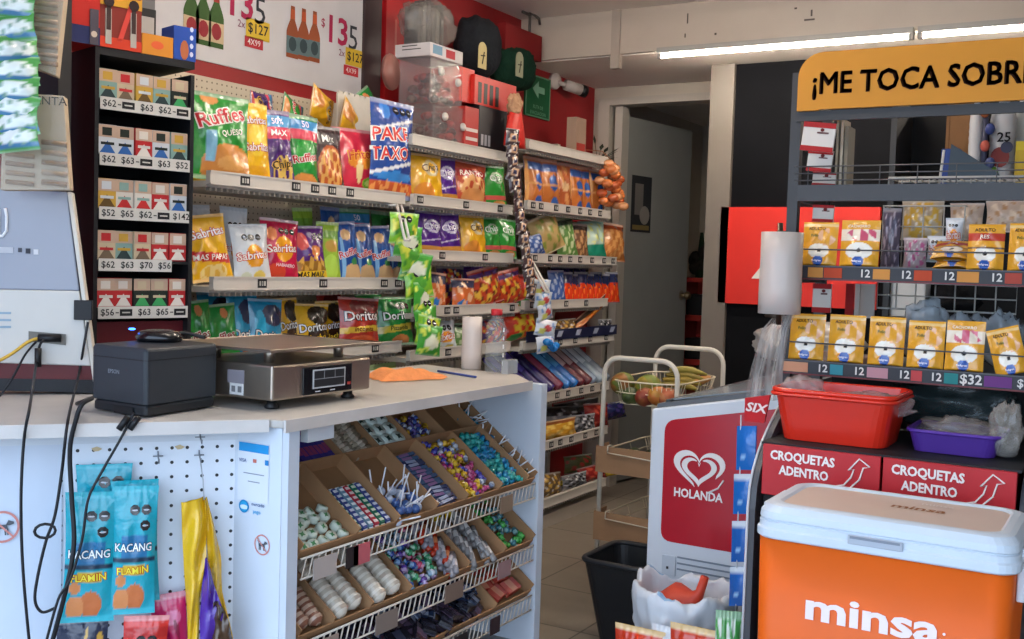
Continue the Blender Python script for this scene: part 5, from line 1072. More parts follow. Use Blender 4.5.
def rollthing(label, base, r, h_, mat='film', col='#d9cdc6'):
    T = thing('film_roll', label, 'plastic roll', tuple(base)); n = 24
    m = MB(col); m.m = Matrix.Translation(base); m.lathe([(r*.3, 0), (r, .001), (r*1.01, h_*.3), (r*.99, h_*.7), (r, h_-.001), (r*.3, h_)], n=n); m.build('film', mat, T)
    m = MB('#4a4038'); m.m = Matrix.Translation(base); m.lathe([(r*.28, h_-.002), (r*.28, h_+.003), (r*.16, h_+.003), (r*.16, h_-.004)], n=16); m.build('core', 'card', T); return T
zr_ = P(472, 318, plane=(P(471, 372, z=ZW), Vector((.5, -.85, 0)))).z-ZW
rollthing('pale roll of plastic bags standing upright beside the clear bottle', P(471, 369, z=ZW), .037, zr_)
q1 = P(495, 373, z=ZW); T = thing('bottle', 'clear ribbed plastic bottle with a red cap at the worktop end', 'bottle', tuple(q1)); hb = P(495, 309, plane=(q1, Vector((.5, -.85, 0)))).z-ZW
m = MB('#cfd4d6'); m.m = Matrix.Translation(q1); pr = [(.03, .001), (.036, .006)]
for k in range(6): z_ = .02+k*.022; pr += [(.038, z_), (.038, z_+.014), (.035, z_+.018)]
pr += [(.037, hb*.7), (.03, hb*.8), (.017, hb*.87), (.016, hb-.012)]; m.lathe(pr, n=24).build('body', 'clear', T)
m = MB('#b3202a'); m.m = Matrix.Translation(q1); m.lathe([(.02, hb-.022), (.021, hb-.02), (.021, hb-.002), (.018, hb)], n=20).build('cap', 'plastic', T)
m = MB('#e8ecef'); m.m = Matrix.Translation(q1+Vector((.036, -.01, 0)))
for k in range(5): m.box(-.001, .001, .0, .006, .03+k*.03, .045+k*.03)
m.build('scale_marks', 'paper', T)
m = MB('#c9ced2').box(q1.x+.03, q1.x+.06, q1.y-.01, q1.y+.06, ZW, ZW+.05, bev=.004); tag(centre(m.build('plastic_tub', 'haze')), 'small whitish tub at the foot of the clear bottle', 'tub')
# ----------------------------------------------------------------- cigarette rack
T = thing('cigarette_rack', 'tall black cigarette rack with handwritten price strips behind the counter', 'rack', (-2.68, 2.2, ZW))
ra, rb_ = P(98, 210, X=-2.62), P(189, 217, X=-2.55); rd = Vector((rb_.x-ra.x, rb_.y-ra.y, 0)); RWd = rd.length; rd.normalize(); rn = Vector((rd.y, -rd.x, 0))
RM = Matrix(((rd.x, -rn.x, 0, ra.x), (rd.y, -rn.y, 0, ra.y), (0, 0, 1, 0), (0, 0, 0, 1)))       # x along, y back, z up
def rk(name, mat, fn, col, parent=None): m = MB(col); m.m = RM; fn(m); return m.build(name, mat, parent or T)
def RP(x, y): return P(x, y, plane=(ra, rn))
ztop = RP(140, 60).z; dp = .34
rk('side_wall', 'dark', lambda m: m.box(-.012, 0, 0, dp, ZW, ztop), '#17181c'); rk('side_wall', 'dark', lambda m: m.box(RWd, RWd+.012, 0, dp, ZW, ztop-.02), '#17181c')
rk('back_wall', 'dark', lambda m: m.box(0, RWd, dp-.01, dp, ZW, ztop-.01), '#111216'); rk('top_board', 'dark', lambda m: m.box(-.012, RWd+.012, 0, dp, ztop-.002, ztop+.02), '#17181c')
rk('lower_front', 'plastic', lambda m: m.box(0, RWd, .03, .04, ZW, RP(140, 322).z), '#5c1720')
packs = [('white and red', '#c9c3bb', '#b0282a'), ('beige', '#b9a88c', '#6a5a48'), ('white and blue', '#bcc2c8', '#2f5fa0'), ('teal picture', '#7a9a94', '#2a3a3c'), ('red', '#a82428', '#d8d0c8'), ('black and green', '#1d2420', '#3a9a5a'), ('gold', '#b8923a', '#5a4420')]
def p_pack(c1, c2, c3):      # flip-top pack, warning picture on top half
    m = MB(c1).box(0, .055, 0, .022, 0, .086, bev=.002); m.box(.001, .054, -.0008, 0, .05, .085, '#b59a86').box(.012, .04, -.0014, -.0008, .055, .078, c3).box(.001, .054, -.0008, 0, .002, .048, c1)
    m.poly([(.004, -.0016, .004), (.051, -.0016, .004), (.0275, -.0016, .04)], c2).box(.008, .047, -.0018, -.001, .028, .036, c3); return m
pk = {}
rows = [(98, (97, 108), (187, 116), '62 - 63 62'), (155, 0, 0, '62 63 - 63 52'), (208, 0, 0, '52 65 62 - 142'), (262, 0, 0, '62 63 70 56'), (312, 0, 0, '56 - 63 63 -')]
ry = [(102, ['62', '#', '63', '62', '#']), (158, ['62', '63', '#', '63', '52']), (212, ['52', '65', '62', '#', '142']), (264, ['62', '63', '70', '56']), (312, ['56', '#', '63', '65', '#'])]
sel = [[3, 1, 6, 3, 5], [2, 2, 4, 2, 3], [6, 0, 0, 4, 2], [1, 3, 1, 4, 4], [4, 4, 5, 5, 4]]
names5 = ['first', 'second', 'third', 'fourth', 'fifth']; tier = ['top', 'second', 'middle', 'fourth', 'bottom']
for r_, (py, marks) in enumerate(ry):
    z = RP(103, py).z; zs = z+.018
    rk('shelf_board', 'dark', lambda m: m.box(0, RWd, .0, dp-.01, z+.004, z+.012), '#15161a')
    s_ = rk('price_strip', 'paper', lambda m: m.box(.002, RWd-.002 if r_ != 3 else RWd*.8, -.004, -.001, z-.02, z+.016), '#c6c3bd')
    m = MB('#1d1d20'); m.m = RM
    for k, t_ in enumerate(marks):
        x_ = (k+.5)*RWd/len(marks)*(.82 if r_ == 3 else 1)
        if t_ == '#': m.box(x_-.019, x_+.019, -.005, -.0045, z-.012, z+.008); m.box(x_-.012, x_+.012, -.0055, -.005, z-.004, z+.0, '#b9b6b0'); m.box(x_-.032, x_-.022, -.005, -.0045, z-.004, z-.001)
        else: m.text('$'+t_, (x_, -.005, z-.002), UX, UZ, .027, '#1d1d20', .012)
    m.build('prices', 'paper', T)
    for k, ci in enumerate(sel[r_]):
        if ci not in pk: pk[ci] = p_pack(packs[ci][1], packs[ci][2], packs[(ci+3) % 7][1]).build('cigarette_pack', 'paper'); o = pk[ci]
        else: o = pk[ci].copy(); C.objects.link(o)
        x_ = .003+k*(RWd-.06)/4; o.matrix_world = RM @ Matrix.Translation((x_, .012+.006*(k % 2), z+.0125)) @ Matrix.Rotation((k*7 % 3-1)*.05, 4, 'Z')
        tag(o, '%s cigarette pack, %s from left, %s row of the rack' % (packs[ci][0], names5[k], tier[r_]), 'cigarette pack')
        for d_ in (1, 2):
            o2 = pk[ci].copy(); C.objects.link(o2); o2.matrix_world = RM @ Matrix.Translation((x_, .012+.04*d_, z+.0125)); tag(o2, 'cigarette pack stored behind the front ones in the %s row of the rack' % tier[r_], 'cigarette pack', 'packs behind the front row')
# lighter boxes on the rack
zt2 = ztop+.021
def on_rack(name, label, cat, x0, x1, y0, y1, h_, col, deco=None, mat='paper'):
    m = MB(col); m.m = RM; m.box(x0, x1, y0, y1, zt2, zt2+h_)
    if deco: deco(m)
    return tag(centre(m.build(name, mat)), label, cat)
def d1(m):
    m.box(-.1, .0, .0-.002, .0, zt2+.0, zt2+.05, '#232b58').box(-.03, -.005, -.004, -.002, zt2+.0, zt2+.1, '#4a4550').disc((-.018, -.0045, zt2+.03), UX, UZ, .009, .009, '#c8b8a8', 10)
    for x_ in (-.08, -.04): m.ring((x_, -.003, zt2+.15), UX, UZ, .007, .012, '#d8c8b8', 12); m.box(x_-.003, x_+.003, -.003, -.002, zt2+.13, zt2+.15, '#d8c8b8')
on_rack('lighter_box', 'red and dark blue lighter carton overhanging the rack top at the left', 'box', -.1, .0, 0, .15, .3, '#b3261f', d1)
def d2(m):
    for k in range(2):
        x_ = .015+k*.075; m.box(x_, x_+.018, -.004, -.001, zt2+.01, zt2+.11, '#a9a49c').box(x_+.003, x_+.015, -.006, -.004, zt2+.05, zt2+.12, '#3a2a28').disc((x_+.009, -.006, zt2+.13), UX, UZ, .016, .016, '#2e2022', 10)
    m.poly([(.05, -.003, zt2+.02), (.065, -.003, zt2+.02), (.1, -.003, zt2+.13), (.085, -.003, zt2+.13)], '#c8433a').box(0, .125, -.003, -.001, zt2, zt2+.03, '#c23a22').box(0, .125, -.002, -.001, zt2+.12, zt2+.2, '#c9922c').box(.035, .12, -.003, -.002, zt2+.15, zt2+.165, '#5a2a3a')
on_rack('lighter_display', 'yellow and red lighter display standing on the cigarette rack', 'box', 0, .125, 0, .06, .22, '#7a2a22', d2)
def d3(m): m.disc((.175, -.001, zt2+.03), UX, UZ, .02, .012, '#cf5a34', 12)
on_rack('orange_box', 'open orange box on the cigarette rack beside the lighter display', 'box', .128, .225, 0, .09, .06, '#c8822c', d3)
def d4(m): m.disc((.262, -.001, zt2+.03), UX, UZ, .014, .03, '#a8603c', 10); [m.disc((.285, -.001, zt2+.02+k*.025), UX, UZ, .006, .008, '#c0c8e0', 8) for k in range(4)]
on_rack('blue_box', 'blue box with white dots at the right end of the rack top', 'box', .228, .3, .0, .08, .1, '#24489a', d4)
m = MB('#a9a7a4'); m.m = RM; m.box(.14, .225, .12, .125, zt2, zt2+.16); m.box(.14, .225, .119, .12, zt2+.14, zt2+.2, '#6a6a6c').box(.137, .228, .118, .119, zt2+.0, zt2+.16, '#2a2a2c').box(.142, .222, .117, .118, zt2+.005, zt2+.135, '#a9a7a4')
tag(centre(m.build('notice_card', 'paper')), 'grey card with dark border behind the orange box', 'card')
# bundles of cream carton and the green sachet strip at the top left
ld = (Vector((-2.37, 1.76, 0))-Vector((-2.52, 1.62, 0))).normalized(); lnn = Vector((ld.y, -ld.x, 0)); l0 = Vector((-2.42, 1.75, 0))
def JP(x, y, off=0): return P(x, y, plane=(l0+lnn*off, lnn))
def bundle(label, pts, off, ribs, lab=None, seed=0, cols=('#b8a892', '#8a735c')):
    T = thing('carton_bundle', label, 'bundle', tuple(JP((pts[0][0]+pts[1][0])/2, pts[2][1], off)))
    q4 = [JP(x, y, off) for x, y in pts]; m = MB(cols[0]); m.loft([[p_-lnn*.05 for p_ in q4], q4], None, True, False); m.build('carton', 'card', T, bevel=.003)
    x0, y0, x1, y1, n = ribs; m = MB(cols[1])
    for k in range(n):
        y_ = y0+(y1-y0)*(k+.5)/n; m.tube([JP(x0, y_, off+.003), JP((x0+x1)/2, y_+1.5, off+.005), JP(x1, y_+3, off+.003)], .0065, ['#8d7660', '#a08a74'][k % 2], 6)
    m.build('ribbed_front', 'card', T)
    if lab: m = MB(); m.text(lab[0], JP(lab[1], lab[2], off+.003), ld, UZ, lab[3], '#4a4540', .005); m.build('lettering', 'paper', T)
    q5 = [p_+lnn*.012 for p_ in q4]; m = MB('#d9d4cc'); m.grid(lambda a_, v: (q5[0].lerp(q5[1], a_)).lerp(q5[3].lerp(q5[2], a_), v)+lnn*.003*math.sin(20*a_)*math.sin(17*v), 12, 12); m.build('wrapping', 'clear', T)
bundle('upper bundle of ribbed cream cartons in clear wrap hanging top left', [(24, -20), (66, -20), (56, 76), (24, 64)], 0, (34, -10, 58, 66, 9))
bundle('lower bundle of ribbed cartons with black lettering, above the monitor', [(4, 92), (64, 96), (70, 190), (0, 190)], -.01, (6, 140, 34, 186, 5), ('MENTA', 46, 101, .03))
m = MB(); 
for k in range(5): m.tube([JP(42, 142+k*10, -.006), JP(54, 143+k*10, -.004), JP(67, 145+k*10, -.006)], .0075, ['#8d7660', '#a08a74'][k % 2], 6)
o = m.build('ribbed_front', 'card', bpy.data.objects['carton_bundle.001'])
MB('#1a1b1f').box(-2.75, -2.55, 1.86, 1.9, 1.56, 2.12).build('side_screen', 'dark'); tag(centre(bpy.data.objects['side_screen']), 'black upright panel between the cartons and the cigarette rack', 'panel')
chain('strip of mint green sachets hanging at the far left edge', [JP(12, -30, .06), JP(14, 40, .06), JP(16, 100, .06), JP(18, 145, .06)], ['s_mint'], .115, .07, 9, math.atan2(ld.y, ld.x), t=.035, seed=8)
# the bundles and strip hang from a bar
m = MB('#3a3c40'); a_, b_ = JP(-60, -40, .0), JP(75, -42, 0); m.bar(a_, b_, .008); m.bar(b_, Vector((WX, b_.y+.3, b_.z+.02)), .008); tag(centre(m.build('hanging_bar', 'metal')), 'dark metal bar above the top left bundles', 'bar')
def left_text(m, s, o, ux, uz, size, col, bold, w=None):
    vs, fs = text2d(s, bold); x0 = min(v[0] for v in vs); x1 = max(v[0] for v in vs); sx = (w/((x1-x0)*size)) if w else 1
    m.add([Vector(o)+ux*((x-x0)*size*sx)+uz*(y*size) for x, y in vs], fs, col)
# ================================================================= freezer
FYF = 3.45; fxl = P(651, 430, Y=FYF).x; fxr = fxl+.52; FL = 1.35
zL, zR = P(652, 409, Y=FYF).z, P(744, 399, Y=FYF).z; zR = zL+(zR-zL)*(fxr-fxl)/(P(744, 399, Y=FYF).x-fxl)
T = thing('ice_cream_freezer', 'white chest freezer with red heart logo panel and sloping glass top', 'freezer', ((fxl+fxr)/2, FYF+FL/2, 0))
m = MB('#d2d9e3'); m.prism([(fxl, .06), (fxr, .06), (fxr, zR), (fxl, zL)], FYF, FYF+FL, None, 'y'); m.build('body', 'paint', T, bevel=.006)
m = MB('#5a5f66'); m.prism([(fxl+.012, zL-.0), (fxr-.012, zR-.0), (fxr-.012, zR+.018), (fxl+.012, zL+.018)], FYF+.02, FYF+FL-.02, None, 'y'); m.build('lid_rim', 'plastic', T)
m = MB('#7b8894'); m.prism([(fxl+.05, zL+.019+.01), (fxr-.05, zR+.019-.01), (fxr-.05, zR+.024-.01), (fxl+.05, zL+.024+.01)], FYF+.06, FYF+FL-.06, None, 'y'); m.build('glass_lid', 'gloss', T)
m = MB('#3c4147'); m.prism([(fxl+.04, zL+.022), (fxl+.055, zL+.024), (fxl+.055, zL+.034), (fxl+.04, zL+.034)], FYF+.03, FYF+FL-.03, None, 'y'); m.build('handle_rail', 'plastic', T)
m = MB('#1c1d20').box(fxl+.03, fxr-.03, FYF+.03, FYF+FL-.03, 0, .06); m.build('plinth', 'plastic', T)
Fp = lambda x, y, o=.001: P(x, y, Y=FYF-o)
def rrect(pts, r):      # rounded quad outline
    out = []
    for i in range(4):
        p, a_, b_ = pts[i], pts[i-1], pts[(i+1) % 4]; d1, d2 = (a_-p).normalized(), (b_-p).normalized()
        for k in range(6): f = k/5; out.append(p+d1*r*(1-f)**2+d2*r*f**2)
    return out
zt_ = lambda x_: zL+(zR-zL)*(x_-fxl)/(fxr-fxl)
x0, x1, z0 = Fp(662, 500).x, fxr-.03, Fp(700, 547).z
b = MB('#b21f2e'); b.poly(rrect([Vector((x0, FYF-.0012, z0)), Vector((x1, FYF-.0012, z0)), Vector((x1, FYF-.0012, zt_(x1)-.045)), Vector((x0, FYF-.0012, zt_(x0)-.045))], .04)); b.build('logo_panel', 'gloss', T)
b = MB('#ece9ea'); hc = Fp(699, 469, .0025); S_ = (Fp(725, 480).x-Fp(673, 480).x)/2
def heart(t, s): return Vector((s*.0625*16*math.sin(t)**3, 0, .86*s*.0625*(13*math.cos(t)-5*math.cos(2*t)-2*math.cos(3*t)-math.cos(4*t))))
def hstroke(s, w0, ta, tb, off, n=40):
    vs = []
    for k in range(n+1):
        t = ta+(tb-ta)*k/n; w_ = w0*math.sin(PI*min(1, max(0, k/n)))**.35; p = heart(t, s); q2 = heart(t, s-w_); vs += [hc+p+off, hc+q2+off]
    b.add(vs, [(2*k, 2*k+1, 2*k+3, 2*k+2) for k in range(n)])
hstroke(S_, S_*.3, -2.6, 2.1, Vector((0, 0, 0))); hstroke(S_*.68, S_*.26, .6, 2*PI-.5, Vector((0, 0, -.005))); hstroke(S_*.68, S_*.26, -.45, .45, Vector((S_*.0, 0, -.005)))
b.tube([hc+Vector((S_*.95, -.0005, -.3*S_)), hc+Vector((S_*.75, -.0005, -.62*S_)), hc+Vector((S_*.35, -.0005, -.85*S_))], .003, None, 5)
left_text(b, 'HOLANDA', Fp(674, 492, .0025), UX, UZ, .042, '#efecec', .03, Fp(723, 492).x-Fp(674, 492).x); b.text('R', Fp(719, 487, .0025), UX, UZ, .008, '#d8a0a0')
b.build('logo', 'paper', T)
b = MB('#5d6a7c')
for k in range(3):
    z_ = Fp(700, 562+k*6).z; b.box(Fp(677, 565).x, fxr-.04, FYF-.002, FYF, z_, z_+.006, '#7e8a9a')
b.build('grille', 'plastic', T)
b = MB('#bfc8d4'); q_ = Fp(668, 565); b.box(q_.x-.022, q_.x+.03, FYF-.006, FYF, q_.z-.035, q_.z+.035, bev=.003).box(q_.x-.004, q_.x+.004, FYF-.008, FYF-.006, q_.z-.012, q_.z-.003, '#20242a'); b.build('lock_plate', 'plastic', T)
# grey bag of goods lying on the freezer
b = MB(); crumple(b, (fxl+.3, 4.28, zt_(fxl+.5)+.03), .2, .24, .15, '#a9a6a4', 5, 30, 18, .12); tag(centre(b.build('plastic_bag', 'film')), 'greyish plastic bag lying on the freezer behind the film roll', 'bag')
# ================================================================= fruit rack
bx0, bx1, by0, by1 = -2.035, -1.695, 4.22, 4.78
T = thing('fruit_rack', 'white tubular rack with three wire baskets beside the freezer', 'rack', ((bx0+bx1)/2, (by0+by1)/2, 0))
def arch(y, ztop_, r=.0115):
    pts = [(bx0-.01, y, 0), (bx0, y, ztop_-.07)]+[(bx0+.07-.07*math.cos(a_), y, ztop_-.07+.07*math.sin(a_)) for a_ in [PI*k/12 for k in range(1, 7)]]
    pts += [(bx1-.07+.07*math.sin(a_), y, ztop_-.07+.07*math.cos(a_)) for a_ in [PI*k/12 for k in range(0, 7)]]+[(bx1+.01, y, 0)]
    return MB('#cfcabf').tube(pts, r, None, 8)
arch(by0, 1.0).build('front_frame', 'paint', T); arch(by1, 1.02).build('rear_frame', 'paint', T)
def basket(zb_, zt_, flare=.03):
    m = MB('#cdc4ae'); xa, xb, ya, yb = bx0+.015, bx1-.015, by0+.01, by1-.01
    def ringpts(z_, f_, r_=.1):
        out = []
        for cx, cy, a0 in ((xb-r_, yb-r_, 0), (xa+r_, yb-r_, 90), (xa+r_, ya+r_, 180), (xb-r_, ya+r_, 270)):
            for k in range(5): a_ = R(a0+90*k/4); out.append(Vector((cx+(r_+f_)*math.cos(a_), cy+(r_+f_)*math.sin(a_), z_)))
        return out
    tp, bt = ringpts(zt_, flare), ringpts(zb_, -.02); m.tube(tp, .004, None, 6, True).tube(bt, .003, None, 6, True).tube(ringpts((zb_+zt_)/2, flare*.4), .0025, None, 5, True)
    for i in range(20):
        for f in (0, .5):
            j = (i+1) % 20; m.bar(bt[i].lerp(bt[j], f), tp[i].lerp(tp[j], f), .0018, None, 4)
    n = 14
    for k in range(n): x_ = xa+.03+(xb-xa-.06)*k/(n-1); m.bar((x_, ya+.02, zb_), (x_, yb-.02, zb_), .0018, None, 4)
    return m
zbs = [(.80, .90), (.50, .59), (.2, .3)]
for zb_, zt_ in zbs: basket(zb_, zt_, .01).build('wire_basket', 'paint', T)
rr = random.Random(4)
def fruit(label, x, y, z, r, c1, c2, s=1.2, roll=0.):
    m = MB(); m.lathe([(max(.0008, r*math.sin(PI*i/9)*(1+.08*math.cos(PI*i/9))), -r*s*math.cos(PI*i/9)) for i in range(10)], n=14)
    m.c = [mixc(c1, c2, min(1, max(0, .5+.9*math.sin(i*.35+x*40)))) for i in range(len(m.f))]
    o = m.build('mango', 'rind'); o.rotation_euler = (R(90), roll, rr.uniform(-.6, .6)); o.location = (x, y, z); return tag(o, label, 'fruit')
zf = .80+.045
for a_ in (('green and orange mango at the left front of the top basket', -1.985, 4.30, zf+.035, .052, '#5d6a28', '#8a5a28', 1.15, .5), ('large green yellow mango in the middle of the top basket', -1.875, 4.33, zf+.03, .053, '#8a7a2a', '#6a7a2c'),
           ('red mango low in front of the large green yellow one', -1.86, 4.26, zf-.01, .042, '#7c2e22', '#8a4a26'), ('orange mango between the red and the pinkish mango', -1.80, 4.265, zf-.0, .042, '#b0642c', '#a8782e'),
           ('pinkish orange mango at the right front of the top basket', -1.755, 4.275, zf-.005, .043, '#a85434', '#b07244'), ('dark green mango at the left bottom of the top basket', -1.93, 4.27, zf-.012, .04, '#3c4a28', '#4a5a2c')): fruit(*a_)
def banana(label, p, ang_, c='#b5a03a'):
    m = MB(c); pts = [Vector((-.09+.03*k, .028*math.sin(PI*k/6), 0)) for k in range(7)]; m.tube(pts, [.006, .014, .018, .019, .018, .012, .005], None, 8); m.c[-1] = m.c[-2] = hx('#3a2f1c')
    o = m.build('banana', 'rind'); o.location = p; o.rotation_euler = (.3, .1, ang_); return tag(o, label, 'fruit')
for k in range(4): banana('%s banana of the bunch at the back of the top basket' % ['lowest', 'second lowest', 'third', 'topmost'][k], (-1.84+.01*k, 4.60+.012*k, .853+.022*k), .3+.12*k, ['#8a7a2c', '#9a8430', '#84742c', '#92863a'][k])
m = MB('#c08a4e'); m.m = Matrix.Translation((-1.77, 4.68, .88)) @ Matrix.Rotation(.8, 4, 'Z') @ Matrix.Rotation(1.3, 4, 'Y'); m.ell((0, 0, 0), .022, .02, .06); tag(centre(m.build('ginger_root', 'rind')), 'brownish root lying right of the bananas', 'root')
for k, (zb_, zt_) in enumerate(zbs[1:]):
    m = MB('#9c7c60'); t = .004; xa, xb, ya, yb = bx0-.016, bx1-.02, by0-.016, by1-.1
    m.box(bx0+.045, bx1-.045, by0+.045, by1-.06, zb_+.006, zb_+.010).box(xa-.004, xb+.01, ya-.004, ya, zb_-.005, zt_+.02)
    m.box(xa-.004, xa, ya, ya+.12, zb_-.005, zt_+.02); tag(centre(m.build('cardboard_sheet', 'card')), ['folded cardboard lining the middle basket of the fruit rack', 'folded cardboard lining the lowest basket of the fruit rack'][k], 'cardboard')
    m = MB('#d0c8b8'); m.tube([(bx0+.04, ya-.012, zt_-.005), (bx1, ya-.012, zt_-.02)], .003, n=5); m.tube([(bx0+.04, ya-.012, zt_-.005), (bx0+.04, ya-.01, zt_+.026), (bx0+.04, by0+.012, zt_+.026)], .003, n=5).build('front_wire', 'paint', T)
for k in range(3): fruit(['dark green avocado, left in the middle basket', 'dark green avocado, centre of the middle basket', 'reddish tomato, right in the middle basket'][k], -1.95+.08*k, 4.38, .553, .036, ['#2f3c22', '#38442a', '#8e2c28'][k], ['#28331e', '#303c24', '#7a2622'][k], 1.1).name = ['avocado', 'avocado', 'tomato'][k]
# ================================================================= trash can and lined bin
tx0, tx1, ty0, ty1 = P(580, 550, Y=3.5).x, fxl-.02, 3.5, 3.82
T = thing('trash_can', 'black square plastic trash can left of the freezer', 'trash can', ((tx0+tx1)/2, (ty0+ty1)/2, 0)); zc = P(600, 563, Y=3.5).z
def tub(m, x0, x1, y0, y1, z0, z1, tp, th, r, col=None, base=True, n=5):
    def rg(ins, z_, f):
        out = []; a0_, b0_, c0_, d0_ = x0+tp*(1-f)+ins, x1-tp*(1-f)-ins, y0+tp*(1-f)+ins, y1-tp*(1-f)-ins; q = max(.004, r-ins)
        for cx, cy, s0 in ((b0_-q, d0_-q, 0), (a0_+q, d0_-q, 90), (a0_+q, c0_+q, 180), (b0_-q, c0_+q, 270)):
            for k in range(n+1): a_ = R(s0+90*k/n); out.append((cx+q*math.cos(a_), cy+q*math.sin(a_), z_))
        return out
    m.loft([rg(0, z0, 0), rg(0, z1, 1), rg(th, z1, 1), rg(th, z0+th, 0)], col, True, False); return m
tub(MB('#17191d'), tx0, tx1, ty0, ty1, .001, zc, .05, .006, .05).build('bin_body', 'plastic', T)
m = MB('#1c1e23'); tub(m, tx0-.012, tx1+.012, ty0-.012, ty1+.012, zc-.02, zc+.004, .004, .02, .05); m.build('rim', 'plastic', T) if 0 else None
m = MB('#1f2126')
def rimring(x0, x1, y0, y1, z_, r):
    out = []
    for cx, cy, s0 in ((x1-r, y1-r, 0), (x0+r, y1-r, 90), (x0+r, y0+r, 180), (x1-r, y0+r, 270)):
        for k in range(6): a_ = R(s0+18*k); out.append((cx+r*math.cos(a_), cy+r*math.sin(a_), z_))
    return out
m.tube(rimring(tx0, tx1, ty0, ty1, zc, .05), .011, None, 6, True).build('rim', 'plastic', T)
# bin lined with a white bag
bc = P(675, 600, Y=3.0); bxc, byc = bc.x, 3.08; rz_ = P(675, 592, Y=3.08).z; rx_ = (P(722, 600, Y=3.08).x-P(628, 600, Y=3.08).x)/2
T = thing('lined_bin', 'round bin lined with a crumpled white plastic bag', 'bin', (bxc, byc, 0))
MB('#c9ccd2').lathe([(rx_*.72, 0), (rx_*.75, .01), (rx_*.92, rz_-.03), (rx_*.88, rz_-.03), (rx_*.7, .02)], (bxc, byc, 0), n=28).build('bin_body', 'plastic', T)
rr = random.Random(14); ph = [rr.uniform(0, 6) for _ in range(8)]
def liner(a_, v):
    th = a_*2*PI; d = Vector((math.cos(th), math.sin(th), 0)); n1 = noise.noise(d*1.6+Vector((3, 1, v*1.5))); n2 = noise.noise(d*4+Vector((9, 2, v*4))); n3 = noise.noise(d*9+Vector((5, 7, v*7)))
    if v < .45: f = v/.45; r_ = rx_*(.5+.36*f**.7); z_ = rz_-.17+.17*f
    elif v < .7: f = (v-.45)/.25; r_ = rx_*(.86+.09*(1-math.cos(PI*f))); z_ = rz_+.03*math.sin(PI*f)
    else: f = (v-.7)/.3; r_ = rx_*(1.04-.03*f); z_ = rz_-.1*f
    r_ *= 1+.07*n1+.07*n2+.05*n3; z_ += (.03*n1+.02*n2+.012*n3)*min(1, v*2)
    return Vector((bxc+r_*math.cos(th), byc+r_*math.sin(th), z_))
m = MB('#d6dce4'); m.grid(liner, 90, 34)
for i in range(len(m.c)):
    k = i % 90
    if (i//90) in (6, 7, 8, 9, 10, 18, 19, 20) and k % 30 in (5, 6, 7, 8, 9): m.c[i] = hx('#8fb4d4')
m.build('bag_liner', 'film', T)
MB('#b9bec8').lathe([(rx_*.5, rz_-.17), (.01, rz_-.165)], (bxc, byc, 0), n=20).build('liner_floor', 'film', T)
T = thing('funnel', 'orange red plastic funnel-shaped scoop sticking out of the lined bin', 'scoop', (bxc+.02, byc-.01, rz_-.1))
a_, b_, c_, d_ = P(690, 612, Y=byc-.03), P(695, 600, Y=byc-.03), P(700, 592, Y=byc-.03), P(705, 577, Y=byc-.03)
m = MB('#c2402a'); lo = P(684, 600, Y=byc-.02); m.tube([lo+Vector((-.03, 0, -.07)), lo+Vector((-.018, 0, -.035)), lo, b_, c_, d_], [.09, .085, .06, .028, .014, .013], None, 14); m.build('body', 'plastic', T)
# bright snack bags at the bin's foot
K('bag_ry', c='#d8a51e', s=[('b', .55, 1, '#c2381f'), ('e', -.5, .75, .2, .12, '#e8dcc8'), ('e', .2, .3, .6, .2, '#e8c23c')])
K('bag_wb', c='#c9ccd2', s=[('e', 0, .7, .5, .15, '#2a4f9a'), ('e', .1, .4, .6, .2, '#d8c23c')])
for k, (x_, w_, kd, lb) in enumerate(((642, .16, 'bag_ry', 'red and yellow bag standing in front of the lined bin, left'), (668, .1, 'bag_wb', 'white and blue bag squeezed between two red and yellow bags'), (700, .17, 'bag_ry', 'red and yellow bag standing in front of the lined bin, right'))):
    p = P(x_, 626, Y=2.86); bag(kd, Vector((p.x, 2.84+.01*(k % 2), .0)), w_, p.z, .07, 0, lb, lean=.02, name='snack_bag')
K('bag_gr', c='#4a9a4c', s=[('n', 0, .8, 1, .4, '#d0d8c8', .2, 9)])
p = P(729, 612, Y=2.74); bag('bag_gr', Vector((p.x-.0, 2.74, 0)), .07, p.z, .05, R(20), 'green and white bag wedged between bin and display stand', lean=.02, name='snack_bag')
# ================================================================= pet food display stand
SY = 3.10; sxl = P(790, 275, Y=SY).x; sxr = .22
T = thing('display_stand', 'dark grey pet food display stand with yellow header board', 'stand', (-.4, SY+.15, 0)); ST = T
GC = '#2b2c30'
zs1 = P(900, 275, Y=SY).z; zs2 = P(900, 372, Y=SY).z; zmid = P(900, 192, Y=SY).z; zsg = P(900, 108, Y=SY).z; zst = P(900, 55, Y=SY).z
for x_ in (sxl-.0, sxr):
    MB(GC).box(x_-.018, x_+.012, SY+.0, SY+.03, .9, zst-.03).build('front_post', 'paint', T); MB(GC).box(x_-.018, x_+.012, SY+.34, SY+.37, 0, zst-.1).build('rear_post', 'paint', T)
    m = MB(GC)
    for z_ in (zmid-.01, zs1-.02, zs2-.02, 1.9): m.box(x_-.012, x_+.006, SY+.03, SY+.34, z_-.012, z_+.012)
    m.build('side_rail', 'paint', T)
MB('#333439').box(sxl+.012, sxr-.018, SY-.004, SY+.02, zmid-.024, zmid+.022).build('cross_bar', 'paint', T)
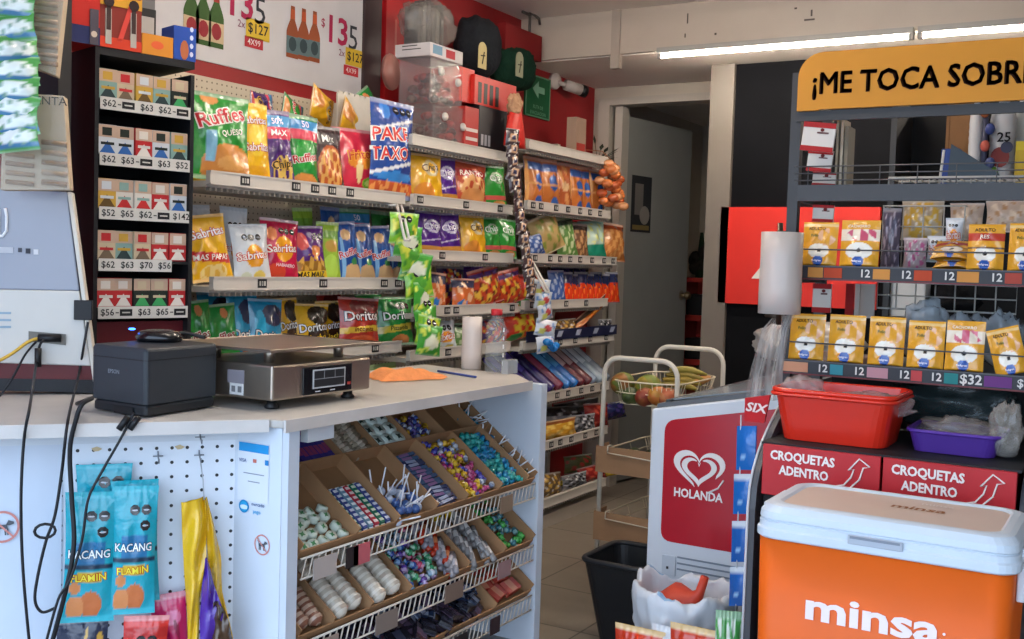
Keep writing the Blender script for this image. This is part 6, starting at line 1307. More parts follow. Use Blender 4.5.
# header board
hl = P(800, 60, Y=SY-.02).x; m = MB('#cf8a1c'); zt_ = P(830, 52, Y=SY-.02).z; zb_ = P(812, 111, Y=SY-.02).z; zz = P(900, 106, Y=SY-.02).z
pts = [(hl, zb_), (P(820, 110, Y=SY).x, zb_), (P(822, 107, Y=SY).x, zz), (.26, zz), (.26, zt_)]
for k in range(9): a_ = R(90+90*k/8); pts.append((hl+.07+.07*math.cos(a_), zt_-.07+.07*math.sin(a_)))
m.prism(pts, SY-.03, SY-.015, None, 'y'); m.build('header_board', 'plastic', T)
q_ = P(935, 78, Y=SY-.032); b = MB('#3b1c12')
cx_ = (P(813, 88, Y=SY-.032).x+P(1050, 78, Y=SY-.032).x)/2
tl_ = P(813, 85, Y=SY-.032); wdt = P(1024, 70, Y=SY-.032).x-tl_.x
full = wdt*1.055
for dx_, dz_ in ((0, 0), (.0022, .0), (.0, .0022), (.0022, .0022), (-.0018, -.0018), (.001, -.0018)): left_text(b, '\u00a1ME TOCA SOBRE', tl_+Vector((dx_, -.0001*(dx_*1000), dz_)), UX, UZ, .084, '#3b1c12', .0, full); b.build('header_lettering', 'paper', T)
MB('#2a2b2f').box(sxl, sxr, SY-.012, SY-.0, zz-.03, zz-.002).build('header_rail', 'paint', T)
def label_rail(z_, y_, spec, nm):
    m = MB('#2e2f35').box(sxl-.0, sxr, y_, y_+.006, z_-.019, z_+.019); r_ = m.build('price_rail', 'plastic', ST)
    MB('#6b2c30').box(sxl-.01, sxr, y_-.001, y_, z_-.021, z_-.017).box(sxl-.01, sxr, y_-.001, y_, z_+.017, z_+.02, '#55565c').build('rail_edge', 'plastic', ST)
    for (px0, px1, col, tx) in spec:
        pa, pb_ = P(px0, 0, Y=y_), P(px1, 0, Y=y_); ym = P_yY(y_, (px0+px1)/2, z_); pa, pb_ = P(px0, ym, Y=y_), P(px1, ym, Y=y_)
        if col: MB(col).box(pa.x, pb_.x, y_-.002, y_-.001, z_-.014, z_+.014).build('price_label', 'paper', ST)
        if tx: m = MB(); m.text(tx, ((pa.x+pb_.x)/2, y_-.003, z_), UX, UZ, .03 if tx != '$32' else .036, '#d8d4cf', .02); m.build('price', 'paper', ST)
def P_yY(Y, x, z):
    lo, hi = -300., 900.
    for _ in range(40):
        mm = (lo+hi)/2
        if P(x, mm, Y=Y).z > z: lo = mm
        else: hi = mm
    return lo
def wire_shelf(z_, y0, y1, lip):
    m = MB('#4a4b50'); m.box(sxl, sxr, y0, y1, z_-.004, z_-.001)
    for h_ in lip: m.bar((sxl, y0, z_+h_), (sxr, y0, z_+h_), .0022, None, 5)
    for x_ in (sxl+.002, sxr-.002): m.bar((x_, y0, z_), (x_, y0, z_+max(lip)), .0022, None, 5)
    m.build('wire_shelf', 'paint', ST)
z1s, z2s = zs1+.02, zs2+.02
label_rail(zs1, SY-.06, [(786, 807, '#3a3b42', '12'), (808, 823, '#c98a45', None), (824, 842, '#b8482c', None), (858, 872, None, '12'), (873, 890, '#c98a45', None), (900, 912, None, '12'), (914, 932, '#b8482c', None), (943, 955, None, '12'), (957, 979, '#c98a45', None), (990, 1003, None, '12'), (1005, 1022, '#a8483c', None)], 'upper')
label_rail(zs2, SY-.08, [(783, 808, '#c99070', None), (817, 828, None, '12'), (830, 843, '#3a8a9a', None), (853, 865, None, '12'), (867, 888, '#b88a94', None), (898, 910, None, '12'), (911, 922, '#b8484a', None), (930, 942, None, '12'), (944, 958, '#2f7f80', None), (961, 981, None, '$32'), (984, 1012, '#6a3a7a', None), (1014, 1040, None, '$12')], 'lower')
wire_shelf(z1s, SY-.055, SY+.33, (.045,)); wire_shelf(z2s, SY-.075, SY+.33, (.05,)); 
m = MB('#4a4b50')
for h_ in (.035, .055, .075): m.bar((sxl, SY+.0, zmid+h_), (sxr, SY, zmid+h_), .002, None, 5)
for k in range(12): x_ = sxl+.04+k*.1; m.bar((x_, SY, zmid+.02), (x_, SY, zmid+.075), .0015, None, 4)
m.build('wire_guard', 'paint', ST)
def pouch(kind, xl, xr, yt, z_, Y_, label, roll=0, lean=.12, t=.035):
    ym = P_yY(Y_, (xl+xr)/2, z_); a_, c_ = P(xl, ym, Y=Y_), P(xr, ym, Y=Y_); zt_ = P((xl+xr)/2, yt, Y=Y_).z
    o = bag(kind, Vector(((a_.x+c_.x)/2, Y_, z_)), c_.x-a_.x, (zt_-z_)/math.cos(lean), t, 0, label, 'pouch', lean=lean, roll=roll, form='pouch', name='pet_food_pouch'); return o
yA, yB = SY-.03, SY-.05
for a_ in (('pouch', 801, 836, 222, 'yellow pet food pouch at the left end of the upper shelf'), ('pouch_pink', 839, 878, 220, 'yellow pouch with pink print, second on the upper shelf'),
           ('pouch_red', 966, 1003, 224, 'yellow pouch with red band on the upper shelf'), ('pouch', 1007, 1040, 223, 'yellow pouch cut by the right picture edge, upper shelf')): pouch(a_[0], a_[1], a_[2], a_[3], z1s, yA, a_[4])
p = P(943, 268, Y=yA); o = bag('pouch_red', Vector((p.x, SY+.06, z1s+.028)), .1, .13, .03, 0, 'yellow pouch lying flat between the upright pouches, upper shelf', 'pouch', lean=1.15, roll=0, form='pouch', name='pet_food_pouch')
p = P(943, 268, Y=yA); o = bag('pouch', Vector((p.x+.01, SY+.05, z1s+.003)), .1, .13, .03, 0, 'yellow pouch underneath the flat-lying one, upper shelf', 'pouch', lean=1.3, form='pouch', name='pet_food_pouch')
for a_ in (('pouch', 788, 823, 314, 'yellow pouch, first from the left on the lower shelf'), ('pouch', 827, 863, 315, 'yellow pouch, second from the left on the lower shelf'), ('pouch', 867, 903, 317, 'yellow pouch, third from the left on the lower shelf'),
           ('pouch', 906, 943, 321, 'yellow pouch, fourth from the left on the lower shelf'), ('pouch_pink', 944, 983, 321, 'yellow pouch with pink print beside the leaning one, lower shelf')): pouch(a_[0], a_[1], a_[2], a_[3], z2s, yB, a_[4])
pouch('pouch', 996, 1030, 327, z2s, yB, 'yellow pouch leaning left at the right end of the lower shelf', roll=-.28)
# wire grids behind the shelves
def gridm(name, label, x0, x1, y0, y1, Y_, nx, ny, col='#b9b9b6', r=.0022):
    a_, c_ = P(x0, y0, Y=Y_), P(x1, y1, Y=Y_); zt_, zb_ = P((x0+x1)/2, y0, Y=Y_).z, P((x0+x1)/2, y1, Y=Y_).z; m = MB(col)
    m.tube([(a_.x, Y_, zb_), (c_.x, Y_, zb_), (c_.x, Y_, zt_), (a_.x, Y_, zt_)], r*1.5, None, 6, True)
    for k in range(1, nx): x_ = a_.x+(c_.x-a_.x)*k/nx; m.bar((x_, Y_, zb_), (x_, Y_, zt_), r, None, 4)
    for k in range(1, ny): z_ = zb_+(zt_-zb_)*k/ny; m.bar((a_.x, Y_, z_), (c_.x, Y_, z_), r, None, 4)
    m.bar((a_.x, Y_, zt_), (a_.x, SY+.35, zt_), r, None, 5).bar((c_.x, Y_, zt_), (c_.x, SY+.35, zt_), r, None, 5)
    return tag(centre(m.build(name, 'paint')), label, 'wire grid')
gridm('wire_grid', 'pale wire grid hanging between the two pouch shelves', 878, 1016, 284, 311, SY+.24, 7, 2)
gridm('wire_grid', 'pale wire grid behind the chip bags above the upper pouch shelf', 884, 962, 206, 268, SY+.26, 4, 3)
m = MB('#c0bfbb')
p0, p1 = P(889, 178, Y=SY+.2), P(1060, 176, Y=SY+.2)
m.tube([p0-UZ*.03, p0+UZ*.0, p1], .004, None, 6).tube([p0+UY*.14-UZ*.03, p0+UY*.14, p1+UY*.14], .004, None, 6)
for k in range(12): q_ = p0.lerp(p1, k/12); m.bar(q_, q_+UY*.14, .0025, None, 4); m.bar(q_, q_-UZ*.04, .0022, None, 4)
tag(centre(m.build('wire_basket', 'paint')), 'white wire basket edge above the dark cross bar of the stand', 'basket')
p0 = P(944, 150, Y=SY+.3); MB('#d0cfca').tube([p0, P(939, 185, Y=SY+.3)], .004).build('prop_rod', 'paint'); tag(centre(bpy.data.objects['prop_rod']), 'thin white rod standing inside the stand under the header', 'rod')
# red and white sachet cards hanging at the stand's left post
for k, (x0, x1, y0, y1, Y_, rl, lb) in enumerate(((800, 834, 122, 152, SY-.03, -.12, 'uppermost white sachet card with red bands on the left post'), (806, 832, 150, 172, SY+.02, -.1, 'second white sachet card with red bands on the left post'), (812, 836, 172, 186, SY+.06, -.06, 'third white and red sachet card, just above the cross bar'), (812, 834, 205, 222, SY+.06, -.04, 'white and red sachet card just above the upper pouches'), (812, 832, 284, 312, SY+.05, 0, 'white and red sachet card between the pouch shelves'))):
    a_, c_ = P(x0, y1, Y=Y_), P(x1, y0, Y=Y_); w_, h_ = c_.x-a_.x, c_.z-a_.z; m = MB('#d5cfc8').box(-w_/2, w_/2, -.004, .004, 0, h_, bev=.002).box(-w_/2, w_/2, -.0055, -.004, 0, h_*.18, '#a8282a').box(-w_/2, w_/2, -.0055, -.004, h_*.82, h_, '#a8282a').box(-w_*.05, w_*.3, -.0055, -.004, h_*.62, h_*.68, '#6a4a48').disc((w_*.1, -.0056, h_*.75), UX, UZ, .006, .005, '#6a2a28', 8)
    o = m.build('sachet_card', 'paper'); o.location = ((a_.x+c_.x)/2, Y_, a_.z); o.rotation_euler = (0, -rl*1.0, 0); tag(o, lb, 'sachet card')
m = MB('#b8b0a0'); a_, c_ = P(836, 186, Y=SY+.1), P(850, 113, Y=SY+.1)
for k in range(3): m.box(a_.x+k*.012, a_.x+.006+k*.014, SY+.08, SY+.16, a_.z, c_.z-.02*k, ['#a39c8c', '#c0b8a8', '#8e8778'][k])
tag(centre(m.build('sachet_stack', 'paper')), 'row of pale sachets seen edge-on right of the sachet cards', 'sachets')
m = MB('#cfcac4'); a_ = P(867, 318, Y=SY+.3); m.box(a_.x-.025, a_.x+.02, SY+.3, SY+.31, a_.z, P(867, 284, Y=SY+.3).z); tag(centre(m.build('white_card', 'paper')), 'plain white card upright behind the lower pouches', 'card')
a_ = P(852, 316, Y=SY+.28); m = MB('#a8282a').box(a_.x-.02, a_.x+.004, SY+.27, SY+.28, a_.z, a_.z+.1).box(a_.x+.008, a_.x+.022, SY+.27, SY+.28, a_.z, a_.z+.1, '#d0cac4'); tag(centre(m.build('striped_card', 'paper')), 'red and white striped card left of the plain white card', 'card')
# clear bags with crisps behind the upper pouches, water-clear bags behind the lower ones
K('clear_chips', c='#c9b79c', s=[('n', 0, .5, 1, .5, '#e0b54a', -.2, 9), ('n', 0, .6, 1, .4, '#efe6d4', .6, 14)])
K('clear_pink', c='#b8a8b0', s=[('n', 0, .5, 1, .5, '#c86a9a', .3, 9), ('n', 0, .6, 1, .4, '#e6dce0', .6, 14)])
K('clear_violet', c='#5a5468', s=[('n', 0, .5, 1, .5, '#a8a0b4', .3, 10)])
K('clear_beige', c='#c9b4a4', s=[('n', 0, .5, 1, .5, '#e0cdb8', .2, 7), ('n', 0, .6, 1, .4, '#b8906c', .6, 9)])
for kd, x0, x1, y0, y1, Y_, lb in (('clear_violet', 880, 902, 208, 268, SY+.2, 'greyish violet packet behind the gap in the upper pouches'), ('clear_chips', 900, 945, 200, 240, SY+.3, 'clear bag of golden crisps hanging behind the upper shelf'), ('clear_pink', 902, 928, 238, 270, SY+.18, 'pink and silver packet just behind the flat-lying pouch'), ('sab_white', 926, 950, 236, 262, SY+.2, 'silvery packet right of the pink one behind the upper shelf'), ('clear_beige', 948, 985, 203, 240, SY+.3, 'beige filled clear bag behind the red-banded pouch'), ('clear_beige', 984, 1034, 200, 232, SY+.3, 'beige filled clear bag near the right picture edge'), ('sab_white', 944, 964, 218, 250, SY+.2, 'small clear bag standing left of the red-banded pouch')):
    a_, c_ = P(x0, y1, Y=Y_), P(x1, y0, Y=Y_); bag(kd, Vector(((a_.x+c_.x)/2, Y_, a_.z)), c_.x-a_.x, c_.z-a_.z, .04, 0, lb, lean=.02, name='clear_bag', lo=True)
for x_, w_, lb in ((925, .06, 'clear crumpled plastic bag behind the fourth lower pouch'), (965, .05, 'clear crumpled plastic bag behind the pink print lower pouch'), (1003, .05, 'clear crumpled plastic bag behind the leaning pouch')):
    p = P(x_, 325, Y=SY+.14); b = MB(); crumple(b, (p.x, SY+.14, z2s), w_, .06, p.z-z2s+.05 if x_ < 950 else p.z-z2s+.02, '#c3cfda', int(x_)); tag(centre(b.build('clear_bag', 'haze')), lb, 'bag')
# shelf of household goods standing further back, seen through the stand
GY = 3.95
T = thing('back_shelf', 'dark shelf of household goods standing behind the display stand', 'shelf', (-.2, GY+.15, 0)); gx0 = P(890, 150, Y=GY).x; gz = P(980, 190, Y=GY).z
for z_ in (gz, 1.25, .85): MB('#26282c').box(gx0, .6, GY, GY+.3, z_-.025, z_).build('shelf_board', 'paint', T)
for x_ in (gx0, .58): MB('#26282c').box(x_, x_+.02, GY, GY+.3, 0, 2.02).build('side_wall', 'paint', T)
MB('#141518').box(gx0+.02, .58, GY+.28, GY+.3, 0, 2.02).build('back_wall', 'dark', T)
def gp(x, y, o=0): return P(x, y, Y=GY+o)
a_, c_ = gp(940, 152), gp(972, 105); MB('#8a6748').box(a_.x, c_.x, GY+.1, GY+.2, gz, c_.z+.02).box(a_.x+.01, a_.x+.012, GY+.099, GY+.1, gz, c_.z, '#6a4e36').build('cardboard_box', 'card'); tag(centre(bpy.data.objects['cardboard_box']), 'tall brown cardboard box seen under the header board', 'box')
a_ = gp(948, 180); MB('#1c3f8a').box(a_.x-.03, a_.x+.03, GY+.02, GY+.08, gz, gp(948, 148).z, bev=.006).build('blue_packet', 'plastic'); tag(centre(bpy.data.objects['blue_packet']), 'dark blue packet beside the white rod', 'packet')
m = MB('#34485a'); a_ = gp(965, 170); m.prism([(a_.x-.06, gz), (a_.x+.14, gz), (a_.x+.1, gz+.06), (a_.x-.05, gz+.16)], GY+.01, GY+.05, None, 'y'); tag(centre(m.build('folded_bag', 'plastic')), 'slate blue folded bag between blue packet and white bottles', 'bag')
def wbottle(x, y0, y1, w_, label, col='#c8ccd2', deco=None, Yo=.06):
    a_ = gp(x, y0, Yo); h_ = gp(x, y1, Yo).z-gz; T = thing('bottle', label, 'bottle', (a_.x, GY+Yo, gz)); m = MB(col)
    pr = [(w_*.9, 0), (w_, .008), (w_*.95, h_*.3), (w_, h_*.5)]+[(w_*(.96 if k % 2 else 1.02), h_*(.5+.04*k)) for k in range(1, 8)]+[(w_*.9, h_*.84), (w_*.4, h_*.92)]; m.lathe(pr, (a_.x, GY+Yo, gz), n=18); m.build('body', 'plastic', T)
    MB('#b8bcc4').lathe([(w_*.42, h_*.92), (w_*.42, h_), (w_*.3, h_)], (a_.x, GY+Yo, gz), n=14).build('cap', 'plastic', T)
    if deco: m = MB(); deco(m, a_.x, GY+Yo-w_*1.06, gz, h_); m.build('print', 'paper', T)
def dc1(m, x, y, z, h): m.disc((x, y, z+h*.35), UX, UZ, .03, .035, '#7a3a3c', 14); m.disc((x-.02, y-.001, z+h*.2), UX, UZ, .018, .018, '#6a9a3c', 12); m.disc((x+.02, y-.001, z+h*.45), UX, UZ, .02, .02, '#38405a', 12); m.text('25', (x+.01, y-.003, z+h*.55), UX, UZ, .045, '#1c1d24', .02)
wbottle(973, 185, 100, .022, 'slim white ribbed bottle beside the cardboard box')
wbottle(1000, 185, 96, .042, 'white bottle with red and green print, larger of two', deco=dc1, Yo=.1)
wbottle(1020, 185, 98, .036, 'plain pale bottle at the right picture edge', '#c3c8c6', Yo=.18)
m = MB('#4a5a8a'); p = gp(985, 125, .03)
for k, c_ in enumerate(('#a8603c', '#3a4a8a', '#b8584a', '#3c4a7a')): q_ = gp(985+(k % 2)*5, 112+k*17, .03); m.ell((q_.x, GY+.03, q_.z), .016, .012, .02, c_, 8, 6)
m.bar((gp(987, 105, .05).x, GY+.045, gz), (gp(987, 105, .05).x, GY+.045, gp(987, 103, .05).z), .01, '#3a3f58', 8); tag(centre(m.build('bead_string', 'plastic')), 'coloured round packets hanging between the white bottles', 'packets')
m = MB('#b8a03a'); p = gp(1022, 150, .0); m.box(p.x-.02, p.x+.08, GY+.005, GY+.03, gz, gp(1022, 141).z); m.box(p.x-.02, p.x+.08, GY+.004, GY+.005, gp(1022, 150).z, gp(1022, 141).z, '#c8b83c'); tag(centre(m.build('yellow_box', 'paper')), 'yellow box partly cut by the right picture edge', 'box')
a_, c_ = P(888, 312, Y=GY), P(925, 285, Y=GY); MB('#dfe3e4').box(a_.x, c_.x, GY+.02, GY+.12, 1.25, c_.z+.03, bev=.006).build('bright_patch_block', 'paper'); tag(centre(bpy.data.objects['bright_patch_block']), 'white block added in place of a bright patch behind the wire grid', 'box')  # added block, stands in for an unidentified bright patch
b = MB(); p = P(945, 300, Y=GY); crumple(b, (p.x+.02, GY+.08, 1.25), .08, .06, .1, '#1c1d20', 31); tag(centre(b.build('dark_bag', 'cloth')), 'black bag beside the white block behind the grid', 'bag')
# lower body of the stand: side cheek, dark deck, two red kibble drawers
DY = 2.72; zk1 = P(900, 457, Y=DY).z; zk0 = zk1-.135; cxl = P(766, 445, Y=DY).x; cxr = P(1016, 472, Y=DY).x; xm = P(883, 457, Y=DY).x
m = MB('#45474d'); prf = [(DY-.03, .0), (DY-.03, .78)]
for k in range(9): f = k/8; prf.append((DY-.03+.30*f**1.7, .78+.27*f**.75))
prf += [(SY+.33, 1.05), (SY+.33, 0)]; m.prism(prf, cxl-.03, cxl-.012, None, 'x'); m.build('side_cheek', 'paint', ST)
m = MB('#c9ccd0'); e_ = [Vector((cxl-.031, y_-.002, z_)) for y_, z_ in prf[:11]]; m.tube(e_, .0035, None, 6); m.build('cheek_edge', 'plastic', ST)
m = MB('#45474d'); m.prism(prf, cxr+.012, cxr+.03, None, 'x'); m.build('side_cheek', 'paint', ST)
MB('#232428').box(cxl-.012, cxr+.012, DY, SY+.33, zk1-.006, zk1).build('deck', 'dark', ST)
MB('#1b1c20').box(cxl-.012, cxr+.012, SY+.31, SY+.33, .02, 1.1).build('back_panel', 'dark', ST)
MB('#1b1c20').box(cxl-.012, cxr+.012, DY+.02, SY+.3, .02, .1).build('base', 'dark', ST)
for k, (xa, xb, tx) in enumerate(((cxl-.004, xm-.003, 832), (xm+.003, cxr+.004, 935))):
    m = MB('#b8242b').box(xa, xb, DY-.012, DY, zk0-.0, zk1-.004).box(xa+.01, xb-.01, DY, DY+.28, zk0+.005, zk0+.012).box(xa+.008, xa+.012, DY, DY+.28, zk0, zk1-.03).box(xb-.012, xb-.008, DY, DY+.28, zk0, zk1-.03); d_ = m.build('drawer', 'plastic', ST, bevel=.002)
    w_ = xb-xa; m = MB(); o = Vector((xa+w_*.07, DY-.0135, zk1-.03))
    left_text(m, 'CROQUETAS', o, Vector((.995, 0, -.02)), UZ, .032, '#ece6e2', .035, w_*.56); left_text(m, 'ADENTRO', o+Vector((w_*.08, 0, -.037)), Vector((.995, 0, -.02)), UZ, .032, '#ece6e2', .035, w_*.43); m.build('drawer_lettering', 'paper', d_)
    m = MB('#ece6e2'); ac = Vector((xa+w_*.8, DY-.0135, zk1-.055)); s_ = .037
    pts = [(-1.3, -.95), (-.7, -.78), (-.25, -.2), (-.1, .35), (-.45, .25), (.25, 1.1), (.95, .62), (.52, .52), (.3, -.3), (-.3, -.95), (-.95, -1.15), (-1.3, -.95)]
    m.tube([ac+Vector((x_*s_, 0, z_*s_)) for x_, z_ in pts], .0022, None, 5); m.build('arrow_mark', 'paper', d_)
MB('#1b1c20').box(cxl-.004, cxr+.004, DY+.01, DY+.02, .1, zk0-.005).build('lower_front', 'dark', ST)
# red card on the left of the stand and the strip of blue sachets
pl0 = Vector((cxl-.1, DY+.05, 0))
def LP(x, y): return P(x, y, plane=(Vector((cxl-.045, 0, 0))+Vector((0, DY+.1, 0)), Vector((-.35, -.94, 0)).normalized()))
ldr = Vector((.94, -.35, 0))
m = MB('#b9242a'); a_, c_ = LP(744, 420), LP(768, 396)
q4 = [LP(744, 421), LP(764, 423), LP(770, 395), LP(745, 398)]; m.loft([q4, [p_+Vector((0, .012, 0)) for p_ in q4]], None, True, False); m.text('SIX', (q4[0]+q4[2])/2+Vector((-.0, -.004, .0)), ldr, UZ, .034, '#e8d8d4', .03, .25, 1.4)
tag(centre(m.build('red_card', 'plastic')), 'small red card with slanted white letters on the stand left side', 'card')
T = thing('sachet_strip', 'vertical strip of blue sachets hanging on the left side of the pet food stand', 'sachet strip', tuple(LP(740, 430)))
for k, (y0, y1, x_) in enumerate(((426, 470, 743), (474, 514, 740), (521, 562, 738), (567, 606, 736))):
    m = MB('#1766b8'); q4 = [LP(x_-7, y1), LP(x_+12, y1), LP(x_+13, y0), LP(x_-6, y0)]; cc = (q4[0]+q4[2])/2; nn = Vector((-.35, -.94, 0)).normalized()
    m.grid(lambda a_, v: q4[0].lerp(q4[1], a_).lerp(q4[3].lerp(q4[2], a_), v)+nn*.01*math.sin(PI*a_)*math.sin(PI*v), 8, 10, lambda a_, v: hx('#c9d2dc') if v > .8 and k > 0 else (hx('#9ac4e8') if abs(v-.3) < .05 and abs(a_-.4) < .15 else hx('#1c5aa8' if k > 1 else '#1767b8')))
    m.grid(lambda a_, v: q4[1].lerp(q4[0], a_).lerp(q4[2].lerp(q4[3], a_), v)-nn*.004, 3, 3); m.build('sachet', 'foil', T)
m = MB('#c8ccd0'); m.tube([LP(741, 415), LP(740, 470), LP(738, 520), LP(736, 610)], .002, n=4).build('strip_tape', 'plastic', T)
# roll of plastic bags on a spindle at the stand's left side
rb = P(779, 314, Y=2.95); rt = P(780, 232, Y=2.95); rr_ = (P(800, 280, Y=2.95).x-P(759, 280, Y=2.95).x)/2
rb = Vector((rb.x, 2.95, rb.z)); T = rollthing('large roll of clear bags standing on a spindle beside the stand', rb, rr_, rt.z-rb.z, col='#cdc2bb')
m = MB('#5a4f46'); m.tube([rb-UZ*.03, rt+UZ*.025], .008, n=8); m.tube([rb-UZ*.006, rb-UZ*.006+UX*(sxl-rb.x-.018), Vector((sxl-.015, SY+.01, rb.z-.006))], .006, n=6); m.build('spindle', 'metal', T)
m = MB('#c6bdb6'); ph = 1.3
tq = [(P(797, 300, Y=3.0), P(803, 290, Y=3.03)), (P(772, 318, Y=2.99), P(801, 300, Y=3.01)), (P(762, 330, Y=2.99), P(789, 330, Y=3.01)), (P(750, 375, Y=2.99), P(783, 370, Y=3.01)), (P(746, 402, Y=2.99), P(781, 400, Y=3.01))]
def ff(a_, v):
    j = min(3, int(v*4)); f = v*4-j; L_ = tq[j][0].lerp(tq[j+1][0], f); R_ = tq[j][1].lerp(tq[j+1][1], f); p_ = L_.lerp(R_, a_); return p_+Vector((0, -.008*math.sin(14*a_+3*v)-.004*math.sin(31*a_-5*v), 0))
m.grid(ff, 26, 26); m.build('hanging_film', 'haze', T)
# red tub and purple tub on the deck
rx0, rx1 = P(775, 440, Y=2.80).x, P(893, 452, Y=2.80).x; zt_ = P(830, 393, Y=2.78).z
T = thing('red_tub', 'bright red rectangular plastic tub standing on the left drawer deck', 'tub', ((rx0+rx1)/2, 2.9, zk1))
m = tub(MB('#cf2b1a'), rx0-.006, rx1+.0, 2.77, 3.02, zk1+.002, zt_, .022, .005, .04); m.build('bin_body', 'gloss', T)
m = MB('#d42e1c').tube(rimring(rx0-.008, rx1+.002, 2.768, 3.022, zt_-.002, .042), .007, None, 6, True); m.tube(rimring(rx0-.013, rx1+.007, 2.762, 3.028, zt_-.012, .045), .005, None, 5, True); m.build('rim', 'gloss', T)
b = MB(); crumple(b, (rx0+.06, 2.84, zt_-.06), .06, .04, .08, '#b9a8a8', 41); crumple(b, ((rx0+rx1)/2+.06, 2.92, zt_-.07), .1, .07, .06, '#b8a0a0', 42); tag(centre(b.build('clear_bag', 'haze')), 'clear crumpled bag inside the bright red tub', 'bag')
px0, px1 = P(911, 450, Y=2.83).x, P(994, 460, Y=2.83).x; pz = zk1+.055
T = thing('purple_tub', 'shallow purple tub on the right drawer deck', 'tub', ((px0+px1)/2, 2.93, zk1))
tub(MB('#4a2a86'), px0-.01, px1+.01, 2.82, 3.02, zk1+.002, pz, .012, .005, .03).build('bin_body', 'plastic', T); MB('#532f92').tube(rimring(px0-.012, px1+.012, 2.818, 3.022, pz, .032), .005, None, 6, True).build('rim', 'plastic', T)
b = MB(); crumple(b, ((px0+px1)/2+.01, 2.93, pz-.035), .1, .06, .055, '#8f8a86', 51, amp=.2); crumple(b, (px1+.02, 2.87, zk1+.004), .035, .035, .12, '#a5a09a', 52); tag(centre(b.build('clear_bag', 'haze')), 'greyish clear bag stuffed in the purple tub', 'bag')
b = MB(); p = P(955, 400, Y=3.25); crumple(b, (p.x, 3.22, zk1+.003), .15, .08, .16, '#3b4a4c', 61); tag(centre(b.build('clear_bag', 'haze')), 'dark greenish clear bag at the back of the deck behind the tubs', 'bag')
# ================================================================= orange cooler
CY = 2.26; cl, cr = P(757, 560, Y=CY+.05).x, P(1021, 590, Y=CY+.05).x; zl0 = P(880, 556, Y=CY).z+.018; zl1 = P(880, 519, Y=CY+.02).z; cd_ = .34; czb = .42
T = thing('cooler', 'orange picnic cooler with a white lid and large white lettering', 'cooler', ((cl+cr)/2, CY+cd_/2, czb))
def rr4(x0, x1, y0, y1, z_, r, n=6):
    out = []
    for cx, cy, s0 in ((x1-r, y1-r, 0), (x0+r, y1-r, 90), (x0+r, y0+r, 180), (x1-r, y0+r, 270)):
        for k in range(n+1): a_ = R(s0+90*k/n); out.append((cx+r*math.cos(a_), cy+r*math.sin(a_), z_))
    return out
m = MB('#df5f0e'); m.loft([rr4(cl+.004+i, cr-.012-i, CY+.012+i, CY+cd_-.012-i, z_, .045) for i, z_ in ((.012, czb), (.006, czb+.02), (0, zl0+.005))], None, True, True)
m.sm = [True]*(len(m.f)-2)+[False]*2; m.build('body', 'plastic', T)
m = MB('#c6d1dc'); dz = zl1-zl0
pf = [(.004, -.02), (0, -.016), (0, .0), (.004, .004), (.004, dz*.3), (.008, dz*.34), (.008, dz*.38), (.004, dz*.42), (.006, dz*.7), (.016, dz*.94), (.026, dz)]
m.loft([rr4(cl+i, cr-i, CY+i, CY+cd_-i, zl0+z_, .05) for i, z_ in pf]+[rr4(cl+.04, cr-.04, CY+.04, CY+cd_-.04, zl1+.001, .04), rr4(cl+.046, cr-.046, CY+.046, CY+cd_-.046, zl1-.004, .04)], None, True, False); m.c[-1] = hx('#cbb9ac'); m.build('lid', 'plastic', T, bevel=.0015)
hm = (cl+cr)/2-.0; m = MB('#a9b0bb'); m.box(hm-.06, hm+.05, CY-.004, CY+.004, zl0-.002, zl0+.016, bev=.003).box(hm-.055, hm+.045, CY-.0055, CY-.004, zl0+.01, zl0+.015, '#7d8490'); m.build('latch', 'plastic', T)
m = MB('#d3d9e0'); m.box(cl-.003, cl+.012, CY+.09, CY+.25, zl0-.12, zl0+.04, bev=.005).build('side_handle', 'plastic', T); m = MB('#d3d9e0'); m.box(cr-.012, cr+.005, CY+.09, CY+.25, zl0-.09, zl0+.02, bev=.005).build('side_handle', 'plastic', T)
m = MB(); a_ = P(806, 615, Y=CY+.018); w_ = P(941, 630, Y=CY+.01).x-a_.x
vs, fs = text2d('minsa', .03); x0 = min(v[0] for v in vs); x1 = max(v[0] for v in vs); sz = w_/(x1-x0)
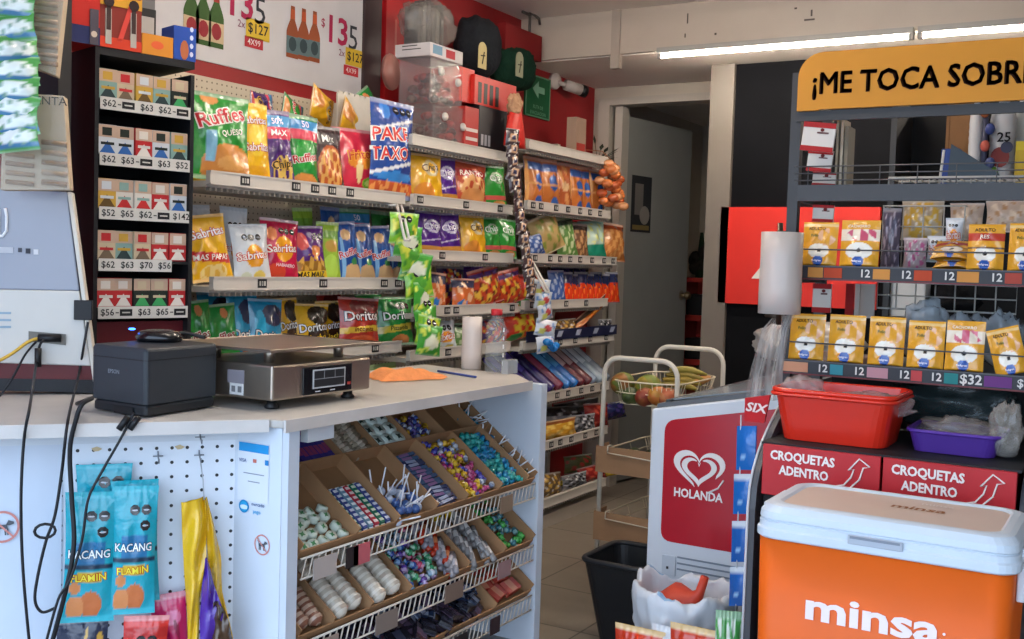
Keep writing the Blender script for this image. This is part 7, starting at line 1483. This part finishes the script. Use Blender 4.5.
zc_ = P(870, 619, Y=CY+.018).z
m.add([Vector((a_.x+(x-x0+.0)*sz, CY+.0105-.0, zc_+.003+y*sz*.68)) for x, y in vs], fs, '#ecdcdc'); m.disc((a_.x+w_+.006, CY+.0105, zc_+.0), UX, UZ, .003, .003, '#ecdcdc', 10)
m.build('lettering', 'paper', T)
m = MB(); lx = P(935, 508, z=zl1).x; ly = P(935, 508, z=zl1).y; m.text('minsa', (lx-.03, ly-.02, zl1-.0025), UX, Vector((0, 1, 0)), .05, '#9a6a48', .02, .1); m.build('lid_lettering', 'paper', T); m = MB(); m.text('minsa', (lx, ly+.04, zl1-.0025), UX, UY, .03, '#dcd6d0', .01); m.build('lid_emblem', 'paper', T)
# the crate that carries the cooler, below the picture
T = thing('crate', 'dark plastic crate under the orange cooler', 'crate', ((cl+cr)/2, CY+cd_/2, 0)); m = MB('#2c2d33'); tub(m, cl+.01, cr-.01, CY+.01, CY+cd_-.01, .0, czb-.001, .01, .008, .03); m.build('body', 'plastic', T)
MB('#2c2d33').box(cl+.03, cr-.03, CY+.03, CY+cd_-.03, czb-.02, czb-.001).build('lid', 'plastic', T)
# ================================================================= light
sc_ = bpy.context.scene
w = bpy.data.worlds.new('world'); sc_.world = w; w.use_nodes = True; nt = w.node_tree; bg = nt.nodes['Background']
tc = nt.nodes.new('ShaderNodeTexCoord'); sp = nt.nodes.new('ShaderNodeSeparateXYZ'); cr_ = nt.nodes.new('ShaderNodeValToRGB')
nt.links.new(tc.outputs['Generated'], sp.inputs[0]); nt.links.new(sp.outputs['Z'], cr_.inputs[0])
cr_.color_ramp.elements[0].color = (.55, .66, .80, 1); cr_.color_ramp.elements[1].color = (.50, .68, .95, 1); cr_.color_ramp.elements[1].position = .7
nt.links.new(cr_.outputs[0], bg.inputs['Color']); bg.inputs['Strength'].default_value = 3.0
sc_.view_settings.view_transform = 'Standard'; sc_.view_settings.look = 'None'; sc_.view_settings.exposure = .6; sc_.view_settings.gamma = 1; sc_.view_settings.use_curve_mapping = False
